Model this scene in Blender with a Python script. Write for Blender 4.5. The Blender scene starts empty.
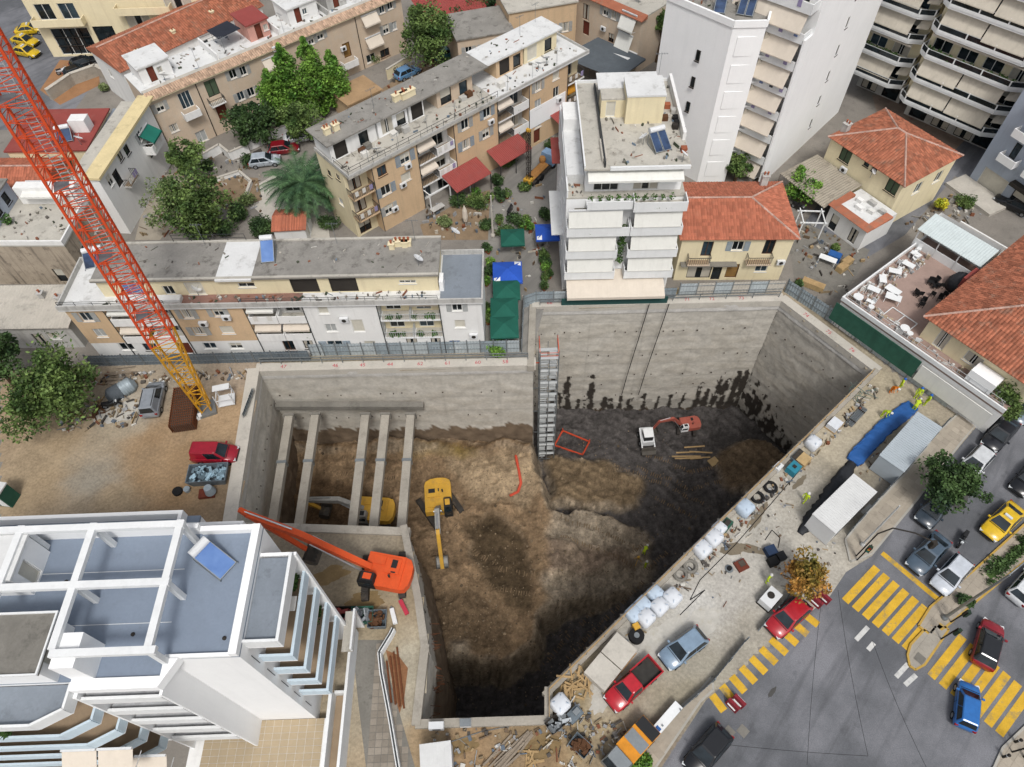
import bpy, math, random
import numpy as np
from mathutils import Vector, Matrix, noise
from mathutils.geometry import tessellate_polygon
random.seed(7)
SC = bpy.context.scene
COL = SC.collection
PI = math.pi
# ---------------------------------------------------------------- camera
CAMH, FPX, NAD, CEN = 58.0, 710.0, (531.0, 890.0), (512.0, 383.5)
_d = Vector((NAD[0]-CEN[0], NAD[1]-CEN[1], FPX)).normalized()
_up = -_d
_f = (Vector((0, 0, 1)) - _d.z*_d).normalized()
_r = _d.cross(_f)
if _r.x < 0: _r = -_r
cam = bpy.data.objects.new('camera', bpy.data.cameras.new('camera'))
COL.objects.link(cam)
cam.data.sensor_width = 36.0
cam.data.lens = FPX/1024*36
cam.data.clip_end = 2000
# camera axes (image x, image down, view) expressed in the world (right, ahead, up)
_cx = Vector((_r.x, _f.x, _up.x)); _cy = Vector((_r.y, _f.y, _up.y)); _cz = Vector((_r.z, _f.z, _up.z))
_m = Matrix((_cx, -_cy, -_cz)).transposed().to_4x4()
_m.translation = (0, 0, CAMH)
cam.matrix_world = _m
SC.camera = cam
def P(u, v, z=0.0):
    """point at height z seen in the photograph at pixel u, v"""
    r = Vector((u-CEN[0], v-CEN[1], FPX))
    t = (z-CAMH)/r.dot(_up)
    return Vector((t*r.dot(_r), t*r.dot(_f), z))
def P2(u, v, z=0.0):
    p = P(u, v, z); return Vector((p.x, p.y))
# ---------------------------------------------------------------- light
SUN_EL, SUN_AZ = math.radians(58), math.radians(170)     # azimuth clockwise from +Y
w = bpy.data.worlds.new('World'); SC.world = w; w.use_nodes = True
_n = w.node_tree.nodes; _l = w.node_tree.links
_sky = _n.new('ShaderNodeTexSky'); _sky.sky_type = 'NISHITA'; _sky.sun_disc = False
_sky.sun_elevation = SUN_EL; _sky.sun_rotation = SUN_AZ; _sky.air_density = 1.0; _sky.dust_density = 5.0; _sky.ozone_density = 1.0
_hs = _n.new('ShaderNodeHueSaturation'); _hs.inputs['Saturation'].default_value = 0.38
_l.new(_sky.outputs[0], _hs.inputs['Color']); _l.new(_hs.outputs[0], _n['Background'].inputs[0])
_n['Background'].inputs[1].default_value = 0.105
sun = bpy.data.objects.new('sun', bpy.data.lights.new('sun', 'SUN')); COL.objects.link(sun)
sun.data.energy = 1.45; sun.data.angle = math.radians(11); sun.data.color = (1.0, 0.975, 0.94)
_sd = Vector((math.sin(SUN_AZ)*math.cos(SUN_EL), math.cos(SUN_AZ)*math.cos(SUN_EL), math.sin(SUN_EL)))
sun.rotation_euler = _sd.to_track_quat('Z', 'Y').to_euler()
SC.view_settings.view_transform = 'Standard'; SC.view_settings.look = 'None'
SC.view_settings.exposure = 0.29; SC.view_settings.gamma = 1.0
SC.cycles.max_bounces = 6; SC.cycles.diffuse_bounces = 3
# ---------------------------------------------------------------- materials
def lin(h):
    if not isinstance(h, str): return tuple(h)
    h = h.lstrip('#'); c = [int(h[i:i+2], 16)/255 for i in (0, 2, 4)]
    return tuple(x/12.92 if x <= .04045 else ((x+.055)/1.055)**2.4 for x in c)
MATS = {}
class NT:
    def __init__(s, name):
        s.m = bpy.data.materials.new(name); s.m.use_nodes = True
        s.t = s.m.node_tree; s.b = s.t.nodes['Principled BSDF']
        s.p = s.t.nodes.new('ShaderNodeNewGeometry')
    def n(s, ty, **k):
        x = s.t.nodes.new(ty)
        for a, v in k.items(): setattr(x, a, v)
        return x
    def link(s, a, b): s.t.links.new(a, b)
    def pos(s, sc=(1, 1, 1), rz=0):
        mp = s.n('ShaderNodeMapping'); mp.inputs['Scale'].default_value = sc; mp.inputs['Rotation'].default_value = (0, 0, rz)
        src = s.p.outputs['Position']
        if rz:
            m0 = s.n('ShaderNodeMapping'); m0.inputs['Rotation'].default_value = (0, 0, rz); mp.inputs['Rotation'].default_value = (0, 0, 0); s.link(src, m0.inputs['Vector']); src = m0.outputs[0]
        s.link(src, mp.inputs['Vector']); return mp.outputs[0]
    def noise(s, scale, sc=(1, 1, 1), detail=3, rough=.6):
        x = s.n('ShaderNodeTexNoise'); x.inputs['Scale'].default_value = scale
        x.inputs['Detail'].default_value = detail; x.inputs['Roughness'].default_value = rough
        s.link(s.pos(sc), x.inputs['Vector']); return x.outputs['Fac']
    def ramp(s, fac, a, b, lo=0.0, hi=1.0):
        x = s.n('ShaderNodeMapRange'); x.inputs[1].default_value = a; x.inputs[2].default_value = b
        x.inputs[3].default_value = lo; x.inputs[4].default_value = hi
        s.link(fac, x.inputs[0]); return x.outputs[0]
    def mix(s, fac, a, b, mode='MIX'):
        x = s.n('ShaderNodeMix', data_type='RGBA', blend_type=mode)
        if isinstance(fac, (int, float)): x.inputs[0].default_value = fac
        else: s.link(fac, x.inputs[0])
        for v, i in ((a, 6), (b, 7)):
            if isinstance(v, (tuple, list)): x.inputs[i].default_value = (*v[:3], 1)
            else: s.link(v, x.inputs[i])
        return x.outputs[2]
    def bump(s, h, st=.3, d=.02):
        x = s.n('ShaderNodeBump'); x.inputs['Strength'].default_value = st; x.inputs['Distance'].default_value = d
        s.link(h, x.inputs['Height']); s.link(x.outputs[0], s.b.inputs['Normal'])
    def out(s, col, rough=.8, metal=0.0, spec=.3):
        if isinstance(col, (tuple, list)): s.b.inputs['Base Color'].default_value = (*col[:3], 1)
        else: s.link(col, s.b.inputs['Base Color'])
        s.b.inputs['Roughness'].default_value = rough; s.b.inputs['Metallic'].default_value = metal
        s.b.inputs['Specular IOR Level'].default_value = spec
        return s.m
def dk(c, k): return tuple(min(1, x*k) for x in c)
def mat(name, col, rough=.85, var=.25, sc=.6, streak=0.0, spots=0.0, isl=0.0, bump=.0, metal=0.0, spec=.3, dirt=None, fine=6.0):
    """plain weathered surface: broad and fine noise, optional vertical rain streaks, stains, tint per loose piece"""
    if name in MATS: return MATS[name]
    c = lin(col); t = NT(name)
    a = t.ramp(t.noise(sc, detail=5), .3, .7); b = t.noise(fine, detail=2)
    o = t.mix(a, dk(c, 1-var*.6), dk(c, 1+var*.4))
    o = t.mix(t.ramp(b, .3, .75, 0, .5), o, dk(c, 1-var))
    if streak: o = t.mix(t.ramp(t.noise(1.0, (1.7, 1.7, .13), 4, .65), .50, .72, 0, streak), o, lin(dirt) if dirt else dk(c, .35))
    if spots: o = t.mix(t.ramp(t.noise(.9, detail=6, rough=.7), .54, .66, 0, spots), o, lin(dirt) if dirt else dk(c, .4))
    if isl:
        hv = t.n('ShaderNodeHueSaturation'); t.link(o, hv.inputs['Color'])
        t.link(t.ramp(t.p.outputs['Random Per Island'], 0, 1, 1-isl, 1+isl), hv.inputs['Value']); o = hv.outputs[0]
    if bump: t.bump(b, bump, .03)
    MATS[name] = t.out(o, rough, metal, spec); return MATS[name]
def glass_mat(name, col='#1a2226', rough=.12):
    if name in MATS: return MATS[name]
    t = NT(name); c = lin(col)
    o = t.mix(t.ramp(t.noise(.8), .35, .65), dk(c, .5), dk(c, 1.5))
    MATS[name] = t.out(o, rough, 0, .5); return MATS[name]
# ---------------------------------------------------------------- mesh building
def R2(x, y, a): c, s = math.cos(a), math.sin(a); return (x*c-y*s, x*s+y*c)
class MB:
    def __init__(s): s.v = []; s.f = []; s.m = []
    def face(s, pts, mi=0):
        i = len(s.v); s.v += [tuple(p) for p in pts]; s.f.append(tuple(range(i, i+len(pts)))); s.m.append(mi); return s
    def box(s, x0, y0, z0, x1, y1, z1, mi=0):
        i = len(s.v)
        s.v += [(x0, y0, z0), (x1, y0, z0), (x1, y1, z0), (x0, y1, z0), (x0, y0, z1), (x1, y0, z1), (x1, y1, z1), (x0, y1, z1)]
        for q in ((3, 2, 1, 0), (4, 5, 6, 7), (0, 1, 5, 4), (1, 2, 6, 5), (2, 3, 7, 6), (3, 0, 4, 7)):
            s.f.append(tuple(i+k for k in q)); s.m.append(mi)
        return s
    def rbox(s, c, sz, rz=0, mi=0, rx=0, ry=0):
        """box centred at c, turned by rz (then tilt)"""
        i = len(s.v); M_ = Matrix.Rotation(rz, 3, 'Z') @ Matrix.Rotation(ry, 3, 'Y') @ Matrix.Rotation(rx, 3, 'X'); c = Vector(c)
        for dx, dy, dz in ((-1, -1, -1), (1, -1, -1), (1, 1, -1), (-1, 1, -1), (-1, -1, 1), (1, -1, 1), (1, 1, 1), (-1, 1, 1)):
            s.v.append(tuple(c+M_ @ Vector((dx*sz[0]/2, dy*sz[1]/2, dz*sz[2]/2))))
        for q in ((3, 2, 1, 0), (4, 5, 6, 7), (0, 1, 5, 4), (1, 2, 6, 5), (2, 3, 7, 6), (3, 0, 4, 7)):
            s.f.append(tuple(i+k for k in q)); s.m.append(mi)
        return s
    def prism(s, poly, z0, z1, mi=0, mi2=None):
        """extrude an xy outline (any winding) from z0 to z1; z1 may be a list of heights per corner"""
        poly = [tuple(p)[:2] for p in poly]
        if sum(a[0]*b[1]-b[0]*a[1] for a, b in zip(poly, poly[1:]+poly[:1])) < 0:
            poly = poly[::-1]
            if isinstance(z1, (list, tuple)): z1 = list(z1)[::-1]
        n = len(poly); i = len(s.v)
        zt = z1 if isinstance(z1, (list, tuple)) else [z1]*n
        s.v += [(x, y, z0) for x, y in poly]+[(p[0], p[1], z) for p, z in zip(poly, zt)]
        s.f.append(tuple(i+k for k in range(n-1, -1, -1))); s.m.append(mi)
        s.f.append(tuple(i+n+k for k in range(n))); s.m.append(mi if mi2 is None else mi2)
        for k in range(n):
            j = (k+1) % n; s.f.append((i+k, i+j, i+n+j, i+n+k)); s.m.append(mi)
        return s
    def bar(s, p, q, w, h=None, mi=0):
        """square bar from p to q"""
        p, q = Vector(p), Vector(q); d = q-p
        if d.length < 1e-6: return s
        h = h or w; d.normalize()
        a = d.cross(Vector((0, 0, 1)))
        a = Vector((1, 0, 0)) if a.length < 1e-3 else a.normalized()
        b = a.cross(d).normalized(); i = len(s.v)
        for e in (p, q):
            for k, l in ((-1, -1), (1, -1), (1, 1), (-1, 1)): s.v.append(tuple(e+a*(k*w/2)+b*(l*h/2)))
        for q_ in ((0, 1, 2, 3), (7, 6, 5, 4), (4, 5, 1, 0), (5, 6, 2, 1), (6, 7, 3, 2), (7, 4, 0, 3)):
            s.f.append(tuple(i+k for k in q_)); s.m.append(mi)
        return s
    def tube(s, p, q, r0, r1=None, n=6, mi=0, cap=True):
        p, q = Vector(p), Vector(q); d = q-p
        if d.length < 1e-6: return s
        r1 = r0 if r1 is None else r1; d.normalize()
        a = d.cross(Vector((0, 0, 1)))
        a = Vector((1, 0, 0)) if a.length < 1e-3 else a.normalized()
        b = d.cross(a); i = len(s.v)
        for e, r in ((p, r0), (q, r1)):
            for k in range(n):
                t = 2*PI*k/n; s.v.append(tuple(e+a*(r*math.cos(t))+b*(r*math.sin(t))))
        for k in range(n):
            j = (k+1) % n; s.f.append((i+k, i+j, i+n+j, i+n+k)); s.m.append(mi)
        if cap:
            s.f.append(tuple(i+k for k in range(n-1, -1, -1))); s.m.append(mi)
            s.f.append(tuple(i+n+k for k in range(n))); s.m.append(mi)
        return s
    def path(s, pts, r, n=5, mi=0):
        for a, b in zip(pts, pts[1:]): s.tube(a, b, r, r, n, mi)
        return s
    def lathe(s, c, prof, n=12, mi=0):
        """turn (r, z) pairs about the vertical through c"""
        i = len(s.v); c = Vector(c)
        for r, z in prof:
            for k in range(n):
                t = 2*PI*k/n; s.v.append((c.x+r*math.cos(t), c.y+r*math.sin(t), c.z+z))
        for j in range(len(prof)-1):
            for k in range(n):
                l = (k+1) % n; s.f.append((i+j*n+k, i+j*n+l, i+j*n+n+l, i+j*n+n+k)); s.m.append(mi)
        e = i+(len(prof)-1)*n
        s.f.append(tuple(i+k for k in range(n-1, -1, -1))); s.m.append(mi)
        s.f.append(tuple(e+k for k in range(n))); s.m.append(mi)
        return s
    def rings(s, rings, mi=0, caps=True):
        """skin a list of equal-length point rings"""
        i = len(s.v); n = len(rings[0])
        for r in rings: s.v += [tuple(p) for p in r]
        for j in range(len(rings)-1):
            for k in range(n):
                l = (k+1) % n; s.f.append((i+j*n+k, i+j*n+l, i+j*n+n+l, i+j*n+n+k)); s.m.append(mi)
        if caps:
            s.f.append(tuple(i+k for k in range(n-1, -1, -1))); s.m.append(mi)
            e = i+(len(rings)-1)*n; s.f.append(tuple(e+k for k in range(n))); s.m.append(mi)
        return s
    def mesh(s, name, mats, smooth=False):
        me = bpy.data.meshes.new(name); me.from_pydata(s.v, [], s.f)
        mats = mats if isinstance(mats, (list, tuple)) else [mats]
        for m in mats: me.materials.append(MATS[m] if isinstance(m, str) else m)
        if any(s.m): me.polygons.foreach_set('material_index', s.m)
        if smooth: me.polygons.foreach_set('use_smooth', [True]*len(s.f))
        me.update(); return me
    def obj(s, name, mats, parent=None, smooth=False, loc=None, rz=0, **k):
        return link(name, s.mesh(name, mats, smooth), parent, loc, rz, **k)
def link(name, data, parent=None, loc=None, rz=0, label=None, cat=None, group=None, kind=None):
    o = bpy.data.objects.new(name, data); COL.objects.link(o)
    if parent is not None: o.parent = parent
    if loc is not None: o.location = loc
    if rz: o.rotation_euler = (0, 0, rz)
    if label: o['label'] = label
    if cat: o['category'] = cat
    if group: o['group'] = group
    if kind: o['kind'] = kind
    return o
def thing(name, label, cat, loc=(0, 0, 0), rz=0, group=None):
    return link(name, None, None, loc, rz, label, cat, group)
def copy_tree(o, parent=None, loc=None, rz=None, label=None):
    c = o.copy(); COL.objects.link(c); c.parent = parent
    if loc is not None: c.location = loc
    if rz is not None: c.rotation_euler = (0, 0, rz)
    if label: c['label'] = label
    for ch in list(o.children): copy_tree(ch, c)
    return c
CACHE = {}
def cached(key, fn):
    if key not in CACHE: CACHE[key] = fn()
    return CACHE[key]
def flat(polys, z, name, m, parent=None, **k):
    """flat sheets from xy outlines, each may be [outer, hole, ...]"""
    mb = MB()
    for pl in polys:
        loops = pl if isinstance(pl[0], list) else [pl]
        vs = [Vector((p[0], p[1], 0)) for lp in loops for p in lp]
        for tr in tessellate_polygon([[Vector((p[0], p[1], 0)) for p in lp] for lp in loops]):
            a, b, c = (vs[i] for i in tr)
            if (b-a).cross(c-a).z < 0: b, c = c, b
            mb.face([(q.x, q.y, z) for q in (a, b, c)])
    return mb.obj(name, m, parent, **k)
def inset(a, b, d):
    """shift the segment a-b by d to its left"""
    n = Vector((-(b-a).y, (b-a).x)).normalized()*d; return a+n, b+n
# ================================================================ ground, road, pit
def inpoly(X, Y, poly):
    ins = np.zeros(X.shape, bool); n = len(poly)
    for i in range(n):
        x0, y0 = poly[i][:2]; x1, y1 = poly[(i+1) % n][:2]
        if y0 == y1: continue
        c = ((y0 > Y) != (y1 > Y)) & (X < (x1-x0)*(Y-y0)/(y1-y0)+x0); ins ^= c
    return ins
def nz(x, y, s, o=0): return noise.fractal(Vector((x*s, y*s, o)), 1.0, 2.0, 4)
def colmat(name, rough=.95, fine=5.0, amt=.35, bump=.5, dist=.08, spec=.15, mid=1.1, sat=.75, tracks=0.0):
    t = NT(name); a = t.n('ShaderNodeVertexColor'); a.layer_name = 'Col'
    f = t.ramp(t.noise(fine, detail=5, rough=.7), .3, .7, 1-amt, 1+amt*.6)
    g = t.ramp(t.noise(mid, detail=5, rough=.65), .3, .7, 1-amt*.8, 1+amt*.5)
    m = t.n('ShaderNodeMath', operation='MULTIPLY'); t.link(f, m.inputs[0]); t.link(g, m.inputs[1])
    h = t.n('ShaderNodeHueSaturation'); t.link(a.outputs[0], h.inputs['Color']); t.link(m.outputs[0], h.inputs['Value']); h.inputs['Saturation'].default_value = sat
    o = h.outputs[0]
    if tracks:      # wheel and bucket marks: stretched noise in two directions
        for rz in (-.72, .5):
            x = t.n('ShaderNodeTexNoise'); x.inputs['Scale'].default_value = 1.0; x.inputs['Detail'].default_value = 4
            t.link(t.pos((.22, 2.6, .6), rz), x.inputs['Vector']); o = t.mix(t.ramp(x.outputs['Fac'], .5, .68, 0, tracks), o, t.mix(.62, o, (.02, .016, .012)))
            o = t.mix(t.ramp(x.outputs['Fac'], .44, .3, 0, tracks*.5), o, t.mix(.25, o, (.6, .52, .42)))
    t.bump(t.noise(fine*.6, detail=6, rough=.75), bump, dist)
    MATS[name] = t.out(o, rough, 0, spec)
def shepard(pts, vals, X, Y, p=3.0, eps=.6):
    num = np.zeros(X.shape+(vals.shape[1],)); den = np.zeros(X.shape)
    for (x, y), v in zip(pts, vals):
        k = ((X-x)**2+(Y-y)**2+eps)**(-p/2); num += k[..., None]*v; den += k
    return num/den[..., None]
def setcol(me, cols):
    a = me.color_attributes.new('Col', 'FLOAT_COLOR', 'POINT')
    a.data.foreach_set('color', np.concatenate([np.asarray(cols, float), np.ones((len(cols), 1))], 1).ravel())
def grid_obj(name, poly, ctrl, step, m, zn=0.0, z0=None, p=3.0, hole=None, smooth=True, cn=.0, pz=None, **k):
    """a sheet over poly, heights and colours spread from control points (u, v, z, colour)"""
    xs = [q[0] for q in poly]; ys = [q[1] for q in poly]
    gx = np.arange(min(xs), max(xs)+step, step); gy = np.arange(min(ys), max(ys)+step, step)
    X, Y = np.meshgrid(gx, gy)
    pts = []; vals = []
    for u, v, z, c in ctrl:
        q = P(u, v, z); pts.append((q.x, q.y)); vals.append([z, *lin(c)])
    # wander the lookup so that zones get ragged borders
    WX = X.copy(); WY = Y.copy()
    if cn:
        for i in range(X.shape[0]):
            for j in range(X.shape[1]):
                WX[i, j] += cn*nz(X[i, j], Y[i, j], .35, 3); WY[i, j] += cn*nz(X[i, j], Y[i, j], .35, 9)
    S = shepard(pts, np.array(vals), WX, WY, p)
    Z = (S[..., 0] if pz is None else shepard(pts, np.array(vals)[:, :1], WX, WY, pz, .25)[..., 0]) if z0 is None else np.full(X.shape, z0)
    if zn:
        for i in range(X.shape[0]):
            for j in range(X.shape[1]):
                Z[i, j] += zn*nz(X[i, j], Y[i, j], .35)+zn*.55*(abs(nz(X[i, j], Y[i, j], .9, 5))-.3)+zn*.28*nz(X[i, j], Y[i, j], 2.6, 2)
    cx = (X[:-1, :-1]+X[1:, 1:])/2; cy = (Y[:-1, :-1]+Y[1:, 1:])/2
    keep = inpoly(cx, cy, poly)
    if hole: keep &= ~inpoly(cx, cy, hole)
    n = X.shape[1]; idx = np.argwhere(keep)
    f = [(i*n+j, i*n+j+1, (i+1)*n+j+1, (i+1)*n+j) for i, j in idx]
    used = sorted({q for t in f for q in t}); mp = {q: i for i, q in enumerate(used)}
    V = np.stack([X.ravel(), Y.ravel(), Z.ravel()], 1)[used]
    me = bpy.data.meshes.new(name); me.from_pydata(V.tolist(), [], [tuple(mp[q] for q in t) for t in f])
    setcol(me, S[..., 1:].reshape(-1, 3)[used]); me.materials.append(MATS[m])
    if smooth: me.polygons.foreach_set('use_smooth', [True]*len(f))
    return link(name, me, **k), (gx, gy, Z)
colmat('soil', fine=4.0, amt=.38, bump=1.0, dist=.3, mid=1.6, sat=.92)
colmat('yard', fine=4, amt=.24, bump=.4, dist=.04, mid=.5, sat=.95, tracks=.12)
colmat('shotcrete', fine=3, amt=.16, bump=.5, dist=.06, mid=.7)
mat('concrete', '#a39d92', var=.3, sc=.5, spots=.35, bump=.3)
mat('concrete_pale', '#bdb8ae', var=.22, sc=.5, spots=.3, bump=.2)
mat('concrete_dark', '#7d7a73', var=.35, sc=.5, spots=.5, bump=.3)
def asphalt(name, base, pale):
    t = NT(name); c = lin(base); d = lin(pale)
    a = t.ramp(t.noise(.10, detail=6, rough=.62), .40, .60)
    o = t.mix(a, c, d)
    x = t.n('ShaderNodeTexNoise'); x.inputs['Scale'].default_value = 1; x.inputs['Detail'].default_value = 4; t.link(t.pos((.10, 1.1, 1), -.84), x.inputs['Vector']); o = t.mix(t.ramp(x.outputs['Fac'], .5, .7, 0, .55), o, dk(c, .6)); o = t.mix(t.ramp(t.noise(.7, detail=5), .6, .7, 0, .4), o, dk(c, .55))
    o = t.mix(t.ramp(t.noise(14, detail=3), .35, .7, 0, .45), o, dk(c, .55))
    v = t.n('ShaderNodeTexVoronoi', feature='DISTANCE_TO_EDGE'); v.inputs['Scale'].default_value = .16
    t.link(t.pos(), v.inputs['Vector'])
    o = t.mix(t.ramp(v.outputs['Distance'], .0, .004, .14, 0), o, dk(c, .4))
    t.bump(t.noise(20, detail=2), .25, .02); MATS[name] = t.out(o, .9, 0, .2)
asphalt('asphalt', '#606266', '#84858a')
asphalt('asphalt_old', '#7d7b77', '#94918b')
# --- outlines (pixels on the street plane)
PIT = dict(A=(259, 372), B=(533, 366), B2=(535, 308), C=(781, 302), D=(873, 372), E=(546, 692), F=(546, 718), G=(420, 722), H=(428, 650), I=(421, 600), J=(407, 530), K=(236, 524))
PV = {k: P2(*v) for k, v in PIT.items()}
PITPOLY = [PV[k] for k in 'A B B2 C D E F G H I J K'.split()]
flat([[[Vector(q) for q in ((-420, -60), (420, -60), (420, 500), (-420, 500))], PITPOLY]], 0.0, 'ground', mat('ground_old', '#86817a', var=.35, sc=.25, spots=.4, bump=.3), kind='structure')
def px(*q): return [P2(*a) for a in q]
# --- pit floor
# levels of the dig: outlines in pixels with the height of each corner, colour, painted in order over the deep floor
ZONES = [
 ('#7d6a50', [(545, 455, -19.6), (600, 460, -19.4), (645, 478, -19.8), (640, 505, -19.6), (600, 505, -18.8), (548, 500, -18.6)]),
 ('#75634d', [(715, 450, -19.8), (760, 435, -19.2), (790, 455, -18.6), (765, 490, -18.8), (720, 492, -19.8)]),
 ('#9c8e7a', [(540, 505, -14.2), (585, 506, -16.4), (618, 515, -18.4), (645, 532, -20), (655, 562, -20.2), (640, 588, -20), (612, 592, -18.4), (578, 602, -16.4), (548, 612, -14.6), (530, 560, -14)]),
 ('#847260', [(545, 540, -14.6), (610, 545, -18), (640, 562, -19.6), (600, 572, -17.2), (548, 570, -14.4)]),
 ('#8f7658', [(250, 530, -14.4), (270, 436, -14), (400, 430, -14), (534, 434, -14), (540, 460, -14), (546, 488, -14.2), (552, 510, -14.4), (546, 560, -14.4), (550, 600, -14.5), (545, 628, -14.6), (528, 652, -14.6), (503, 664, -14.5), (470, 667, -14.3), (444, 660, -14), (425, 640, -14), (405, 560, -14), (400, 540, -14)]),
 ('#6d563d', [(250, 535, -15.4), (272, 470, -14.4), (330, 478, -14.4), (385, 496, -14.6), (402, 535, -15.2)]),
 ('#ab9474', [(440, 455, -13.9), (532, 452, -13.9), (545, 492, -14.2), (530, 506, -14.2), (480, 500, -14), (455, 480, -14)]),
 ('#564733', [(462, 520, -14.5), (492, 512, -14.8), (515, 530, -15), (532, 560, -15), (540, 600, -14.9), (520, 615, -14.8), (490, 585, -14.8), (470, 555, -14.9)]),
 ('#6c5942', [(430, 590, -14), (480, 590, -14.3), (510, 620, -14.5), (500, 655, -14.4), (455, 655, -14), (432, 635, -13.8)]),
 ('#948672', [(446, 640, -13.2), (468, 640, -13.4), (478, 660, -13.8), (452, 664, -13.4)]),
 ('#6b543a', [(268, 446, -13), (278, 436, -11.8), (400, 432, -11.7), (533, 434, -11.8), (530, 447, -13.2), (470, 446, -13.2), (350, 446, -13.2)]),
 ('#8a7434', [(405, 447, -13.4), (470, 445, -13.4), (480, 452, -13.9), (405, 454, -13.9)]),
]
def dig():
    st = .24; gx = np.arange(-28, 38, st); gy = np.arange(8, 53, st); X, Y = np.meshgrid(gx, gy); WX = X.copy(); WY = Y.copy(); N1 = X*0; N2 = X*0; N3 = X*0
    for i in range(X.shape[0]):
        for j in range(X.shape[1]):
            x, y = X[i, j], Y[i, j]; WX[i, j] += .9*nz(x, y, .3, 3)+.35*nz(x, y, 1.1, 4); WY[i, j] += .9*nz(x, y, .3, 9)+.35*nz(x, y, 1.1, 7); N1[i, j] = nz(x, y, .4, 5); N2[i, j] = nz(x, y, 1.3, 6); N3[i, j] = nz(x, y, 3.2, 8)
    Z = np.full(X.shape, -20.4); C = np.zeros(X.shape+(3,)); C[:] = lin('#565250'); T = np.zeros(X.shape)
    for q, (col, pl) in enumerate(ZONES):
        pts = [P(u, v, z) for u, v, z in pl]; ins = inpoly(WX, WY, [(p.x, p.y) for p in pts]); S = shepard([(p.x, p.y) for p in pts], np.array([[p.z] for p in pts]), X, Y, 2.5)[..., 0]
        Z[ins] = S[ins]; C[ins] = lin(col); T[ins] = 1 if q in (2, 3) else (2 if q > 3 else 0)
    def blur(A, n):
        for _ in range(n):
            B = np.pad(A, [(1, 1), (1, 1)]+[(0, 0)]*(A.ndim-2), 'edge'); A = (B[:-2, 1:-1]+B[2:, 1:-1]+B[1:-1, :-2]+B[1:-1, 2:]+2*A)/6
        return A
    Z0 = Z; Z = blur(Z, 5); C = blur(C, 5); gyv, gxv = np.gradient(blur(Z0, 5), st); slope = np.hypot(gxv, gyv)
    c0 = P(475, 600, -14); rad = np.hypot(X-c0.x, Y-c0.y); tr = np.sin(rad*5.2+2.2*N1)*np.clip(.5+1.2*N1, 0, 1); tr2 = np.sin((X*.55-Y*.83)*4.6+2.6*N1+.04*X*Y*.2)*np.clip(.4+N1, 0, 1); trk = np.where(T == 1, tr2, np.where(T == 0, tr, .4*tr))
    Z = Z+.6*N1+.45*(np.abs(N2)-.25)+.2*N3+.09*trk
    k = np.clip((slope-.5)/1.2, 0, 1)[..., None]; rock = np.array(lin('#a1917a'))*(1+.6*N3[..., None]); C = C*(1-.75*k)+rock*.75*k
    C = C*(1+.30*N1+.28*N2+.22*N3+.24*trk)[..., None]; C = np.clip(C, .01, 1)
    n = X.shape[1]; f = [(i*n+j, i*n+j+1, (i+1)*n+j+1, (i+1)*n+j) for i in range(X.shape[0]-1) for j in range(n-1)]
    me = bpy.data.meshes.new('pit_floor'); me.from_pydata(np.stack([X.ravel(), Y.ravel(), Z.ravel()], 1).tolist(), [], f); setcol(me, C.reshape(-1, 3)); me.materials.append(MATS['soil']); me.polygons.foreach_set('use_smooth', [True]*len(f))
    return link('pit_floor', me, kind='structure'), (gx, gy, Z)
pit_floor, PGRID = dig()
def floor_z(x, y):
    gx, gy, Z = PGRID
    j = min(max(int((x-gx[0])/(gx[1]-gx[0])+.5), 0), len(gx)-1); i = min(max(int((y-gy[0])/(gy[1]-gy[0])+.5), 0), len(gy)-1)
    return float(Z[i, j])
def PF(u, v):
    """point of the pit floor seen at pixel u, v"""
    z = -17.0
    for _ in range(12):
        q = P(u, v, z); z = z*.4+.6*floor_z(q.x, q.y)
    q = P(u, v, z); return Vector((q.x, q.y, floor_z(q.x, q.y)))
# --- loose clods and stones on the pit floor
_rb = MB(); rr = random.Random(5)
for _ in range(3200):
    q = PF(rr.uniform(280, 760), rr.uniform(430, 715)) if rr.random() < .5 else PF(rr.uniform(430, 620), rr.uniform(440, 700))
    if not inpoly(np.array([q.x]), np.array([q.y]), PITPOLY)[0]: continue
    s = rr.uniform(.03, .09)*(2.2 if rr.random() < .05 else 1)
    _rb.lathe((q.x, q.y, q.z-.02), [(s, 0), (s*rr.uniform(.6, 1.1), s*.6), (s*.3, s*rr.uniform(.8, 1.2))], 5)
_rb.obj('loose_stones', mat('stone', '#7d6d58', var=.4, isl=.6, sc=2), kind='stuff', label='loose stones and clods strewn over the pit floor', cat='stones')
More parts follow.
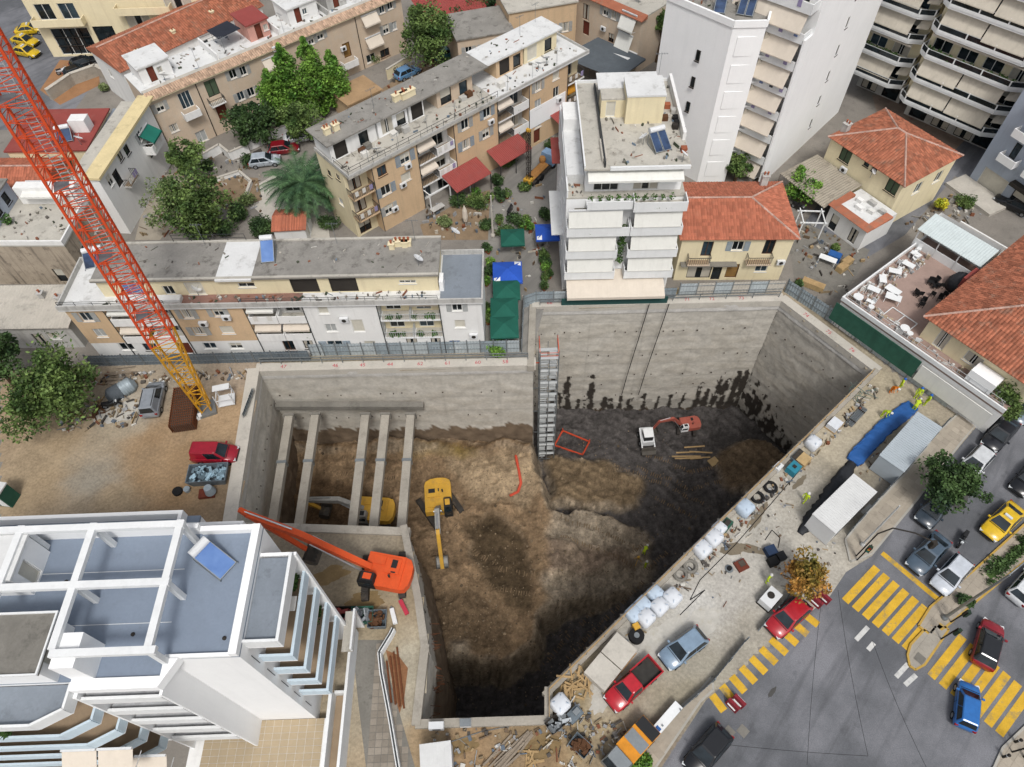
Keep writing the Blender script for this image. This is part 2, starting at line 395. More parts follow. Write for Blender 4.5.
# --- pit walls
DRIPS = {'B2C': [(.045, -12.2, .5), (.09, -12, 1.0), (.155, -12.2, .8), (.27, -12, .6)]+[(.05+i*.04+rr.uniform(-.014, .014), -16.3-rr.random()*1.8, rr.uniform(.35, .95)) for i in range(13)]+[(.6, -17, .5), (.66, -16.5, .6), (.72, -17, .7), (.79, -14.5, .8), (.83, -16, .9), (.87, -13.3, .8), (.91, -14, 1.0), (.95, -12.5, .9), (.985, -12.2, 1.2)],
         'CD': [(.02, -12.3, 1.0), (.06, -14, 1.1), (.11, -13, .9), (.17, -15.5, 1.3), (.24, -14.2, 1.2), (.33, -15, 1.3), (.42, -15.6, 1.4), (.5, -17.6, 1.0), (.58, -17.4, 1.5), (.7, -17.5, 1.4), (.82, -18, 1.4)]}
CAPS = []
def pit_wall(ka, kb, zsoil, label, capw=.8, caph=.28, nums=(), zb=-22.5, pale=1.0):
    a, b = PV[ka], PV[kb]; L = (b-a).length; d = (b-a)/L; nrm = Vector((d.y, -d.x))       # into the pit (outline runs clockwise)
    t = thing('retaining_wall', label, 'retaining wall', (a.x, a.y, 0), math.atan2(d.y, d.x))
    st = .15 if ka+kb in DRIPS else .3; nu = max(2, int(L/st)); zs = np.arange(-.1, zb-.01, -st); V = []; C = []
    key = ka+kb; dr = DRIPS.get(key, [])
    for i in range(nu+1):
        u = L*i/nu
        for z in zs:
            zl = zsoil+1.1*nz(u+a.x, 7.7, .5)+.6*nz(u, a.y, 1.6)
            soil = z < zl
            n1 = noise.noise(Vector((u*.35+a.x, z*.9, a.y))); n2 = nz(u+a.x, z, .9, a.y)
            y = -.06*n1-.05*n2
            lift = (-z) % 2.6; band = int(-z/2.6)
            c = np.array([.50, .465, .395])*pale*(1+.03*((band*37) % 5-2)/2+.10*n2)
            if -z < 1.2: c = np.array([.56, .54, .50]); y -= .07
            else:
                if lift < .16: c *= .86
                if n1 > .1 and z < -3: c = c*.8+np.array([.42, .36, .26])*.2
                if (u % 6.1) < .16: c *= .9
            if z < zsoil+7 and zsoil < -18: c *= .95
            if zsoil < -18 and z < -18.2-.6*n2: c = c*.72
            if soil:
                y = -.25*abs(n2)-.5*max(0, min(1, (zl-z)/5)); k = .5+.5*n2
                c = np.array([.10, .062, .032])*(1-k)+np.array([.21, .14, .075])*k
                if zsoil < -15: c *= .45
            for f, z0, wd in dr:
                if z < z0:
                    du = abs(u/L-f)*L; ww = wd*(.8 if ka == 'C' else 1.15)*(min(1, (z0-z)/.7)**.5)*(.5+.5*min(1, (z0-z)/3.5))*(1+.45*n2)
                    e = (du+.42*n2+.25*n1+(.35 if noise.noise(Vector((u*1.4, z*.7, 3.3))) > .22 else 0))/max(.05, ww*.55)
                    if e < 1: c = c*(1-min(1, (1-e)*3))+np.array([.045, .036, .028])*min(1, (1-e)*3)
            V.append((u, y, z)); C.append(c)
    nzv = len(zs); F = [(i*nzv+j, i*nzv+j+1, (i+1)*nzv+j+1, (i+1)*nzv+j) for i in range(nu) for j in range(nzv-1)]
    me = bpy.data.meshes.new('wall_face'); me.from_pydata([(x, y, z) for x, y, z in V], [], F); setcol(me, C); me.materials.append(MATS['shotcrete'])
    me.polygons.foreach_set('use_smooth', [True]*len(F)); link('wall_face', me, t)
    hq = caph+.004*len(CAPS); CAPS.append(1); MB().box(-.3, -.12, -.55, L+.3, capw, hq).obj('capping_beam', 'concrete_pale' if capw > .7 else 'concrete', t)
    # anchor heads in rows
    mb = MB()
    for z in (-4.2, -8.6, -12.6, -14.6, -16.8):
        if z < zsoil+.6: break
        u = .8
        while u < L-.5:
            (mb.rbox((u+rr.uniform(-.25, .25), -.16, z+rr.uniform(-.15, .15)), (rr.uniform(.08, .16), .08, rr.uniform(.08, .18)), 0) if rr.random() < .7 else 0); u += 1.35 if z > -12 else 1.9
    if mb.v: mb.obj('anchor_heads', mat('rust_dark', '#4f473f', var=.4), t, kind='stuff')
    for f, s in nums: text(s, .62, 'red_paint', t, (L*f, capw*.42, hq+.004), 0)
    return t
mat('red_paint', '#b5384a', var=.2)
def text(s, size, m, parent, loc, rz=0, rx=0, depth=0.0, name='number_mark'):
    cu = bpy.data.curves.new('txt', 'FONT'); cu.body = s; cu.size = size; cu.extrude = depth
    cu.align_x = 'CENTER'; cu.align_y = 'CENTER'; cu.resolution_u = 2
    o = bpy.data.objects.new('txt', cu); COL.objects.link(o); dg = bpy.context.evaluated_depsgraph_get(); dg.update()
    me = bpy.data.meshes.new_from_object(o.evaluated_get(dg)); bpy.data.objects.remove(o)
    me.materials.clear(); me.materials.append(MATS[m])
    q = link(name, me, parent, loc); q.rotation_euler = (rx, 0, rz); return q
WT = 'shotcrete pit wall with '
pit_wall('A', 'B', -11.3, WT+'brown soil below it, behind the five struts', .9, .3, [(.09, '47'), (.28, '46'), (.38, '45'), (.48, '44'), (.59, '62'), (.69, '61'), (.8, '60'), (.9, '58')])
pit_wall('B', 'B2', -20.5, 'short stepped pit wall behind the scaffold stair tower', .6, .3)
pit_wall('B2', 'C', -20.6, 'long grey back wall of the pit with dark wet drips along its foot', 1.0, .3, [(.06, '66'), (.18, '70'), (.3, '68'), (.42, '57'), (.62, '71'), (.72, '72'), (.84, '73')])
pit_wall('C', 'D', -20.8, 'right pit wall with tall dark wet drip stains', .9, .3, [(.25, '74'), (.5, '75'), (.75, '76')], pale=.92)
pit_wall('D', 'E', -20, 'long near wall of the pit along the machinery lane', .42, .35)
pit_wall('E', 'F', -18, 'short pit wall return beside the wooden offcuts', .5, .4)
pit_wall('F', 'G', -18, 'near end wall of the pit with two white boxes on it', .5, .4)
pit_wall('G', 'H', -6.0, 'pale side wall of the pit nearest the paved ramp', .55, .5)
pit_wall('H', 'I', -6.5, 'pit side wall with rebar ends, middle stretch beside the drain', .5, .5)
pit_wall('I', 'J', -7, 'pit side wall beside the orange excavator tracks', .5, .5)
pit_wall('J', 'K', -11, 'near pit wall that carries the lower ends of the struts', .6, .25)
pit_wall('K', 'A', -10.8, 'left pit wall beside the red van, facing the struts', 1.1, .3)
# --- site yard (dirt and concrete round the pit)
SITE = px((0, 372), (100, 366), (255, 356), (533, 352), (533, 292), (792, 286), (886, 364), (925, 398), (965, 402), (1000, 330), (1024, 330), (1024, 372), (880, 545), (832, 600), (760, 650), (706, 705), (650, 790), (300, 800), (330, 640), (240, 600), (0, 600))
SITE = [Vector((max(q.x, -75), q.y)) for q in SITE]
CONC, DIRT, ORB, PALE2, DARKD = '#aca491', '#a38f72', '#9c8160', '#b9b3a4', '#7d7260'
YC = [(0, 420, 0, '#a08b70'), (60, 440, 0, DIRT), (120, 430, 0, '#a2957f'), (40, 490, 0, DIRT), (90, 480, 0, '#979082'), (130, 410, 0, '#aaa192'), (150, 440, 0, ORB), (190, 450, 0, ORB), (140, 480, 0, ORB), (120, 500, 0, '#9b8a70'), (180, 490, 0, '#9b7f5d'), (225, 420, 0, '#a98f6e'), (225, 490, 0, '#8e7a61'), (180, 380, 0, '#968b7a'), (230, 380, 0, '#a39380'),
 (320, 560, 0, '#8f8472'), (360, 545, 0, '#8a806f'), (340, 600, 0, '#93866f'), (390, 620, 0, '#a39377'), (405, 660, 0, CONC), (412, 700, 0, CONC), (420, 745, 0, '#a08a6b'), (470, 745, 0, ORB), (520, 735, 0, '#8d7a5e'), (560, 760, 0, '#9b8260'), (540, 745, 0, '#8c7355'), (590, 735, 0, '#a89878'), (600, 700, 0, '#b5ab97'), (570, 690, 0, '#97855f'), (640, 650, 0, '#b3b0a8'), (620, 740, 0, '#8b7c66'), (660, 730, 0, '#84796a'), (670, 690, 0, '#9b937f'), (700, 660, 0, '#a39d8e'), (690, 610, 0, '#bcbab4'), (730, 590, 0, '#b5b1a9'), (740, 560, 0, '#b9b5ac'), (700, 570, 0, '#aeaaa1'), (760, 520, 0, '#aeaaa0'), (800, 500, 0, '#aca69a'), (790, 540, 0, '#b6b1a6'), (830, 440, 0, '#b0a691'), (860, 420, 0, '#afa48d'), (880, 385, 0, '#a89d86'), (850, 480, 0, '#8b8372'), (900, 480, 0, '#918b80'), (880, 520, 0, '#9c968a'), (930, 440, 0, '#a09683'), (990, 380, 0, '#a89d8c'), (750, 640, 0, '#a19b8e'),
 (300, 362, 0, '#98917f'), (450, 358, 0, '#989080'), (600, 298, 0, '#a39a88'), (700, 296, 0, '#b5a585'), (780, 292, 0, '#a0937d'), (830, 325, 0, '#8d836f')]
_sh = []
grid_obj('site_yard', SITE, YC, .5, 'yard', z0=.006, p=3, cn=1.5, hole=PITPOLY, kind='structure')
# --- roads
ROAD = px((640, 800), (712, 694), (722, 682), (830, 596), (846, 572), (872, 556), (915, 503), (960, 446), (1040, 352), (1120, 420), (1120, 800), (1035, 800), (985, 767), (1000, 745), (1040, 712), (1120, 640))
ROAD = px((640, 800), (706, 700), (830, 596), (846, 572), (872, 556), (915, 503), (960, 446), (1040, 352), (1300, 352), (1300, 1000), (640, 1000))
road = flat([ROAD], .010, 'road', 'asphalt', kind='structure')
ALLEY = px((505, 245), (500, 290), (545, 290), (552, 215), (560, 150), (560, 120), (520, 150), (490, 190), (488, 215))
flat([px((484, 360), (490, 200), (530, 140), (575, 95), (640, 95), (600, 130), (565, 165), (548, 250), (545, 305), (530, 360))], .008, 'alley', 'asphalt_old', kind='structure')
flat([px((905, 235), (955, 176), (1005, 205), (1100, 262), (1100, 190), (960, 130), (900, 100), (870, 130), (800, 230), (860, 262))], .009, 'side_street', 'asphalt', kind='structure')
flat([px((0, 0), (40, -20), (60, 40), (100, 75), (60, 130), (-60, 130), (-60, 0))], .009, 'car_park_street', 'asphalt', kind='structure')
flat([px((60, 60), (98, 62), (100, 85), (60, 105), (40, 90))], .013, 'orange_forecourt', mat('earth_pave', '#9a7352', var=.3), kind='structure')
# painted stripes
YEL = mat('road_yellow', '#d3a936', var=.35, sc=1.2, spots=.85, dirt='#8a7f60', fine=13)
WHT = mat('road_white', '#c9c9c6', var=.25, sc=1.5, spots=.6, dirt='#85868a', fine=9)
def stripe(a, b, wd, m, name='crosswalk_stripe', z=.016):
    a, b = P2(*a), P2(*b); d = (b-a).normalized(); n = Vector((-d.y, d.x))*wd/2
    mb = MB().face([(*(a-n), z), (*(b-n), z), (*(b+n), z), (*(a+n), z)])
    if (b-a).x*n.y-(b-a).y*n.x < 0: mb.f = [mb.f[0][::-1]]
    return mb.obj(name, m, road)
for i in range(7):      # far carriageway crossing
    t = i/6; a = (845+t*60, 601.5+t*47.5); b = (877+t*58, 567.5+t*46.5); stripe(a, b, .62, YEL)
for i in range(7):      # near carriageway crossing
    t = i/6; a = (931+t*68, 677+t*57); b = (963+t*66, 636.5+t*56); stripe(a, b, .62, YEL)
for i in range(10):     # crossing along the closed side street
    t = i/9; a = (712+t*88, 695-t*84); b = (724+t*94, 711-t*86); stripe(a, b, .62, YEL)
stripe((882, 553), (946, 606), .45, YEL, 'stop_line')
for a, b in (((856, 640), (868, 627)), ((896, 677), (908, 664)), ((905, 685), (916, 675)), ((868, 650), (874, 643))): stripe(a, b, .35, WHT, 'lane_mark')
for a, b in (((862, 513), (871, 505)), ((867, 517), (876, 509)), ((873, 520), (882, 512))): stripe(a, b, .3, WHT, 'lane_mark', .02)
# ================================================================ building kit
mat('plaster_white', '#e4e4e2', var=.10, sc=.5, streak=.22, dirt='#a9a8a4')
mat('plaster_clean', '#eff0f0', var=.06, sc=.4, streak=.10, dirt='#c0c2c4')
mat('plaster_cream', '#e2d6b4', var=.12, sc=.5, streak=.25, dirt='#a8977a')
mat('plaster_orange', '#cfb391', var=.16, sc=.45, streak=.3, spots=.3, dirt='#a3917a')
mat('plaster_peach', '#cbb8a2', var=.2, sc=.45, streak=.35, spots=.45, dirt='#b9b2a6')
mat('plaster_grey', '#b9b8b4', var=.2, sc=.5, streak=.45, spots=.3, dirt='#6f6c67')
mat('plaster_stained', '#b3a694', var=.3, sc=.5, streak=.9, spots=.5, dirt='#3d3733')
mat('plaster_blue', '#aab4c2', var=.1, sc=.5, streak=.2)
mat('plaster_pink', '#c9978a', var=.2, sc=.6, spots=.3)
mat('roof_grey', '#8f8c86', var=.35, sc=.5, spots=.7, dirt='#55524d', bump=.3)
mat('roof_pale', '#b8b4aa', var=.25, sc=.5, spots=.6, dirt='#77736b', bump=.2)
mat('roof_white', '#d5d6d5', var=.15, sc=.6, spots=.5, dirt='#9b9a96')
mat('roof_blue', '#7f8b9b', var=.16, sc=.3, spots=.3, dirt='#6f7883', rough=.6, streak=.12)
mat('roof_slate', '#7f8790', var=.2, sc=.5, spots=.35, rough=.7)
mat('roof_red', '#8f4640', var=.25, sc=.6, spots=.3, dirt='#8a5a50')
mat('deck_tile', '#9a8770', var=.2, sc=1)
mat('trim_white', '#dfe1e1', var=.10, sc=1, streak=.15, dirt='#a5a6a5')
mat('parapet_blue', '#c3d3dd', var=.08, sc=.6, streak=.12)
mat('frame_white', '#d8d8d4', var=.12, sc=2); mat('frame_brown', '#5c3f2a', var=.3); mat('frame_dark', '#34302c', var=.3)
mat('shutter_grey', '#a7aaa9', var=.2, sc=2); mat('shutter_blue', '#8d9ba6', var=.2, sc=2); mat('shutter_green', '#4f5f4a', var=.3, sc=2)
mat('roller', '#c9c5b8', var=.15, sc=2); mat('door_brown', '#6b3527', var=.3, sc=2); mat('door_wood', '#8a6a3c', var=.3, sc=2)
mat('awning_cream', '#cec4b6', var=.10, sc=1, streak=.12, dirt='#a89e8a'); mat('awning_grey', '#c3bcae', var=.14, sc=1, streak=.3, dirt='#8a8478'); mat('awning_white', '#dcdcd6', var=.08, sc=1, streak=.12)
mat('awning_green', '#1f6a5c', var=.2, sc=1); mat('awning_red', '#8d4440', var=.2, sc=1)
mat('rail', '#3f4244', var=.2, metal=.3, rough=.5); mat('rail_pale', '#b9bcbc', var=.2, rough=.5)
mat('steel', '#8f9598', var=.25, metal=.6, rough=.45); mat('white_metal', '#d3d5d6', var=.1, rough=.5); mat('black_rubber', '#1c1c1d', var=.3)
mat('terracotta', '#ad6a52', var=.25, sc=1.2, isl=.22, spots=.25, dirt='#8d6a5a'); mat('terracotta_old', '#a2654d', var=.35, sc=.8, isl=.3, spots=.55, dirt='#7c6a5c'); mat('terracotta_ridge', '#b5978a', var=.3, sc=1, isl=.2)
mat('foliage_pot', '#4a6a33', var=.5, sc=3, isl=.5); mat('clay', '#9c5b40', var=.3)
t = NT('cloth'); kr = t.n('ShaderNodeValToRGB'); kr.color_ramp.interpolation = 'CONSTANT'; ke = kr.color_ramp.elements
for ki in range(4): ke.new(.5)
for ki, kc in enumerate(('#b9b6b2', '#6f7fa5', '#8c3f45', '#d2d0ca', '#4b5058', '#8f86a8')): ke[ki].position = ki/6; ke[ki].color = (*lin(kc), 1)
t.link(t.p.outputs['Random Per Island'], kr.inputs[0]); MATS['cloth'] = t.out(kr.outputs[0], .9)
glass_mat('glass'); glass_mat('glass_blue', '#2f3d46'); glass_mat('solar_glass', '#2d3f5c', .15)
t = NT('solar_blue'); MATS['solar_blue'] = t.out(t.mix(t.ramp(t.noise(.9), .3, .7), lin('#4f70a8'), lin('#6484b8')), .25, 0, .5)
KIND = {  # frame, pane, leaves, shutters
 'w': ('frame_white', 'glass', 2, None), 'W': ('frame_white', 'glass', 2, 'shutter_grey'), 'B': ('frame_white', 'glass', 2, 'shutter_blue'), 'G': ('frame_dark', 'shutter_green', 2, None),
 'c': ('frame_white', 'roller', 1, None), 'C': ('frame_white', 'shutter_grey', 2, None), 'b': ('frame_brown', 'glass', 2, None), 'd': ('frame_white', 'glass', 2, None),
 'D': ('frame_brown', 'door_brown', 1, None), 'o': ('frame_brown', 'door_wood', 1, None), 'k': ('frame_dark', 'frame_dark', 1, None), 'n': ('frame_dark', 'glass', 1, None), 'S': ('frame_white', 'glass', 3, None), 'r': ('frame_dark', 'awning_green', 1, None), 'u': ('frame_white', 'solar_blue', 1, None)}
DPT = .14
WR = random.Random(21); mat('curtain', '#b9b3a6', var=.2, sc=2)
def win_meshes(w_, h, kind):
    fr, pn, lv, sh = KIND[kind]
    def mk():
        a = MB(); f = .07; y0, y1 = DPT-.06, DPT+.02
        a.box(0, y0, 0, f, y1, h).box(w_-f, y0, 0, w_, y1, h).box(f, y0, 0, w_-f, y1, f).box(f, y0, h-f, w_-f, y1, h)
        for i in range(1, lv): a.box(w_*i/lv-.035, y0+.004, f, w_*i/lv+.035, y1, h-f)
        if h < 1.9: a.box(-.08, -.07, -.07, w_+.08, .05, -.004)
        p = MB().box(.03, DPT, .03, w_-.03, DPT+.03, h-.03); cu = None
        if pn == 'glass': cu = [MB().box(.03, DPT+.0, .03, w_-.03, DPT+.03, h-.03).mesh('pane', 'glass_blue'), MB().box(.03, DPT, .03, w_*.38, DPT+.03, h-.03).box(w_*.62, DPT, .03, w_-.03, DPT+.03, h-.03).box(w_*.38, DPT+.012, .03, w_*.62, DPT+.03, h-.03, 1).mesh('pane', ['curtain', 'glass']), MB().box(.03, DPT, h*.45, w_-.03, DPT+.03, h-.03).box(.03, DPT+.012, .03, w_-.03, DPT+.03, h*.45, 1).mesh('pane', ['roller', 'glass'])]
        s = None
        if sh:
            s = MB(); q = w_/2-.02
            for z in np.arange(.06, h-.05, .16): s.box(.05, -.055, z, q-.05, -.03, z+.10)
            s.box(0, -.06, 0, .05, -.02, h).box(q-.05, -.06, 0, q, -.02, h).box(.05, -.06, 0, q-.05, -.02, .05).box(.05, -.06, h-.05, q-.05, -.02, h)
            s = s.mesh('shutter', sh)
        return a.mesh('window', fr), p.mesh('pane', pn), s, cu
    return cached(('win', round(w_, 2), round(h, 2), kind), mk)
class Face:
    def __init__(s, side, x0, y0, x1, y1):
        s.side = side
        s.o, s.rz, s.W = {'S': ((x0, y0), 0, x1-x0), 'E': ((x1, y0), PI/2, y1-y0), 'N': ((x1, y1), PI, x1-x0), 'W': ((x0, y1), -PI/2, y1-y0)}[side]
    def at(s, u, n=0.0, z=0.0):
        x, y = R2(u, -n, s.rz); return (s.o[0]+x, s.o[1]+y, z)
BLDS = []
class Bld:
    def __init__(s, name, label, loc, rz=0.0, cat='building', group=None):
        s.loc = Vector((loc[0], loc[1], 0)); s.rz = rz; s.t = thing(name, label, cat, s.loc, rz, group); BLDS.append(s)
        s.c = Matrix.Rotation(-rz, 3, 'Z') @ (Vector((0, 0, CAMH))-s.loc)
    def ray(s, u, v): return Matrix.Rotation(-s.rz, 3, 'Z') @ (P(u, v, 0)-Vector((0, 0, CAMH)))
    def lp(s, u, v, z=0):
        """local point for a pixel at height z"""
        d = s.ray(u, v); t_ = (z-s.c.z)/d.z; q = s.c+d*t_; return q
    def hit(s, f, u, v):
        d = s.ray(u, v)
        if f.side in 'SN': t_ = (f.o[1]-s.c.y)/d.y
        else: t_ = (f.o[0]-s.c.x)/d.x
        q = s.c+d*t_; x, y = R2(q.x-f.o[0], q.y-f.o[1], -f.rz); return x, q.z
    def vol(s, x0, y0, x1, y1, z0, z1, m, ops=(), name='wall', top=None, over=.0, par=0, parm=None, tops=.18, part=.18):
        """walls of a rectangular block; ops = (side, pos, w, h, kind): lower case side means pos is a pixel (centre), upper case (u, z) of the lower left corner"""
        mb = MB(); F = {k: Face(k, x0, y0, x1, y1) for k in 'SENW'}
        per = {k: [] for k in 'SENW'}
        for op in ops:
            sd, pos, w_, h, k = op[:5]; f = F[sd.upper()]
            if sd.islower(): u, z = s.hit(f, *pos); u -= w_/2; z -= h/2
            else: u, z = pos
            u = min(max(u, .12), f.W-w_-.12); z = min(max(z, z0+.03), z1-h-.08)
            if any(u < a+c+.1 and a < u+w_+.1 and z < b+d+.1 and b < z+h+.1 for a, b, c, d, _ in per[f.side]): continue
            per[f.side].append((u, z, w_, h, k))
        for k, f in F.items():
            us = sorted({0, f.W, *[q for o in per[k] for q in (o[0], o[0]+o[2])]}); zs = sorted({z0, z1, *[q for o in per[k] for q in (o[1], o[1]+o[3])]})
            for a, b in zip(us, us[1:]):
                for c, d in zip(zs, zs[1:]):
                    if any(o[0] <= (a+b)/2 <= o[0]+o[2] and o[1] <= (c+d)/2 <= o[1]+o[3] for o in per[k]): continue
                    mb.face([f.at(a, 0, c), f.at(b, 0, c), f.at(b, 0, d), f.at(a, 0, d)])
            for u, z, w_, h, kd in per[k]:
                I = -DPT-.06; A, B_, C_, D_ = (u, z), (u+w_, z), (u+w_, z+h), (u, z+h)
                for p, q in ((A, B_), (B_, C_), (C_, D_), (D_, A)):
                    mb.face([f.at(p[0], 0, p[1]), f.at(p[0], I, p[1]), f.at(q[0], I, q[1]), f.at(q[0], 0, q[1])][::-1])
                mb.face([f.at(*((p[0], I, p[1]))) for p in (A, B_, C_, D_)])
                fm, pm, sm, cu = win_meshes(w_, h, kd); k_ = WR.random(); pm = pm if cu is None or k_ < .4 else cu[int((k_-.4)/.2)]; nm = 'door' if kd in 'dDo' else 'window'
                wo = link(nm, fm, s.t, f.at(u, 0, z), f.rz); link('pane' if kd not in 'DoG' else 'leaf', pm, wo)
                if sm:
                    link('shutter', sm, wo, (-w_/2-.02, 0, 0)); link('shutter', sm, wo, (w_+.04, 0, 0))
        o = mb.obj(name, m, s.t)
        if top:
            s.slab(x0-over, y0-over, x1+over, y1+over, z1, z1+tops, top)
            if par: s.parapet(x0-over, y0-over, x1+over, y1+over, z1+tops, par, parm or m, part)
        return F
    def slab(s, x0, y0, x1, y1, z0, z1, m, name='roof'): return MB().box(x0, y0, z0, x1, y1, z1).obj(name, m, s.t)
    def parapet(s, x0, y0, x1, y1, z, h, m, t=.18, sides='SENW', name='parapet'):
        mb = MB(); e = .003
        if 'S' in sides: mb.box(x0, y0, z, x1, y0+t, z+h)
        if 'N' in sides: mb.box(x0, y1-t, z, x1, y1, z+h)
        if 'W' in sides: mb.box(x0+e, y0+t, z, x0+t, y1-t, z+h-e)
        if 'E' in sides: mb.box(x1-t, y0+t, z, x1-e, y1-t, z+h-e)
        return mb.obj(name, m, s.t)
    def box(s, x0, y0, z0, x1, y1, z1, m, name): return MB().box(x0, y0, z0, x1, y1, z1).obj(name, m, s.t)
    def bal(s, f, u, z, w_, d, style='solid', m='trim_white', floor='deck_tile', h=1.0, plants=0, clothes=0):
        """balcony on face f: slab with a solid parapet or a barred railing"""
        mb = MB().box(0, -d, -.16, w_, 0, 0); b = mb.obj('balcony', m, s.t, loc=f.at(u, 0, z), rz=f.rz)
        MB().box(.1, -d+.1, .004, w_-.1, -.01, .016).obj('balcony_floor', floor, b)
        q = MB()
        if style == 'solid': q.box(0, -d, .002, w_, -d+.1, h).box(0, -d+.1, .002, .1, -.002, h-.003).box(w_-.1, -d+.1, .002, w_, -.002, h-.003); q.obj('parapet', m, b)
        else:
            q.box(0, -d, h-.05, w_, -d+.05, h).box(0, -d+.05, h-.05, .05, 0, h-.003).box(w_-.05, -d+.05, h-.05, w_, 0, h-.003)
            for i in range(int(w_/.22)+1): q.box(i*.22, -d+.01, .002, i*.22+.03, -d+.04, h-.05)
            for i in range(int(d/.22)+1): q.box(.01, -i*.22-.03, .002, .04, -i*.22, h-.05).box(w_-.04, -i*.22-.03, .002, w_-.01, -i*.22, h-.05)
            q.obj('railing', style if style in MATS else 'rail', b)
        if plants:
            q = MB(); r = random.Random(int(u*91+z*7))
            for i in range(plants):
                x = r.uniform(.3, w_-.3); leafy(q, (x, -d+.3, .25), .3, 26, r)
            q.obj('planter_greenery', 'foliage_pot', b, kind='stuff')
        if clothes:
            q = MB(); r = random.Random(int(u*31+z*3))
            for i in range(clothes):
                x = w_*(i+.5)/clothes; q.box(x-.22, -d-.05, .25+r.random()*.2, x+.2, -d-.02, 1.0)
            q.obj('laundry', 'cloth', b)
        return b
    def awn(s, f, u, z, w_, proj, drop, m='awning_cream', name='awning', val=.22):
        """slanting fabric awning with arms and a valance"""
        mb = MB(); th = .03; n = max(2, int(w_/.9))
        for i in range(n):      # panels sag a little between seams
            a, b = w_*i/n, w_*(i+1)/n; mid = (a+b)/2
            for (p, q, dp, dq) in ((a, mid, 0, -.05), (mid, b, -.05, 0)):
                mb.face([(p, -proj, z*0-drop+dp*.3), (q, -proj, -drop+dq*.3), (q, -.02, dq), (p, -.02, dp)])
                mb.face([(p, -proj, -drop+dp*.3-th), (p, -.02, dp-th), (q, -.02, dq-th), (q, -proj, -drop+dq*.3-th)])
        mb.box(0, -proj-.02, -drop-val, w_, -proj, -drop)
        o = mb.obj(name, m, s.t, loc=f.at(u, 0, z), rz=f.rz)
        q = MB().bar((.05, -.02, -drop-.3), (.05, -proj, -drop-.05), .04).bar((w_-.05, -.02, -drop-.3), (w_-.05, -proj, -drop-.05), .04).box(0, -.16, .01, w_, -.02, .14)
        q.obj('awning_frame', 'white_metal', o); return o
    def ac(s, f, u, z):
        me = cached('ac', lambda: MB().box(-.42, -.38, 0, .42, -.08, .58).mesh('air_conditioner', 'white_metal'))
        g = cached('acg', lambda: MB().tube((0, -.38, .29), (0, -.40, .29), .22, .22, 12).box(-.4, -.08, -.06, -.34, 0, 0).box(.34, -.08, -.06, .4, 0, 0).mesh('fan_grille', 'frame_dark'))
        o = link('air_conditioner', me, s.t, f.at(u, 0, z), f.rz); link('fan_grille', g, o)
    def chimney(s, x, y, z, w_=.6, d=.5, h=.9, m='plaster_white', pots=2):
        o = MB().box(-w_/2, -d/2, 0, w_/2, d/2, h).box(-w_/2-.07, -d/2-.07, h, w_/2+.07, d/2+.07, h+.1).obj('chimney', m, s.t, loc=(x, y, z))
        q = MB()
        for i in range(pots): q.lathe(((i+.5)/pots*w_-w_/2, 0, h+.1), [(.09, 0), (.1, .25), (.13, .27), (.13, .33)], 8)
        q.obj('chimney_pot', 'clay', o)
    def dish(s, x, y, z, az=0.6, r=.45):
        o = MB().tube((0, 0, 0), (0, 0, .9), .03, .03, 6).obj('satellite_dish', 'steel', s.t, loc=(x, y, z), rz=az)
        m = Matrix.Rotation(.7, 3, 'Y'); q = MB(); R_ = []
        for rr_, hh in ((.02, .0), (r*.5, .03), (r, .12)): R_.append([tuple(m @ Vector((rr_*math.cos(a*PI/7), rr_*math.sin(a*PI/7), hh))+Vector((.05, 0, .9))) for a in range(14)])
        R_ += [[tuple(Vector(p)-m @ Vector((0, 0, .02))) for p in k] for k in R_[::-1]]
        q.rings(R_, 0, False).bar(m @ Vector((0, 0, 0))+Vector((.05, 0, .9)), m @ Vector((0, 0, r))+Vector((.05, 0, .9)), .03); q.obj('reflector', 'white_metal', o)
    def solar(s, x, y, z, rz, w_=2.0, l=2.0, tilt=.6, n=2, m='solar_glass', tank=True):
        o = MB().bar((-w_/2, -l/2*math.cos(tilt), .1), (-w_/2, l/2*math.cos(tilt), .1), .05).bar((w_/2, -l/2*math.cos(tilt), .1), (w_/2, l/2*math.cos(tilt), .1), .05) \
            .bar((-w_/2, l/2*math.cos(tilt), .0), (-w_/2, l/2*math.cos(tilt), l*math.sin(tilt)+.1), .05).bar((w_/2, l/2*math.cos(tilt), 0), (w_/2, l/2*math.cos(tilt), l*math.sin(tilt)+.1), .05) \
            .bar((-w_/2, -l/2*math.cos(tilt), 0), (-w_/2, -l/2*math.cos(tilt), .14), .06).bar((w_/2, -l/2*math.cos(tilt), 0), (w_/2, -l/2*math.cos(tilt), .14), .06).obj('solar_heater', 'steel', s.t, loc=(x, y, z), rz=rz)
        for i in range(n):
            pw = w_/n-.06; cx = -w_/2+(i+.5)*w_/n; c = (cx, 0, .17+l/2*math.sin(tilt))
            p = MB().rbox(c, (pw, l, .08), 0, 0, rx=tilt).obj('solar_frame', 'steel', o)
            MB().rbox((cx, -.045*math.sin(tilt), c[2]+.045*math.cos(tilt)), (pw-.1, l-.1, .012), 0, 0, rx=tilt).obj('solar_panel', m, o)
        if tank: MB().tube((-w_*.45, l/2*math.cos(tilt)+.1, l*math.sin(tilt)+.35), (w_*.45, l/2*math.cos(tilt)+.1, l*math.sin(tilt)+.35), .27, .27, 12).obj('water_tank', 'white_metal', o)
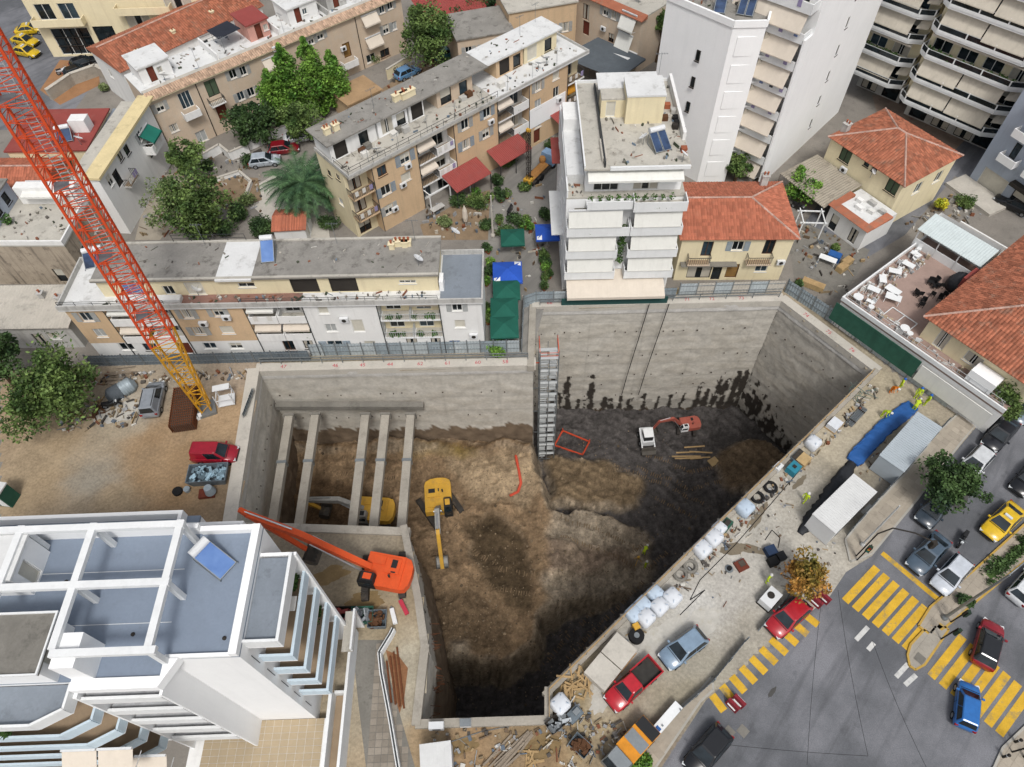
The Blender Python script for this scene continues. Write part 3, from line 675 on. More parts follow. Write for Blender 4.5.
    def aerial(s, x, y, z, h=2.2, rz=0):
        o = MB().tube((0, 0, 0), (0, 0, h), .022, .022, 5).obj('aerial', 'steel', s.t, loc=(x, y, z), rz=rz)
        q = MB().bar((-.6, 0, h-.1), (.6, 0, h-.1), .025)
        for i in range(5): q.bar((-.5+i*.25, -.25+i*.02, h-.1), (-.5+i*.25, .25-i*.02, h-.1), .018)
        q.obj('aerial_rods', 'steel', o)
    def tiles(s, x0, y0, x1, y1, z, h, over=.35, axis='x', hip=(True, True), m='terracotta', tw=.3, tl=.42):
        """hipped or gabled tile roof; ridge along axis; hip = (low end, high end)"""
        x0 -= over; y0 -= over; x1 += over; y1 += over
        if axis == 'x': A = lambda a, b, c: (x0+a, y0+b, c); L, Wd = x1-x0, y1-y0
        else: A = lambda a, b, c: (x1-b, y0+a, c); L, Wd = y1-y0, x1-x0
        half = Wd/2; i0 = half if hip[0] else 0; i1 = L-half if hip[1] else L
        if i1 < i0: i0 = i1 = L/2
        base = MB(); E_ = [A(0, 0, z), A(L, 0, z), A(L, Wd, z), A(0, Wd, z)]; r0, r1 = A(i0, half, z+h), A(i1, half, z+h)
        base.face([E_[0], E_[1], r1, r0]); base.face([E_[2], E_[3], r0, r1]); base.face([E_[1], E_[2], r1]); base.face([E_[3], E_[0], r0]); base.face(E_[::-1])
        o = base.obj('roof', m, s.t)
        tb = MB(); rg = MB(); r = random.Random(int(L*100))
        def plane(p, a, b, Lp, bl, lo, hi):
            """p corner, a unit along eave, b unit up the slope, length Lp, slope length bl, lo/hi(b): extent along a"""
            p, a, b = Vector(p), Vector(a), Vector(b); n = a.cross(b).normalized()
            if n.z < 0: n = -n
            j = 0
            while j*tl < bl-.1:
                c0 = j*tl; c1 = min(c0+tl+.06, bl); u0, u1 = lo((c0+c1)/2), hi((c0+c1)/2); k = math.ceil(u0/tw)
                while (k+1)*tw <= u1+.12:
                    a0 = k*tw+r.uniform(-.012, .012); q = r.uniform(-.01, .015); v = [p+a*(a0+dx*tw)+b*bb+n*(hh+q) for bb, dh in ((c0, .035), (c1, 0)) for dx, hh in ((0.02, .012+dh), (.5, .085+dh), (.98, .012+dh))]
                    i = len(tb.v); tb.v += [tuple(x) for x in v]; tb.f += [(i, i+1, i+4, i+3), (i+1, i+2, i+5, i+4)]; tb.m += [0, 0]; k += 1
                j += 1
        sl = math.hypot(half, h); d = lambda v: Vector(v).normalized()
        ax = d(Vector(E_[1])-Vector(E_[0])); up1 = d(Vector(A(0, half, z+h))-Vector(E_[0])); up2 = d(Vector(A(0, half, z+h))-Vector(E_[3]))
        plane(E_[0], ax, up1, L, sl, lambda b: i0*b/sl, lambda b: L-(L-i1)*b/sl)
        plane(E_[3], ax, up2, L, sl, lambda b: i0*b/sl, lambda b: L-(L-i1)*b/sl)
        ay = d(Vector(E_[3])-Vector(E_[0]))
        if hip[0]: s0 = math.hypot(i0, h); plane(E_[0], ay, d(Vector(A(i0, 0, z+h))-Vector(E_[0])), Wd, s0, lambda b: half*b/s0, lambda b: Wd-half*b/s0)
        if hip[1]: s1 = math.hypot(L-i1, h); plane(E_[1], ay, d(Vector(A(i1, 0, z+h))-Vector(E_[1])), Wd, s1, lambda b: half*b/s1, lambda b: Wd-half*b/s1)
        tb.obj('roof_tiles', m, o, kind='stuff')
        up = Vector((0, 0, .05))
        def ridge(p, q):
            p, q = Vector(p)+up, Vector(q)+up; n = max(1, int((q-p).length/.4))
            for i in range(n): rg.tube(p+(q-p)*(i/n), p+(q-p)*((i+1.1)/n), .12, .10, 6)
        if i1 > i0+.1: ridge(r0, r1)
        if hip[0]: ridge(E_[0], r0); ridge(E_[3], r0)
        if hip[1]: ridge(E_[1], r1); ridge(E_[2], r1)
        rg.obj('ridge_tiles', 'terracotta_ridge', o, kind='stuff'); return o
    def rail(s, pts, z, h=.9, m='rail', name='railing', gap=1.6):
        mb = MB()
        for a, b in zip(pts, pts[1:]):
            a, b = Vector((*a, z)), Vector((*b, z)); n = max(1, int((b-a).length/gap))
            for q in (h, h*.5): mb.bar(a+Vector((0, 0, q)), b+Vector((0, 0, q)), .035)
            for i in range(n+1): p = a+(b-a)*(i/n); mb.bar(p, p+Vector((0, 0, h)), .035)
        return mb.obj(name, m, s.t)
def leafy(mb, c, r, n, rnd, size=.16, flat_=1.0):
    """scatter small leaf faces through a ball"""
    for _ in range(n):
        d = Vector((rnd.gauss(0, 1), rnd.gauss(0, 1), rnd.gauss(0, 1)*flat_)).normalized()*r*rnd.random()**.4
        a = Vector((rnd.gauss(0, 1), rnd.gauss(0, 1), rnd.gauss(0, .6))).normalized(); b = a.orthogonal().normalized(); b.rotate(Matrix.Rotation(rnd.random()*6, 3, a)); k = size*rnd.uniform(.6, 1.3)
        p = Vector(c)+d; i = len(mb.v)
        mb.v += [tuple(p-a*k), tuple(p+b*k*.55), tuple(p+a*k), tuple(p-b*k*.55)]; mb.f.append((i, i+1, i+2, i+3)); mb.m.append(0)
def from_px(a, b, z):
    """origin, angle and length of a roof edge seen between two pixels at height z"""
    p, q = P2(*a, z), P2(*b, z); return p, math.atan2((q-p).y, (q-p).x), (q-p).length
# ================================================================ apartment rows
def bays(b, f, pxs): return [max(0, min(f.W, b.hit(f, *p)[0])) for p in pxs]
# --- terrace row in front of the pit hoarding
o_, a_, W_ = from_px((62, 308), (481, 300), 8.0)
b = Bld('apartment_row', 'long low apartment row with orange and white bays behind the crane mast', o_, a_, 'apartment block')
f0 = Face('S', 0, 0, W_, 6)
xb = bays(b, f0, [(62, 308), (104, 312), (171, 312), (245, 312), (304, 312), (378, 312), (440, 312), (481, 300)]); xb[0] = 0; xb[-1] = W_
gops = [('s', (455, 344), 1.2, 1.1, 'u'), ('s', (412, 342), 1.1, 1.9, 'n'), ('s', (436, 342), 1, 1.6, 'n'), ('s', (335, 344), 1.6, 1, 'B'), ('s', (288, 343), 1.1, 1.7, 'b'), ('s', (308, 343), 1, 1.5, 'n'), ('s', (236, 346), 1.3, 1, 'w'), ('s', (210, 346), 1.3, 1, 'w'), ('s', (150, 346), 1.4, 1.3, 'n'), ('s', (126, 346), 1.4, 1.2, 'w'), ('s', (370, 344), 1.2, 1, 'c'), ('s', (185, 347), 1.2, 1.9, 'D')]
b.vol(0, .02, W_, 6, 0, 2.62, 'plaster_white', gops)
BM = ['plaster_orange', 'plaster_grey', 'plaster_orange', 'plaster_white', 'plaster_white', 'plaster_cream', 'plaster_white']
WOPS = {0: [('s', (86, 317), 1.1, 1.3, 'W'), ('s', (100, 333), 1.1, 1.3, 'C')],
        2: [('s', (187, 314), 1.0, 1.3, 'W'), ('s', (218, 312), 1.0, 1.3, 'W'), ('s', (199, 331), 1.1, 1.2, 'W'), ('s', (227, 330), 1.3, 1.2, 'c')],
        4: [('s', (323, 310), 1.0, 1.2, 'c'), ('s', (331, 328), 1.1, 1.2, 'C'), ('s', (358, 326), 1.2, 1.9, 'c')],
        6: [('s', (457, 307), 1.0, 1.2, 'W'), ('s', (460, 324), 1.1, 1.2, 'c')]}
for i in range(7):
    x0, x1 = xb[i], xb[i+1]; rec = i in (1, 3, 5); y0 = 1.25 if rec else 0.0
    ops = WOPS.get(i, [])
    if rec: ops = [('S', (k*(x1-x0)/2+.5, z), 1.5, 2.0, 'd') for k in (0, 1) for z in (2.75, 5.45)]+[('S', (x1-x0-.95, 3.6), .7, 1.0, 'w')]
    F = b.vol(x0, y0, x1, 6, 2.63, 7.85, BM[i], ops)
    if rec:
        for z in (2.66, 5.32):
            h2 = (x1-x0)/2
            for k in (0, 1): b.bal(F['S'], k*h2+.03, z, h2-.06, 1.3, 'rail_pale' if i == 5 else 'solid', 'plaster_white' if i != 5 else 'trim_white', 'roof_pale', .85, plants=5 if i == 5 else (2 if k else 0), clothes=2 if (i == 3 and z > 4 and k == 0) else 0)
        h2 = (x1-x0)/2
        if i != 5:
            for k in (0, 1):
                if not (i == 1 and k): b.awn(F['S'], k*h2+.1, 4.95, h2-.2, 1.4, .7, 'awning_cream')
            b.awn(F['S'], .1, 7.6, h2-.2, 1.35, .6, 'awning_white')
        else: b.awn(F['S'], h2+.1, 7.6, h2-.3, 1.0, .4, 'awning_cream')
for u_, z_ in ((474, 336), (228, 318), (345, 320), (205, 324)):
    uu, zz = b.hit(f0, u_, z_); b.ac(f0, uu, zz)
for i in (1, 2, 3, 4, 5, 6):        # rain pipes at the bay joints
    MB().tube((xb[i], -.07, .1), (xb[i], -.07, 7.8), .05, .05, 6).obj('rain_pipe', 'rail', b.t)
b.slab(-.25, -.35, W_+.2, 6.3, 7.85, 8.0, 'roof_white')
b.parapet(-.25, -.35, W_+.2, 6.3, 8.0, .55, 'plaster_grey', .15)
b.slab(xb[2]+.3, .0, xb[4], 1.35, 8.003, 8.02, mat('terrace_dull', '#8a6a60', var=.3, spots=.4), 'terrace_floor')
b.slab(xb[6]+.15, -.15, W_, 6.1, 8.003, 8.03, 'roof_slate', 'terrace_floor')
pops = [('S', (2.2, 8.05), 1.8, 1.7, 'u'), ('S', (6.0, 8.1), 1, 1.2, 'w'), ('S', (8.2, 8.05), 1.7, 1.7, 'c'), ('S', (13.3, 8.9), 1.6, .6, 'w'), ('S', (18.3, 8.05), 2.6, 2.0, 'k'), ('S', (22.0, 8.05), 2.6, 2.0, 'k'), ('S', (28.6, 9.0), 1.6, .5, 'S')]
x4 = xb[1]; F = b.vol(x4, 1.35, xb[6], 5.9, 8.0, 10.25, 'plaster_cream', pops)
b.slab(x4-.2, 1.0, xb[2]+5.2, 6.2, 10.25, 10.43, 'roof_grey'); b.slab(xb[2]+5.2, .8, xb[3]+1.5, 6.25, 10.26, 10.47, 'roof_white'); b.slab(xb[3]+1.5, 1.0, xb[6]+.2, 6.2, 10.25, 10.43, 'roof_grey')
b.parapet(x4-.2, 1.0, xb[6]+.2, 6.2, 10.43, .1, 'roof_pale', .25, 'NS', 'roof_kerb')
for q, r_, m_ in ((b.lp(245, 262, 10.6), .25, 'solar_blue'),): b.solar(b.lp(268, 262, 10.4).x, 3.9, 10.43, .1, 1.3, 2.2, .5, 1, 'solar_blue')
b.solar(b.lp(110, 262, 9).x, 3.4, 10.43, .3, 2, 1.6, .5, 2)
for u_, v_ in ((403, 245), (405, 246), (392, 248)): q = b.lp(u_, v_, 10.5); b.chimney(q.x, q.y, 10.43, 1.6 if u_ == 403 else .5, .4, .6, 'plaster_cream', 4 if u_ == 403 else 1)
for u_, v_ in ((337, 243), (205, 244), (415, 240)): q = b.lp(u_, v_, 10.5); b.aerial(q.x, q.y, 10.43, 2.6)
for u_, v_, z_ in ((455, 230, 11), (197, 292, 8.5), (418, 262, 10.9)): q = b.lp(u_, v_, z_); b.dish(min(q.x, W_-1), min(max(q.y, .3), 5.8), 10.43 if z_ > 9 else 8.02, .5, .5)
b.rail([(.0, -.25), (xb[2], -.25)], 8.55, .5); b.rail([(xb[3], -.25), (xb[6], -.25)], 8.55, .5); b.rail([(xb[2], 6.1), (xb[3], 6.1)], 10.43, .9)
for u_ in (5.5, 8.8): b.box(u_, .3, 8.02, u_+2.6, 1.0, 8.5, 'roof_white', 'rooftop_locker')
b.box(xb[6]+.12, 1.2, 8.03, xb[6]+.5, 2.4, 9.3, 'plaster_clean', 'service_box')
# --- diagonal row
o_, a_, W_ = from_px((348, 177), (586, 52), 9.5); Dp = 6.6
b = Bld('apartment_row', 'diagonal apartment row with orange bays and red awnings along the cafe alley', o_, a_, 'apartment block')
f0 = Face('S', 0, 0, W_, Dp)
xb = bays(b, f0, [(348, 177), (371, 168), (416, 145), (453, 126), (497, 105), (529, 88), (568, 68), (586, 58)]); xb[0] = 0; xb[-1] = W_
BM = ['plaster_cream', 'plaster_orange', 'plaster_white', 'plaster_orange', 'plaster_grey', 'plaster_orange', 'plaster_cream']
WOPS = {1: [('s', (382, 171), 1.2, 1.3, 'b'), ('s', (405, 158), 1.3, 1.4, 'B'), ('s', (386, 190), 1.3, 1.3, 'B'), ('s', (406, 177), 1.3, 1.2, 'c'), ('s', (389, 209), 1.1, 1.3, 'W'), ('s', (372, 212), 1.1, 1.1, 'c')],
        3: [('s', (465, 124), 1.1, 1.4, 'W'), ('s', (487, 112), 1.1, 1.4, 'B'), ('s', (466, 144), 1.2, 1.3, 'B'), ('s', (486, 133), 1.1, 1.3, 'W')],
        5: [('s', (538, 86), 1.0, 1.3, 'W'), ('s', (556, 74), 1.1, 1.3, 'c'), ('s', (538, 104), 1.1, 1.3, 'C'), ('s', (556, 92), 1.0, 1.4, 'w'), ('s', (538, 123), 1.1, 1.3, 'C')]}
for i in range(7):
    x0, x1 = xb[i], xb[i+1]; rec = i in (0, 2, 4, 6); y0 = 1.3 if rec else 0.0
    ops = WOPS.get(i, [])
    n = max(1, round((x1-x0)/2.8)); h2 = (x1-x0)/n
    if rec: ops = [('S', (k*h2+.4, z), min(1.6, h2-.8), 2.0, 'b' if i == 0 else 'd') for k in range(n) for z in (.2, 3.3, 6.4)]
    else: ops = ops+[('S', (.8, .4), 1.1, 1.9, 'D')]
    F = b.vol(x0, y0, x1, Dp, 0, 9.3, BM[i], ops+([('W', (1.6, 6.9), .8, .9, 'n'), ('W', (3.6, 7.6), .8, .8, 'n'), ('W', (2.6, 3.5), .9, 1, 'C')] if i == 0 else [])+([('E', (2, z), 1, 1.2, 'w') for z in (3.7, 6.8)] if i == 6 else []))
    if rec:
        for z in (3.15, 6.25):
            for k in range(n): b.bal(F['S'], k*h2+.03, z, h2-.06, 1.33, 'solid' if (k+i) % 2 else 'rail', 'plaster_white' if i else 'plaster_orange', 'deck_tile', .95, clothes=3 if (i+k) % 3 == 0 else 0, plants=2 if k == 1 else 0)
        if i in (2, 4): b.awn(F['S'], .1, 8.9, h2-.2, 1.5, .8, 'awning_cream'); b.awn(F['S'], .1, 5.8, h2-.2, 1.5, .8, 'awning_cream')
        if i == 6: b.awn(F['S'], .1, 5.8, h2-.2, 1.2, .9, mat('awning_ochre', '#b07b26', var=.2))
for u_, v_ in ((407, 165), (402, 184), (558, 99), (394, 208), (490, 121)): uu, zz = b.hit(f0, u_, v_); b.ac(f0, uu, zz-.3)
for i in range(1, 7): MB().tube((xb[i], -.07, .1), (xb[i], -.07, 9.3), .05, .05, 6).obj('rain_pipe', 'rail', b.t)
b.box(xb[5]+.02, -.06, 2.9, xb[6]-.3, .0, 5.6, 'plaster_clean', 'painted_panel')
b.slab(-.1, -.3, xb[4], Dp+.1, 9.3, 9.48, 'roof_pale'); b.slab(xb[4], -.3, W_+.3, Dp+.15, 9.3, 9.5, 'roof_white')
b.parapet(-.1, -.3, W_+.3, Dp+.1, 9.5, .3, 'plaster_grey', .14, 'SWE'); b.rail([(0, -.2), (xb[4], -.2)], 9.8, .8); b.rail([(0, -.2), (0, 2.6)], 9.8, .8)
PH = [(.0, 6.2, 'plaster_white', 'k'), (6.2, 10.5, 'plaster_clean', 'w'), (10.5, 12.8, 'plaster_white', 'k'), (14.5, 20.0, 'plaster_peach', 'n'), (23.5, 28, 'plaster_orange', 'k'), (28.0, W_-2, 'plaster_cream', 'c')]
for x0, x1, m_, kd in PH: b.vol(x0+.15, 3.2, x1-.1, Dp-.1, 9.5, 11.8, m_, [('S', (.5, 9.6), 1.6, 1.9, kd), ('S', ((x1-x0)*.6, 9.7), 1.2, 1.6, 'n'), ('E', (1, 9.9), 1, 1.1, 'w')])
b.slab(-.3, 2.7, 22.0, Dp+.3, 11.8, 11.98, 'roof_grey'); b.slab(22.0, 2.9, W_-1.4, Dp+.2, 11.8, 12.0, 'roof_white')
for u_, v_ in ((327, 132), (336, 128), (408, 95), (400, 97)): q = b.lp(u_, v_, 12.2); b.chimney(q.x, min(q.y, Dp-.3), 11.98, .7 if u_ < 400 else 1.8, .5, .7, 'plaster_cream', 2)
for u_, v_ in ((411, 80), (540, 20), (520, 35), (300+90, 120)): q = b.lp(u_, v_, 12); b.aerial(min(max(q.x, 1), W_-3), min(q.y, Dp-.4) if q.y > 3 else 5, 11.98, 2.4)
for k in range(8): b.aerial(3+k*4, .4, 9.5, 1.9, .3*k)
q = b.lp(375, 151, 10); b.dish(q.x, .7, 9.5, 1.0, .6); q = b.lp(500, 152, 10); b.dish(30, 1.2, 9.5, 1.0, .5); b.dish(28.5, 1.0, 9.5, .6, .45)
for k, (x, y) in enumerate(((7.5, 2.2), (8.4, 2.4), (8.9, 1.9), (3.2, 2.2), (3.0, 1.4), (4.0, 2.3), (17.5, 2.3), (18.5, 2.4), (22.5, 1.2))): b.box(x, y, 9.5, x+.8, y+.6, 9.95+.1*(k % 3), ('cloth', 'concrete_dark', 'plaster_grey', 'frame_brown')[k % 4], 'roof_clutter')
# ground floor annexes with red corrugated roofs
def corr(b, pts, z, m, name='awning', th=.06, n=24):
    """ribbed sheet over a quadrilateral of local points (eave a-b, top d-c) with their heights"""
    mb = MB(); a, b_, c, d = [Vector(p) for p in pts]
    for i in range(n):
        for e0, e1, h0, h1 in ((i/n, (i+.5)/n, 0, th), ((i+.5)/n, (i+1)/n, th, 0)):
            p, q, r, s_ = a.lerp(b_, e0), a.lerp(b_, e1), d.lerp(c, e1), d.lerp(c, e0); mb.face([p+Vector((0, 0, h0)), q+Vector((0, 0, h1)), r+Vector((0, 0, h1)), s_+Vector((0, 0, h0))])
    mb.face([a-Vector((0, 0, .04)), d-Vector((0, 0, .04)), c-Vector((0, 0, .04)), b_-Vector((0, 0, .04))]); return mb.obj(name, m, b.t)
mat('sheet_red', '#934641', var=.2, sc=1, spots=.3, dirt='#7d5a56', rough=.6)
CX = [b.hit(f0, *q)[0] for q in ((441, 173), (476, 154), (486, 147), (518, 132), (550, 111), (574, 98))]
for (x0, x1, y1, n) in ((CX[0], CX[1], -2.9, 22), (CX[2], CX[3], -2.7, 22), (CX[4], CX[5], -3.2, 20)):
    corr(b, [(x0, y1, 2.5), (x1, y1, 2.5), (x1, -.05, 3.3), (x0, -.05, 3.3)], 3, 'sheet_red', 'red_canopy', .06, n)
    q = MB()
    for x in (x0+.1, (x0+x1)/2, x1-.1): q.box(x-.04, y1+.1, 0, x+.04, y1+.18, 2.5)
    q.obj('canopy_post', 'rail', b.t)
# --- L-shaped row at the back with tiled eaves
o_, a_, W_ = from_px((147, 99), (400, -6), 8.2)
b = Bld('apartment_row', 'back apartment row with tiled eaves above the leafy gardens', o_, a_, 'apartment block')
f0 = Face('S', 0, 0, W_, 7)
ops = [('s', (160, 107), 1.0, 1.2, 'W'), ('s', (174, 128), 1.1, 1.1, 'w'), ('s', (186, 100), 1.6, 2.2, 'S'), ('s', (212, 88), 1.6, 2.2, 'G'), ('s', (222, 111), 1.4, 2.4, 'D'), ('s', (233, 74), 1, 1.2, 'W'), ('s', (243, 71), 1, 1.2, 'W'), ('s', (241, 96), 1, 1.2, 'W'), ('s', (251, 92), 1, 1.2, 'W'), ('s', (275, 85), 1.2, 2, 'n'), ('s', (271, 68), 1.5, 2, 'c'), ('s', (311, 40), .9, 1.2, 'W'), ('s', (320, 35), 1, 1.2, 'W'), ('s', (347, 50), 1.2, 2.1, 'o'), ('s', (382, 9), .9, 1.2, 'W'), ('s', (390, 5), .9, 1.2, 'W'), ('s', (386, 29), 1.0, 1.3, 'W'), ('s', (394, 26), 1, 1.2, 'C'), ('s', (202, 137), 1.4, 1.6, 'C'), ('s', (385, 53), 1.6, 1.2, 'b'), ('s', (371, 58), 1.5, 1.2, 'w')]
F = b.vol(0, 0, W_, 7, 0, 8.0, 'plaster_peach', ops)
for x0, x1, m_ in ((4.0, 7.6, 'plaster_white'), (18.0, 21.5, 'plaster_white'), (23.5, 34.0, 'plaster_clean')):
    b.box(x0, -.05, .1, x1, -.003, 7.9, m_, 'repainted_strip') if False else None
for u_, v_, w_ in ((190, 112, 2.2), (215, 99, 2.0), (276, 77, 2.0), (348, 62, 2.4)): uu, zz = b.hit(F['S'], u_, v_); b.bal(F['S'], uu-w_/2, zz-.3, w_, 1.0, 'solid' if u_ in (190, 348) else 'rail', 'plaster_white', 'roof_pale', .8)
for u_, v_, w_ in ((270, 62, 2.2), (369, 18, 2.6), (373, 40, 2.6)): uu, zz = b.hit(F['S'], u_, v_); b.awn(F['S'], uu-w_/2, zz+.6, w_, .9, 1.1, 'awning_cream')
for u_, v_ in ((258, 108), (343, 50), (275, 50)): uu, zz = b.hit(F['S'], u_, v_); b.ac(F['S'], uu, zz)
for u_, v_ in ((205, 108), (282, 68), (357, 30)): uu, zz = b.hit(F['S'], u_, v_); MB().tube((uu, -.08, .1), (uu, -.08, 7.9), .06, .06, 6).obj('rain_pipe', 'frame_dark', b.t)
b.slab(0, .85, W_, 7.2, 8.0, 8.15, 'roof_white'); b.box(0, .86, 8.15, W_, 1.5, 8.5, 'concrete_pale', 'roof_upstand')
tb = MB(); r_ = random.Random(3); n = int(W_/.3)
for i in range(n):
    for j, (y0, y1, z0, z1) in enumerate(((-.5, -.02, 7.98, 8.12), (-.06, .42, 8.1, 8.26), (.38, .85, 8.24, 8.42))):
        x = i*.3; k = len(tb.v); e = r_.uniform(0, .03); tb.v += [(x, y0, z0+e), (x+.15, y0, z0+.1+e), (x+.3, y0, z0+e), (x, y1, z1+e), (x+.15, y1, z1+.1+e), (x+.3, y1, z1+e)]; tb.f += [(k, k+1, k+4, k+3), (k+1, k+2, k+5, k+4)]; tb.m += [0, 0]
o = MB().prism([(0, -.45), (W_, -.45), (W_, .85), (0, .85)], 7.9, [8.0, 8.0, 8.38, 8.38]).obj('eaves', 'plaster_cream', b.t); tb.obj('eave_tiles', mat('tile_pale', '#b59a84', var=.3, isl=.3, sc=1), o, kind='stuff')
for k, (x0, x1) in enumerate(((1, 5), (16, 19), (22, 26.5), (28, 31))): b.vol(x0, 3, x1, 7, 8.16, 10.3, ('plaster_white', 'plaster_pink', 'plaster_white', 'plaster_grey')[k], [('S', (1, 8.2), .9, 1.9, 'D'), ('S', (2.2, 8.9), .7, .8, 'w')], top='roof_white' if k % 2 == 0 else 'sheet_red', over=.2)
for x in (8, 12, 20.5, 33): b.aerial(x, 2.2, 8.15, 2.6, x)
b.dish(3.4, 1.9, 8.15, .8, .6); b.box(10.5, 1.5, 8.15, 10.7, 7, 9.2, 'plaster_white', 'terrace_wall'); b.box(19.5, 1.5, 8.15, 19.7, 7, 9.2, 'plaster_white', 'terrace_wall'); b.box(27.2, 1.5, 8.15, 27.4, 7, 9.0, 'plaster_grey', 'terrace_wall')
MB().prism([(12, 3.2), (15.4, 3.6), (15.0, 6.6), (11.8, 6.2)], 10.0, 10.06).obj('shade_net', mat('net_dark', '#2a2e38', var=.3), b.t)
b.rail([(10.7, 6.9), (19.5, 6.9)], 8.15, 1.0)
# side wing of the L
p0 = P2(147, 102, 8.2); p1 = P2(97, 178, 8.2); Wl = (p1-p0).length; aw = math.atan2((p0-p1).y, (p0-p1).x)
b = Bld('apartment_wing', 'cream roofed wing of the back row, left of the green awning', p1, aw-PI/2+PI/2, 'apartment block')
f0 = Face('S', 0, 0, Wl, 4)
F = b.vol(0, 0, Wl, 3.2, 0, 8.0, 'plaster_white', [('s', (140, 136), 1.0, 1.2, 'W'), ('s', (127, 150), 1.0, 1.2, 'n'), ('s', (120, 156), 1.0, 1.2, 'n'), ('s', (118, 178), 1.2, 2, 'n'), ('s', (128, 188), 1, 2, 'n'), ('s', (150, 150), 1.1, 1.9, 'n'), ('s', (110, 180), 1.0, 1.4, 'w')])
b.slab(-.2, -.35, Wl+1.2, 1.6, 8.0, 8.3, mat('roof_cream', '#d8c79a', var=.2, sc=.6, spots=.3)); b.slab(0, 1.6, Wl, 3.3, 8.0, 8.2, 'roof_pale')
b.awn(F['S'], Wl-4.6, 6.6, 2.6, 1.5, .9, 'awning_green'); b.bal(F['S'], Wl-4.8, 4.2, 3, 1.2, 'solid', 'plaster_white', plants=4, clothes=2)
b.bal(F['S'], 3.2, 4.4, 2.2, .9, 'rail', 'plaster_grey', clothes=4)
# ================================================================ near white block (lower left)
R = 18.0
b = Bld('white_apartment_block', 'near white apartment block with blue flat roof and white beam pergola', (-15.5, 10.9), 0, 'apartment block')
dark = [('E', (1.4, z), 2.6, 2.1, 'd') for z in (2.1, 5.1, 8.1, 11.1, 14.1)]
F = b.vol(-4, 0, 0, 7.6, 0, R-.15, 'plaster_clean', dark)
b.vol(-8.8, .25, -4, 7.6, 0, R-.15, 'plaster_white', [('S', (.8, z), 3.6, 2.1, 'S') for z in (2.1, 5.1, 8.1, 11.1, 14.1)])
F2 = b.vol(-27, -1.0, -8.8, 7.6, 0, R-.15, 'plaster_clean', [('S', (x, z), 2.6, 2.1, 'd') for z in (2.1, 5.1, 8.1, 11.1, 14.1) for x in (2, 6, 9.6, 14)])
b.slab(-27, -1.0, -8.82, 7.6, R-.15, R, 'roof_blue'); b.slab(-8.82, -.9, -4.0, 7.6, R-.15, R-.002, 'roof_blue'); b.slab(-4, 0, 0, 7.6, R-.15, R, 'roof_blue')
mb = MB().box(-.45, .0, R, 0, 7.6, R+.55).box(-4, -.02, R, -.45, .18, R+.25).box(-3.6, 7.25, R, -.45, 7.6, R+.5).box(-27, 7.3, R, -3.6, 7.6, R+.9); mb.obj('parapet', 'plaster_clean', b.t)
MB().box(-8.8, -1.5, R-.5, -4.0, -.9, R+.15).obj('cornice', 'plaster_clean', b.t)
MB().prism([(-4, -1.5), (-4, .0), (-3.2, .0)], R-.5, R+.25).obj('corner_splay', 'plaster_clean', b.t)
# pergola
H_ = R+2.35
for y in (6.8, 3.4): b.box(-18.5, y-.2, H_, -3.6, y+.2, H_+.32, 'trim_white', 'pergola_beam')
b.box(-8.9, -.42, H_, -3.4, -.02, H_+.32, 'trim_white', 'pergola_beam')
for x in (-3.85, -8.85): b.box(x-.2, -.02 if x < -8 else -.02, H_-.012, x+.2, 7.05, H_+.30, 'trim_white', 'pergola_beam')
b.box(-13.2, 2.2, H_-.012, -12.8, 7.05, H_+.30, 'trim_white', 'pergola_beam')
for x, y in ((-3.85, 6.8), (-8.85, 6.8), (-3.85, 3.4), (-8.85, 3.4), (-12.9, 6.8)): b.box(x-.15, y-.15, R, x+.15, y+.15, H_, 'trim_white', 'pergola_post')
MB().box(-3.85-.15, -.35, R, -3.85+.15, -.05, H_).obj('pergola_post', 'trim_white', b.t)
b.box(-8.85, -.9, R, -7.6, .9, H_, 'plaster_clean', 'pergola_wall')
# stair house with rough concrete roof
b.vol(-27, -1.0, -9.6, 1.9, R, R+2.2, 'plaster_clean', [('E', (.6, R+.1), .9, 1.9, 'c')], name='stair_house')
b.slab(-27, -1.2, -9.3, 2.0, R+2.2, R+2.4, 'concrete_dark'); b.parapet(-27, -1.25, -9.25, 2.05, R+2.4, .12, 'trim_white', .1)
b.vol(-27, 3.9, -12.6, 6.5, R, R+2.3, 'plaster_clean', [('E', (.5, R+.1), .9, 1.9, 'c')], name='water_house', top='roof_white', over=.05)
b.solar(-2.3, 5.4, R, .95, 1.35, 2.1, .3, 1, 'solar_blue')
b.aerial(-14.6, 5.2, R+2.5, 1.6); b.ac(Face('S', -16, 5, -14, 6), .5, R+2.5); b.ac(Face('S', -16, 6, -14, 7), .7, R+2.5)
for y in (2.0, 5.1): MB().box(-13, y, R+.003, -4.2, y+.03, R+.012).obj('roof_seam', 'trim_white', b.t)
for x, y in ((-6.2, 1.4), (-1.0, 1.0), (-11, 4.6)): MB().lathe((x, y, R), [(.12, 0), (.12, .06), (.05, .1)], 8).obj('roof_drain', 'frame_dark', b.t)
MB().path([V3 for V3 in (Vector((-3.4, 6.9, R+.08)), Vector((-2.9, 6.2, R+.08)), Vector((-3.0, 5.9, R+.3)))], .04, 5).obj('roof_pipe', 'steel', b.t)
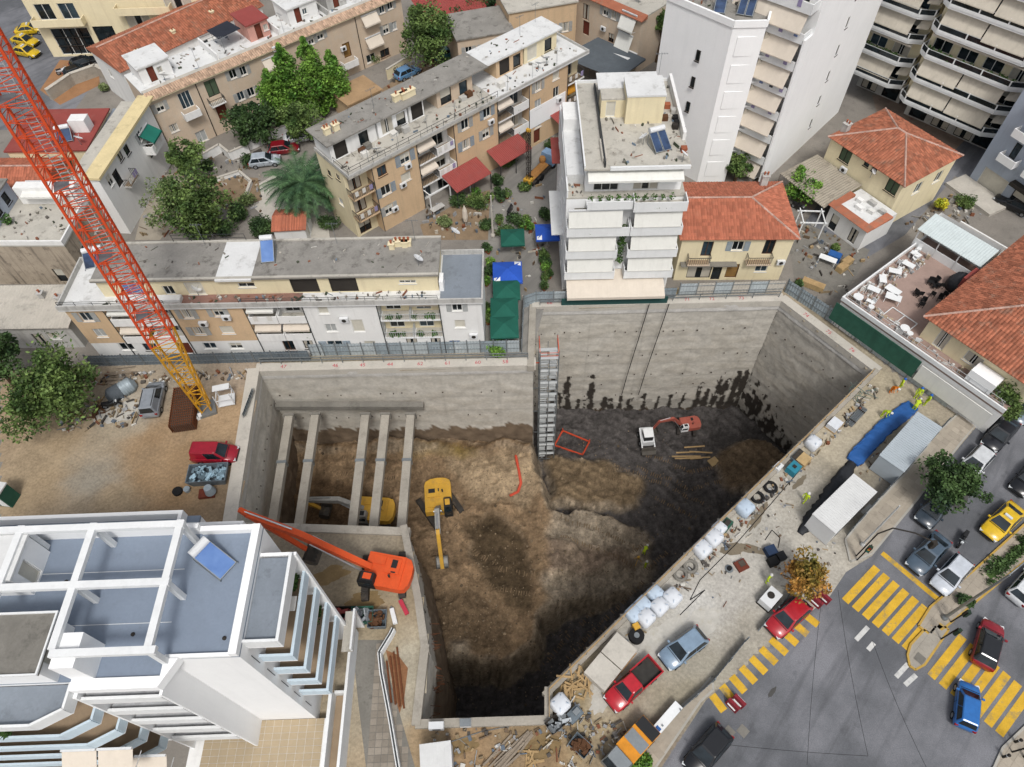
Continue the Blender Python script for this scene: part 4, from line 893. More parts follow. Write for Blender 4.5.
# balconies on the pit side
for i, z in enumerate((17.0, 14, 11, 8, 5)):
    y0, y1 = .75, 5.9
    q = MB().box(.0, y0, z-.2, 2.0, y1, z).obj('balcony', 'plaster_clean', b.t)
    MB().box(.02, y0+.14, z+.003, 1.84, y1-.14, z+(.62 if i == 0 else .02)).obj('balcony_floor', 'roof_slate' if i == 0 else 'deck_tile', q)
    MB().box(1.84, y0, z+.002, 2.02, y1, z+1.0).box(.0, y0-.02, z+.002, 1.84, y0+.14, z+.997).obj('parapet', 'trim_white' if i == 0 else 'parapet_blue', q)
    if i in (1, 3):
        g = MB(); r_ = random.Random(i)
        for k in range(5): leafy(g, (1.2, y1-.6-.25*k+r_.random(), z+.5), .35, 40, r_, .14)
        g.obj('balcony_plant', 'foliage_pot', q, kind='stuff')
    if i == 1: MB().box(.9, 3.4, z+.95, 1.75, 4.3, z+1.02).obj('laundry', 'cloth', q)
MB().box(0, 5.9, 0, 2.15, 6.1, 17.6).obj('fin_wall', 'plaster_clean', b.t)
for z in (4.2, 7.2, 10.2, 13.2, 16.2): MB().tube((.0, .5, z), (.0, .5, z-1.6), .03, .03, 5).obj('cable', 'rail', b.t)
# stacked ledges on the near side
for i, z in enumerate((16.2, 13.2, 10.2, 7.2, 4.2)):
    q = MB().box(-8.6, -1.75, z-.2, -4.2, .2, z).obj('balcony', 'plaster_white', b.t)
    MB().box(-8.6, -1.77, z+.002, -4.2, -1.6, z+.9).box(-4.36, -1.6, z+.002, -4.18, .2, z+.897).obj('parapet', 'trim_white', q)
    MB().box(-8.55, -1.55, z+.55, -4.4, -.15, z+.6).obj('screen', mat('screen_grey', '#b5b7ba', var=.3, sc=1, streak=.4), q)
MB().box(-4.16, -1.75, 0, -4.0, 0, R-.5).obj('fin_wall', 'plaster_clean', b.t); MB().box(-8.82, -1.75, 0, -8.62, .2, R-.5).obj('fin_wall', 'plaster_clean', b.t)
for i, z in enumerate((17.0, 14, 11, 8, 5)):
    pl = [(-24, -1.0), (-24, -3.1), (-10.3, -3.1), (-8.5, -2.2), (-8.5, -1.95), (-13.4, -1.95), (-13.4, -1.0)]; pl = [(-24, -1.02), (-24, -3.1), (-10.4-.0, -3.1), (-8.9, -2.35), (-8.9, -1.02)]
    q = MB().prism(pl, z-.2, z).obj('balcony', 'plaster_clean', b.t)
    pin = [(-24, -1.05), (-24, -2.95), (-10.45, -2.95), (-9.05, -2.25), (-9.05, -1.05)]
    MB().prism(pin, z+.003, z+(.6 if i == 0 else .02)).obj('balcony_floor', 'roof_slate' if i == 0 else 'deck_tile', q)
    g = MB()
    for a, c in zip(pl[1:4], pl[2:5]): g.bar((*a, z+.5), (*c, z+.5), .14, .99)
    g.obj('parapet', 'trim_white' if i == 0 else 'parapet_blue', q)
    if i == 1:
        g = MB(); r_ = random.Random(4)
        for k in range(12): leafy(g, (-13.5-.5*k, -2.9, z+1.0), .3, 40, r_, .14)
        g.obj('balcony_plant', 'foliage_pot', q, kind='stuff')
fs = Face('S', -27, -3.1, 0, 0)
for z, xs in ((10.7, (-12.6, -10.4)), (7.7, (-11.6, -9.6))):
    for x in xs: b.awn(fs, 27+x, z, 2.1, 1.5, 1.0, 'awning_cream')
# terrace on the yard side and tiled forecourt
b.vol(-27, 7.6, -5.5, 10.0, 0, 14.8, 'plaster_clean', [('N', (2+3*k, z), 1.5, 1.4, 'w') for k in range(6) for z in (3, 6, 9, 12)]); b.slab(-27, 7.6, -5.5, 10.0, 14.8, 15, 'roof_blue', 'terrace_floor')
b.vol(-5.5, 7.6, -2.2, 9.1, 0, 14.8, 'plaster_clean'); b.slab(-5.5, 7.6, -2.2, 9.1, 14.8, 15, 'roof_blue', 'terrace_floor')
MB().box(-19, 9.8, 15, -6.6, 10.05, 15.8).box(-27, 9.0, 15, -20, 9.25, 15.8).box(-20.2, 9.25, 15, -19.98, 10.05, 15.797).box(-6.6, 8.9, 15, -2.2, 9.12, 15.8).box(-6.6, 9.12, 15, -6.35, 10.05, 15.797).box(-2.4, 7.6, 15, -2.2, 8.9, 15.797).obj('parapet', 'plaster_clean', b.t)
mat('tile_beige', '#a8987e', var=.15, sc=1)
q = b.box(-9.0, -4.2, .0, 1.0, -.05, .9, 'plaster_white', 'forecourt_base')
mb = MB()
for i in range(14):
    for j in range(9): mb.box(-8.0+i*.62, -4.15+j*.46, .9, -8.0+i*.62+.595, -4.15+j*.46+.435, .925)
mb.obj('paving_tiles', 'tile_beige', q, kind='stuff')
b.box(1.0, -4.2, 0, 1.25, 1.6, 1.9, 'trim_white', 'garden_wall'); b.box(2.2, -4.2, 0, 2.4, 6.4, 2.2, 'trim_white', 'garden_wall'); b.box(1.25, 1.6, 0, 2.2, 1.8, 1.2, 'trim_white', 'garden_wall'); b.box(1.26, -4.2, 0, 2.19, 1.58, .5, 'deck_tile', 'planting_bed'); b.box(2.02, 4.0, 3.4, 2.9, 7.0, 3.55, 'roof_pale', 'porch_slab'); b.box(2.75, 4.0, 3.55, 2.9, 7.0, 4.2, 'trim_white', 'porch_parapet'); b.box(2.05, 6.8, 0, 2.85, 6.97, 3.4, 'plaster_white', 'porch_wall')
# ================================================================ white cafe-side block in the middle
mat('hoarding_teal', '#2b4f4c', var=.3)
b = Bld('white_balcony_block', 'white six storey block with wide cream awnings above the pit', (5.9, 53.9), -.02, 'apartment block')
Wb = 11.4
lops = [('W', (1.5+3*k, z), 1.0, 1.3, 'w') for k in range(4) for z in (1, 4, 7, 10)]
F = b.vol(0, .0, Wb, 14, 0, 12.6, 'plaster_clean', lops+[('S', (x, z), 2.4, 2.2, 'S') for x in (.8, 6.8) for z in (.2, 3.3, 6.3, 9.3)])
b.slab(0, 0, Wb, 14, 12.6, 12.75, 'roof_pale', 'terrace_floor')
F5 = b.vol(1.8, .9, Wb-.4, 14, 12.75, 15.85, 'plaster_clean', [('S', (x, 12.8), 2.4, 2.2, 'S') for x in (.8, 4.6)]+[('W', (8, 13.5), 1, 1.2, 'w')])
b.slab(1.5, .0, Wb, 14.1, 15.85, 16.03, 'roof_pale'); b.slab(3.9, -.05, Wb-.1, .15, 15.84, 16.2, 'trim_white', 'roof_edge'); b.parapet(1.5, .0, Wb, 14.1, 16.03, .3, 'trim_white', .14, 'WN')
for x0, x1, s_ in ((.05, 5.3, 'L'), (6.3, Wb, 'R')):
    for z in (3.25, 6.25, 9.25): 
        if s_ == 'L' and z > 9: continue
        b.bal(F['S'], x0, z, x1-x0, 1.5, 'solid', 'trim_white', 'roof_pale', .95)
        b.awn(Face('S', 0, -1.05, Wb, 0), x0+.25, z+2.75, x1-x0-.5, .5, 1.7, 'awning_white', val=.12)
    b.bal(F['S'], x0 if s_ == 'R' else .05, 9.25 if s_ == 'L' else 12.25+.0, x1-x0 if s_ == 'R' else 6.2, 1.5, 'solid', 'trim_white', 'roof_pale', .95, plants=4)
b.awn(Face('S', 0, -1.05, Wb, 0), .2, 12.1, 5.2, .5, 1.7, 'awning_white', val=.12)
b.box(1.9, -1.35, 12.35, 6.2, -1.25, 13.3, 'trim_white', 'parapet'); b.box(1.9, -1.25, 12.3, 6.2, 0, 12.45, 'plaster_clean', 'balcony_slab')
b.awn(F5['S'], .1, 15.6, 8.9, 1.5, .5, 'awning_white')
g = MB(); r_ = random.Random(9)
for k in range(10): leafy(g, (2.3+k*.85, -.6, 13.2), .35, 30, r_, .14)
for z in (5, 6.2, 7.2, 8.2, 9.4): leafy(g, (5.8, -.5, z), .45, 70, r_, .16)
g.obj('terrace_greenery', 'foliage_pot', b.t, kind='stuff')
b.awn(F['S'], .3, 3.2, 10.3, 3.3, 1.0, 'awning_cream', 'shop_awning', .35)
b.box(-.2, -2.6, 0, 11.2, -2.5, 1.3, 'hoarding_teal', 'shop_front_board')
# lift house, stair house, solar heater on the roof
b.vol(5.9, 6.8, 9.5, 10, 16.03, 18.9, 'plaster_cream', top='roof_white', over=.06, name='lift_house'); b.vol(3.6, 7.9, 5.9, 9.6, 16.03, 17.9, 'plaster_cream', [('S', (.5, 16.1), .9, 1.7, 'c')], top='roof_pale', name='stair_house'); b.slab(3.4, 9.62, 9.4, 12.3, 18.0, 18.15, 'roof_white', 'canopy')
b.box(3.35, .2, 16.03, 3.5, 13, 16.6, 'rail', 'pipe_rail'); b.box(3.2, 1.0, 16.03, 3.7, 4.0, 16.45, 'concrete_pale', 'duct')
b.solar(8.8, 3.0, 16.03, .35, 1.7, 2.0, .55, 2); b.dish(7.3, 3.4, 16.03, 2.6, .45); b.dish(10.6, .7, 16.03, .3, .4); b.aerial(9.3, 10.5, 18.9, 2.2)
for x, y, m_ in ((10.4, 9.3, 'clay'), (10.9, 7.2, 'black_rubber'), (11.0, 6.4, 'black_rubber'), (10.7, 5.9, 'frame_dark'), (10.9, 8.4, 'plaster_grey'), (11.0, 2.3, 'clay'), (9.9, 7.3, 'frame_brown')): b.box(x-.3, y-.25, 16.03, x+.25, y+.3, 16.5, m_, 'roof_clutter')
b.box(Wb-.3, 4.0, 16.03, Wb, 13.9, 16.9, 'plaster_white', 'parapet'); b.box(.1, 2, 12.75, 1.75, 9, 13.9, 'roof_white', 'side_canopy'); b.box(.1, 9, 12.75, 1.75, 12, 15.2, 'plaster_white', 'side_store')
b.box(0, .05, 12.75, .15, 14, 13.6, 'trim_white', 'parapet'); b.box(-.9, 9.5, 9.5, 0, 14, 9.6, 'roof_red', 'side_roof'); b.box(-1.2, 2, 6.2, 0, 9, 6.3, 'roof_white', 'side_roof')
# ================================================================ house with tiled roof beside it
b = Bld('tile_roof_house', 'cream two storey house with smooth orange hipped roof right of white block', (18.35, 54.7), -.045, 'house')
F = b.vol(0, 0, 11.6, 8.4, 0, 6.3, 'plaster_cream', [('s', (707, 249), 1.1, 2.1, 'b'), ('s', (738, 246), 1.2, 1.3, 'B'), ('s', (769, 247), 1.1, 2.1, 'b'), ('s', (761, 269), 1.3, .9, 'w'), ('s', (699, 272), 2.6, 1.9, 'n'), ('s', (732, 271), 1.3, 2.1, 'o'), ('s', (716, 274), 1, 2, 'n')])
b.tiles(0, 0, 11.6, 8.4, 6.3, 1.7, .4, 'x', (False, True), 'terracotta', .3, .4)
b.bal(F['S'], .9, 3.1, 2.4, .8, 'rail', 'plaster_peach'); b.bal(F['S'], 7.2, 3.1, 2.6, .8, 'rail', 'plaster_peach'); b.slab(.3, -.75, 6.3, -.02, 2.75, 2.85, 'concrete_dark', 'shop_canopy'); b.chimney(9.6, 7.8, 6.6, .7, .6, 1.4, 'plaster_grey', 2); b.ac(F['S'], 11.0, 2.6)
# ================================================================ white towers behind
b = Bld('white_blank_tower', 'tall white tower with blank panelled side walls behind white balcony block', (24.0, 71.2), 0, 'apartment block')
pl = [(0, 0), (3.4, -.1), (8, 12), (4, 18), (-2.5, 14), (-5.8, 6.2)]
MB().prism(pl, 0, 19.5).obj('wall', 'plaster_clean', b.t); MB().prism([(x*.96+.02, y*.96+.3) for x, y in pl], 19.5, 19.7).obj('roof', 'roof_grey', b.t)
g = MB()
for p, q in zip(pl, pl[1:]+pl[:1]): g.bar((*p, 19.85), (*q, 19.85), .25, .7)
g.obj('parapet', 'plaster_clean', b.t)
for k in range(6):
    z = .6+k*3.1; g = MB()
    g.box(.7, -.10, z+.3, 2.7, -.03, z+2.4)
    g.obj('wall_panel', 'plaster_clean', b.t)
dW = Vector((-5.8, 6.2)).normalized(); nW = Vector((-dW.y, dW.x))
for k in range(5):
    z = 2.2+k*3.1; c = dW*3.6; w_ = win_meshes(.5, 1.2, 'n'); wo = link('window', w_[0], b.t, (c.x+nW.x*.19, c.y+nW.y*.19, z), math.atan2(-dW.y, -dW.x)); link('pane', w_[1], wo)
b.solar(1.7, 2.3, 19.7, -.4, 1.7, 1.8, .6, 2); b.solar(-.9, 2.9, 19.7, -.3, 1.2, 1.6, .6, 1); b.box(-4, 7, 19.7, 2, 12, 22.4, 'plaster_clean', 'lift_house'); b.dish(-2, 4.6, 19.7, 1, .4)
dE = Vector((4.6, 12.1)).normalized()
for k in range(5): 
    z = 3.4+3*k; q = MB().prism([tuple(Vector((3.4, -.1))+dE*1.5), tuple(Vector((4.5, -.3))+dE*1.5), tuple(Vector((4.5, -.3))+dE*6), tuple(Vector((3.4, -.1))+dE*6)], z, z+.2).obj('balcony', 'trim_white', b.t)
    MB().prism([tuple(Vector((3.5, -.1))+dE*1.8), tuple(Vector((4.6, -.3))+dE*1.6), tuple(Vector((4.6, -.3))+dE*5.4), tuple(Vector((3.5, -.1))+dE*5.8)], z+1.5, [z+2.7, z+1.6, z+1.6, z+2.7]).obj('awning', 'awning_grey', b.t)
# slab block with stacked awnings
b = Bld('white_slab_block', 'white slab block with a column of cream awnings and laundry down its left side', (32.4, 70.9), math.radians(46), 'apartment block')
F = b.vol(0, 0, 19, 9, 0, 26, 'plaster_clean', [('S', (9.2, z), .55, 1.3, 'n') for z in (2.6, 5.8, 9.0, 12.2, 15.4, 18.6)]+[('W', (x, z), 2.2, 2.1, 'd') for x in (1.0, 5.4) for z in (.3, 3.3, 6.3, 9.3, 12.3, 15.3, 18.3, 21.3)], top='roof_grey', par=.8)
MB().box(-1.6, -.0, 0, -.02, .22, 18.6).obj('fin_wall', 'plaster_clean', b.t); MB().box(-1.6, 8.8, 0, -.02, 9, 20).obj('fin_wall', 'plaster_clean', b.t)
for i, z in enumerate((3.2, 6.2, 9.2, 12.2, 15.2, 18.2, 21.2)):
    b.bal(F['W'], .1, z, 8.6, 1.55, 'solid', 'trim_white', 'roof_pale', .9, clothes=[0, 0, 4, 7, 4, 5, 3][i]); b.awn(Face('W', -1.2, 0, 19, 9), .2, z-.25, 8.2, .9, 1.65, 'awning_cream', val=.12)
# ================================================================ cream house with old tiled roof
p_ = P2(828, 136, 6.5); q_ = P2(905, 187, 6.5); a_ = math.atan2((q_-p_).y, (q_-p_).x); W_ = (q_-p_).length
b = Bld('tile_roof_house', 'cream house with weathered tiled roof and shutters above a sheet canopy', p_, a_, 'house')
F = b.vol(.35, .35, W_-.35, 9.5, 0, 6.4, 'plaster_cream', [('s', (846, 154), 1.5, 1.8, 'G'), ('s', (867, 163), .7, .7, 'n'), ('s', (875, 168), .7, .7, 'n'), ('s', (894, 183), 1.5, 1.8, 'G'), ('S', (2, .3), 1, 2, 'D'), ('S', (6, .6), 1.2, 1.3, 'n'), ('E', (3, 3.6), 1.2, 1.5, 'w'), ('E', (6.5, 3.6), 1.2, 1.5, 'w')])
b.tiles(.35, .35, W_-.35, 9.5, 6.4, 2.0, .35, 'x', (True, True), 'terracotta_old', .32, .42)
b.chimney(.6, 2.0, 6.3, .7, .7, 1.4, 'plaster_grey', 2); b.ac(F['S'], 3.1, 3.6); b.dish(6.9, .0, 5.0, .3, .35)
corr(b, [(-1.2, -5.0, 2.6), (6.0, -5.2, 2.5), (6.3, .2, 3.5), (-.6, .2, 3.5)], 3, mat('sheet_old', '#9d9587', var=.25, sc=.7, spots=.5, rough=.7), 'sheet_canopy', .07, 22); b.rail([(-1.1, -4.9), (5.9, -5.1)], 0, 2.5, 'frame_brown', 'canopy_posts', 2.4)
b.vol(6.4, -4.6, 11.6, .2, 0, 2.9, 'plaster_white', [('S', (.6, .1), 1.0, 2.1, 'n'), ('S', (3.4, .3), 1.0, 1.9, 'n'), ('W', (1, .2), .9, 2, 'n')], name='annexe_wall', top='roof_white'); g = MB()
for (x0, y0, x1, y1) in ((6.2, -5.0, 11.9, -4.1), (6.2, -4.1, 7.0, -1.5), (11.0, -4.1, 11.9, -1.0)): g.prism([(x0, y0), (x1, y0), (x1, y1), (x0, y1)], 3.08, [3.05, 3.05, 3.4, 3.4])
g.obj('annexe_tiles', 'terracotta_old', b.t)
for k, (x, y) in enumerate(((7.5, -2), (8.5, -1.2), (9.5, -2.4), (8.2, -3), (10.2, -1.4))): b.box(x, y, 3.08, x+.7+.2*(k % 2), y+.5, 3.5, ('plaster_white', 'plaster_grey', 'frame_white')[k % 3], 'roof_clutter')
# ================================================================ balcony blocks top right
def bblock(label, origin, rz, W_, n, z0, bd, sky, seed):
    b = Bld('balcony_block', label, origin, rz, 'apartment block')
    b.vol(.4, 4.2, W_-.4, 11.8, 0, z0-.3, 'plaster_grey', [('S', (k*3.1+.6, .1), 2.2, 2.3, 'n') for k in range(int(W_/3.1))]); F = b.vol(0, 2.0, W_, 12, z0-.3, z0+3*n, 'plaster_cream', [('S', (k*3.1+.6, z0+3*i+.1), 2.2, 2.1, 'd') for k in range(int(W_/3.1)) for i in range(n)], top='roof_grey', par=.8); r_ = random.Random(seed)
    for i in range(n):
        z = z0+3*i; pl = [(0.0, 2.0), (-.1, .8), (.9, 0), (W_-1.5, 0), (W_, 1.0), (W_, 2.0)]
        q = MB().prism(pl, z-.25, z).obj('balcony', 'trim_white', b.t); MB().prism([(x*.985+.06, y*.9+.18) for x, y in pl], z+.003, z+.02).obj('balcony_floor', 'roof_slate', q)
        g = MB(); h = MB()
        for a, c in zip(pl[:-1], pl[1:]):
            g.bar((*a, z+.17), (*c, z+.17), .12, .34); h.bar((*a, z+.95), (*c, z+.95), .06)
            a2, c2 = Vector((*a, z+.34)), Vector((*c, z+.34)); m_ = max(1, int((c2-a2).length/2.6))
            for k in range(m_): g.bar(a2+(c2-a2)*(k/m_), a2+(c2-a2)*(k/m_)+Vector((0, 0, .66)), .14)
        g.obj('parapet', 'trim_white', q); h.obj('rail', 'rail_pale', q)
        gl = MB()
        for a, c in zip(pl[:-1], pl[1:]): gl.bar((*a, z+.62), (*c, z+.62), .03, .56)
        gl.obj('smoked_panel', 'glass', q)
        zt = z+2.7; fa = Face('S', 0, 0, W_, 1)
        if i in sky: 
            g = MB()
            for k in range(int(W_*1.6)): leafy(g, (.8+r_.random()*(W_-1.6), r_.uniform(.3, 1.2), z+.5), .4, 34, r_, .15)
            g.obj('balcony_plants', 'foliage_pot', q, kind='stuff')
            b.awn(Face('S', 0, 1.2, W_, 2), .5, zt, W_-1.4, .7, .25, 'awning_grey')
        else:
            m_ = max(1, round((W_-2)/5)); wd = (W_-2.4)/m_
            for k in range(m_): b.awn(Face('S', 0, .75, W_, 2), .8+k*wd, zt, wd-.15, .7+.2*r_.random(), 1.5+.4*r_.random(), 'awning_grey', val=.12)
            MB().prism([(W_-1.3, .5), (W_-.05, 1.1), (W_-.05, 1.95), (W_-1.2, 1.9)], zt-1.2, [zt-1.1, zt-1.1, zt, zt]).obj('corner_awning', 'awning_grey', b.t)
    return b
pa, pb = Vector((51.0, 81.2)), Vector((59.0, 72.4)); a_ = math.atan2((pb-pa).y, (pb-pa).x)
b = bblock('balcony block with grey awnings and planted balcony, top right', (pa.x-.2, pa.y), a_, 12.4, 7, 4.0, 2, (2,), 5)
b2 = bblock('narrower balcony block between the white slab and the planted balconies', (46.6, 88.2), a_, 7.2, 7, 4.0, 2, (1,), 8)
b = Bld('pale_blue_block', 'pale blue corner block with small white balconies at right edge', (57.3, 69.8), math.radians(-64), 'apartment block')
F = b.vol(0, 0, 16, 10, 0, 15, 'plaster_blue', [('S', (2.6, 5), .8, 2, 'n'), ('S', (2.6, 8.2), .8, 2, 'n'), ('S', (6, 5), .9, 2, 'n'), ('S', (6, 8.2), .9, 2, 'n'), ('S', (9, 5), .9, 2, 'n'), ('S', (5.4, .5), 3, 2.2, 'n'), ('S', (1.0, .2), 3.4, 2.4, 'c'), ('S', (2.6, 11.3), .8, 2, 'n')], top='roof_grey', par=.8)
for x in (2.0, 5.4, 8.6):
    for z in (4.8, 8.0, 11.1): b.bal(F['S'], x, z, 2.2, 1.1, 'solid', 'plaster_clean', h=.8)
b.box(-.6, -3.4, 0, 6, -.05, .4, 'concrete_pale', 'entrance_step'); b.box(4.8, -.9, 2.9, 9.5, -.02, 3.3, 'frame_dark', 'shop_canopy')
# ================================================================ terrace building with the big tiled roof
p_ = P2(842, 300, 3.5); q_ = P2(975, 393, 3.5); a_ = math.atan2((q_-p_).y, (q_-p_).x)
b = Bld('terrace_house', 'single storey building with brown paved terrace cluttered with white furniture', p_, a_, 'building')
F = b.vol(0, 0, 17.5, 16, 0, 3.2, 'plaster_white', [('S', (13+2*k, .2), 1.2, 2.0, 'c') for k in range(2)], top=None); b.box(-.2, -.5, .9, 9.6, -.42, 3.3, mat('netting_green', '#2f5c4c', var=.35, sc=1.5, streak=.4), 'green_netting'); b.box(9.8, -.5, .9, 17, -.42, 3.0, 'awning_white', 'pale_tarpaulin')
mat('terrace_brick', '#a08a80', var=.25, sc=.5, spots=.35, dirt='#7a6a62')
b.slab(0, 0, 17.5, 16, 3.2, 3.5, 'terrace_brick', 'terrace_floor')
b.parapet(-.1, -.1, 17.5, 16, 3.5, .5, 'trim_white', .16, 'SW')
b.rail([(.1, .3), (17, .3)], 3.5, .9, 'rail_pale')
FH = b.vol(7.6, 1.9, 18.0, 17, 3.5, 6.3, 'plaster_cream', [('S', (1.3, 3.55), 1.1, 2.2, 'd'), ('S', (4.2, 4.2), 1.6, 1.3, 'w'), ('W', (9, 4.2), 1.5, 1.3, 'w'), ('W', (12.4, 4), 1, 1.4, 'n')], name='house_wall')
b.tiles(7.6, 1.9, 18.0, 18.5, 6.3, 2.6, .6, 'y', (True, False), 'terracotta_old', .32, .42)
b.box(13.2, .35, 3.5, 15.6, 1.8, 5.2, 'plaster_clean', 'white_store')
# pale sheet lean-to at the back
corr(b, [(-.6, 12.2, 5.6), (6.6, 12.2, 5.6), (6.6, 15.0, 6.2), (-.6, 15.0, 6.2)], 5, mat('sheet_aqua', '#c6d0d0', var=.12, sc=1, spots=.2, rough=.4), 'lean_to_roof', .025, 26)
b.vol(-.4, 14.6, 6.6, 16, 3.5, 5.9, 'plaster_white', name='lean_to_wall'); g = MB()
for x in (-.4, 2, 4.3, 6.4): g.box(x, 12.3, 3.5, x+.1, 12.4, 5.6)
g.obj('lean_to_posts', 'white_metal', b.t); b.box(-.3, 12.3, 3.5, 6.4, 12.36, 4.5, 'trim_white', 'lean_to_dado')
b.box(6.4, 9.4, 3.5, 7.5, 11.6, 5.8, 'roof_red', 'red_lean_to')
TERR = b
for k, (x, y) in enumerate(((2, 17.5), (3.5, 18.2), (4.5, 19.5), (2.8, 20.2), (5.2, 17.4), (6, 18.6), (6.6, 20), (3.9, 21))): b.box(x, y-1.2, 0, x+1.1, y-.3, 1.2+.4*(k % 3), ('plaster_grey', 'roof_white', 'frame_dark', 'steel')[k % 4], 'yard_plant_box')
b.box(.5, 16.2, 0, 8.2, 22.2, .4, 'concrete_pale', 'yard_base'); b.box(.2, 22.2, 0, 8.4, 22.4, 1.6, 'plaster_white', 'yard_wall')
# ================================================================ buildings along the top edge
b = Bld('orange_corner_house', 'peeling orange corner house with tilted white awnings at top centre', (19.7, 96.0), math.radians(-46)+PI, 'house')
b = b
p_, q_ = P2(598, 0, 8), P2(642, 19, 8); a_ = math.atan2((q_-p_).y, (q_-p_).x); b.t.location = (p_.x, p_.y, 0); b.t.rotation_euler = (0, 0, a_); b.loc = Vector((p_.x, p_.y, 0)); b.rz = a_; b.c = Matrix.Rotation(-a_, 3, 'Z') @ (Vector((0, 0, CAMH))-b.loc); W_ = (q_-p_).length
F = b.vol(-9, 0, W_, 9, 0, 7.8, 'plaster_peach', [('s', (606, 9), 1, 1.4, 'W'), ('s', (614, 14), 1, 1.4, 'W'), ('s', (586, 12), 1.2, 2.2, 'b'), ('s', (586, 28), 1.2, 2, 'D'), ('s', (611, 38), 1, 1.3, 'b'), ('s', (626, 25), 1.4, 2, 'd'), ('s', (624, 46), 1.4, 2, 'd')])
b.slab(-9, .9, W_, 9, 7.8, 8.0, 'roof_pale'); o = MB().prism([(-9.3, -.4), (W_+.3, -.4), (W_+.3, .9), (-9.3, .9)], 7.75, [7.85, 7.85, 8.3, 8.3]).obj('eaves', 'terracotta_old', b.t)
for u_, v_ in ((630, 20), (626, 40)): uu, zz = b.hit(F['S'], u_, v_); b.awn(F['S'], min(uu-1.4, F['S'].W-3.2), zz+.9, 2.6, .9, 1.9, 'awning_white')
b.box(W_-4, -2.2, 3.0, W_, -.02, 3.15, 'trim_white', 'balcony_slab'); uu, zz = b.hit(F['S'], 604, 30); b.ac(F['S'], uu, zz); b.dish(W_-3, 3, 8, 1, .5)
MB().prism([(0, -7.5), (9.5, -6.6), (9.5, -.4), (1, -.6)], 2.9, [2.9, 2.8, 3.2, 3.3]).obj('dark_canopy', mat('tarp_slate', '#596066', var=.25, sc=.8), b.t)
b.rail([(.3, -7.2), (9.2, -6.4)], 0, 2.8, 'rail', 'canopy_posts', 3)
b = Bld('back_house', 'pale house with striped cloth roof beside the back lane', P2(520, 30, 6), .25, 'house')
b.vol(-9, 0, -1, 7, 0, 6, 'plaster_peach', [('S', (1+2.3*k, z), 1, 1.4, 'W') for k in range(3) for z in (.6, 3.5)], top='roof_grey', over=.2); corr(b, [(-6, -3.5, 3.4), (-1, -3.2, 3.4), (-1, -.1, 4.4), (-6, -.1, 4.4)], 4, 'sheet_old', 'sheet_canopy', .06, 16); b.rail([(-5.8, -3.3), (-1.2, -3)], 0, 3.4, 'frame_brown', 'canopy_posts', 2.4)
b.vol(-1, 2, 9, 9, 0, 7.5, 'plaster_orange', [('S', (1+2.3*k, z), 1, 1.4, 'W') for k in range(4) for z in (.6, 3.5)], top='roof_pale', over=.2)
b = Bld('red_roof_cottage', 'low white cottage with red roof above the garden at top', P2(430, 22, 3.2), .45, 'cottage')
F = b.vol(0, 0, 12, 6, 0, 3.0, 'plaster_white', [('S', (1.2, .5), .8, 1.6, 'n'), ('S', (4, .8), 1, 1.2, 'w'), ('S', (7, .8), 1, 1.2, 'w'), ('W', (2, .8), 1, 1.2, 'w')])
corr(b, [(-.5, -.8, 2.9), (12.4, -.8, 2.9), (12.4, 6.3, 4.2), (-.5, 6.3, 4.2)], 4, 'sheet_red', 'roof', .07, 34)
b = Bld('garden_shed', 'small flat roofed shed with double grey doors beside the tall trees', P2(372, 115, 0), a_*0+.68, 'shed')
F = b.vol(-3.2, 0, 2.0, 4.2, 0, 2.9, 'plaster_orange', [('S', (3.0, .05), 1.9, 2.3, 'C'), ('S', (.6, .05), 1.2, 2.1, 'n')], top=mat('roof_tan', '#a98c6a', var=.3, sc=.6, spots=.4), over=.25)
b = Bld('tile_shed', 'little shed with ribbed terracotta roof behind the front apartment row', P2(279, 246, 0), .03, 'shed')
b.vol(0, 0, 3.6, 3.4, 0, 2.4, 'plaster_white', [('E', (1, .1), .9, 1.9, 'c')]); corr(b, [(-.2, -.2, 2.4), (3.8, -.2, 2.4), (3.8, 1.8, 3.0), (-.2, 1.8, 3.0)], 3, 'terracotta', 'roof', .07, 14); corr(b, [(-.2, 3.6, 2.4), (3.8, 3.6, 2.4), (3.8, 1.8, 3.0), (-.2, 1.8, 3.0)], 3, 'terracotta', 'roof', .07, 14)
# long tiled house and cream office block in the top left corner
p_, q_ = P2(121, 72, 6.5), P2(262, 6, 6.5); a_ = math.atan2((q_-p_).y, (q_-p_).x); W_ = (q_-p_).length
b = Bld('long_tile_house', 'long low house with patched red tile roof behind the tiled eaves', p_, a_, 'house')
F = b.vol(.2, .3, W_, 9, 0, 6.4, 'plaster_white', [('S', (2.2, 3.2), .8, 2.4, 'D'), ('S', (6, 4), .8, 1, 'w'), ('S', (12, 3.4), .9, 2, 'n'), ('W', (3, 3.4), 1, 1.3, 'w')])
b.tiles(.2, .3, W_, 9, 6.4, 1.8, .35, 'x', (False, False), 'terracotta_old', .32, .44)
for x, y in ((3.5, 1.2), (9.5, 2.0), (16, 2.4)): b.chimney(x, y, 6.8, .5, .5, .7, 'plaster_cream', 1)
b.box(.2, -5, 0, W_, .25, 4.2, 'plaster_white', 'terrace_block')
b = Bld('cream_office', 'cream office block with glazed showroom corner, top left', P2(54, 57), .0, 'office building')
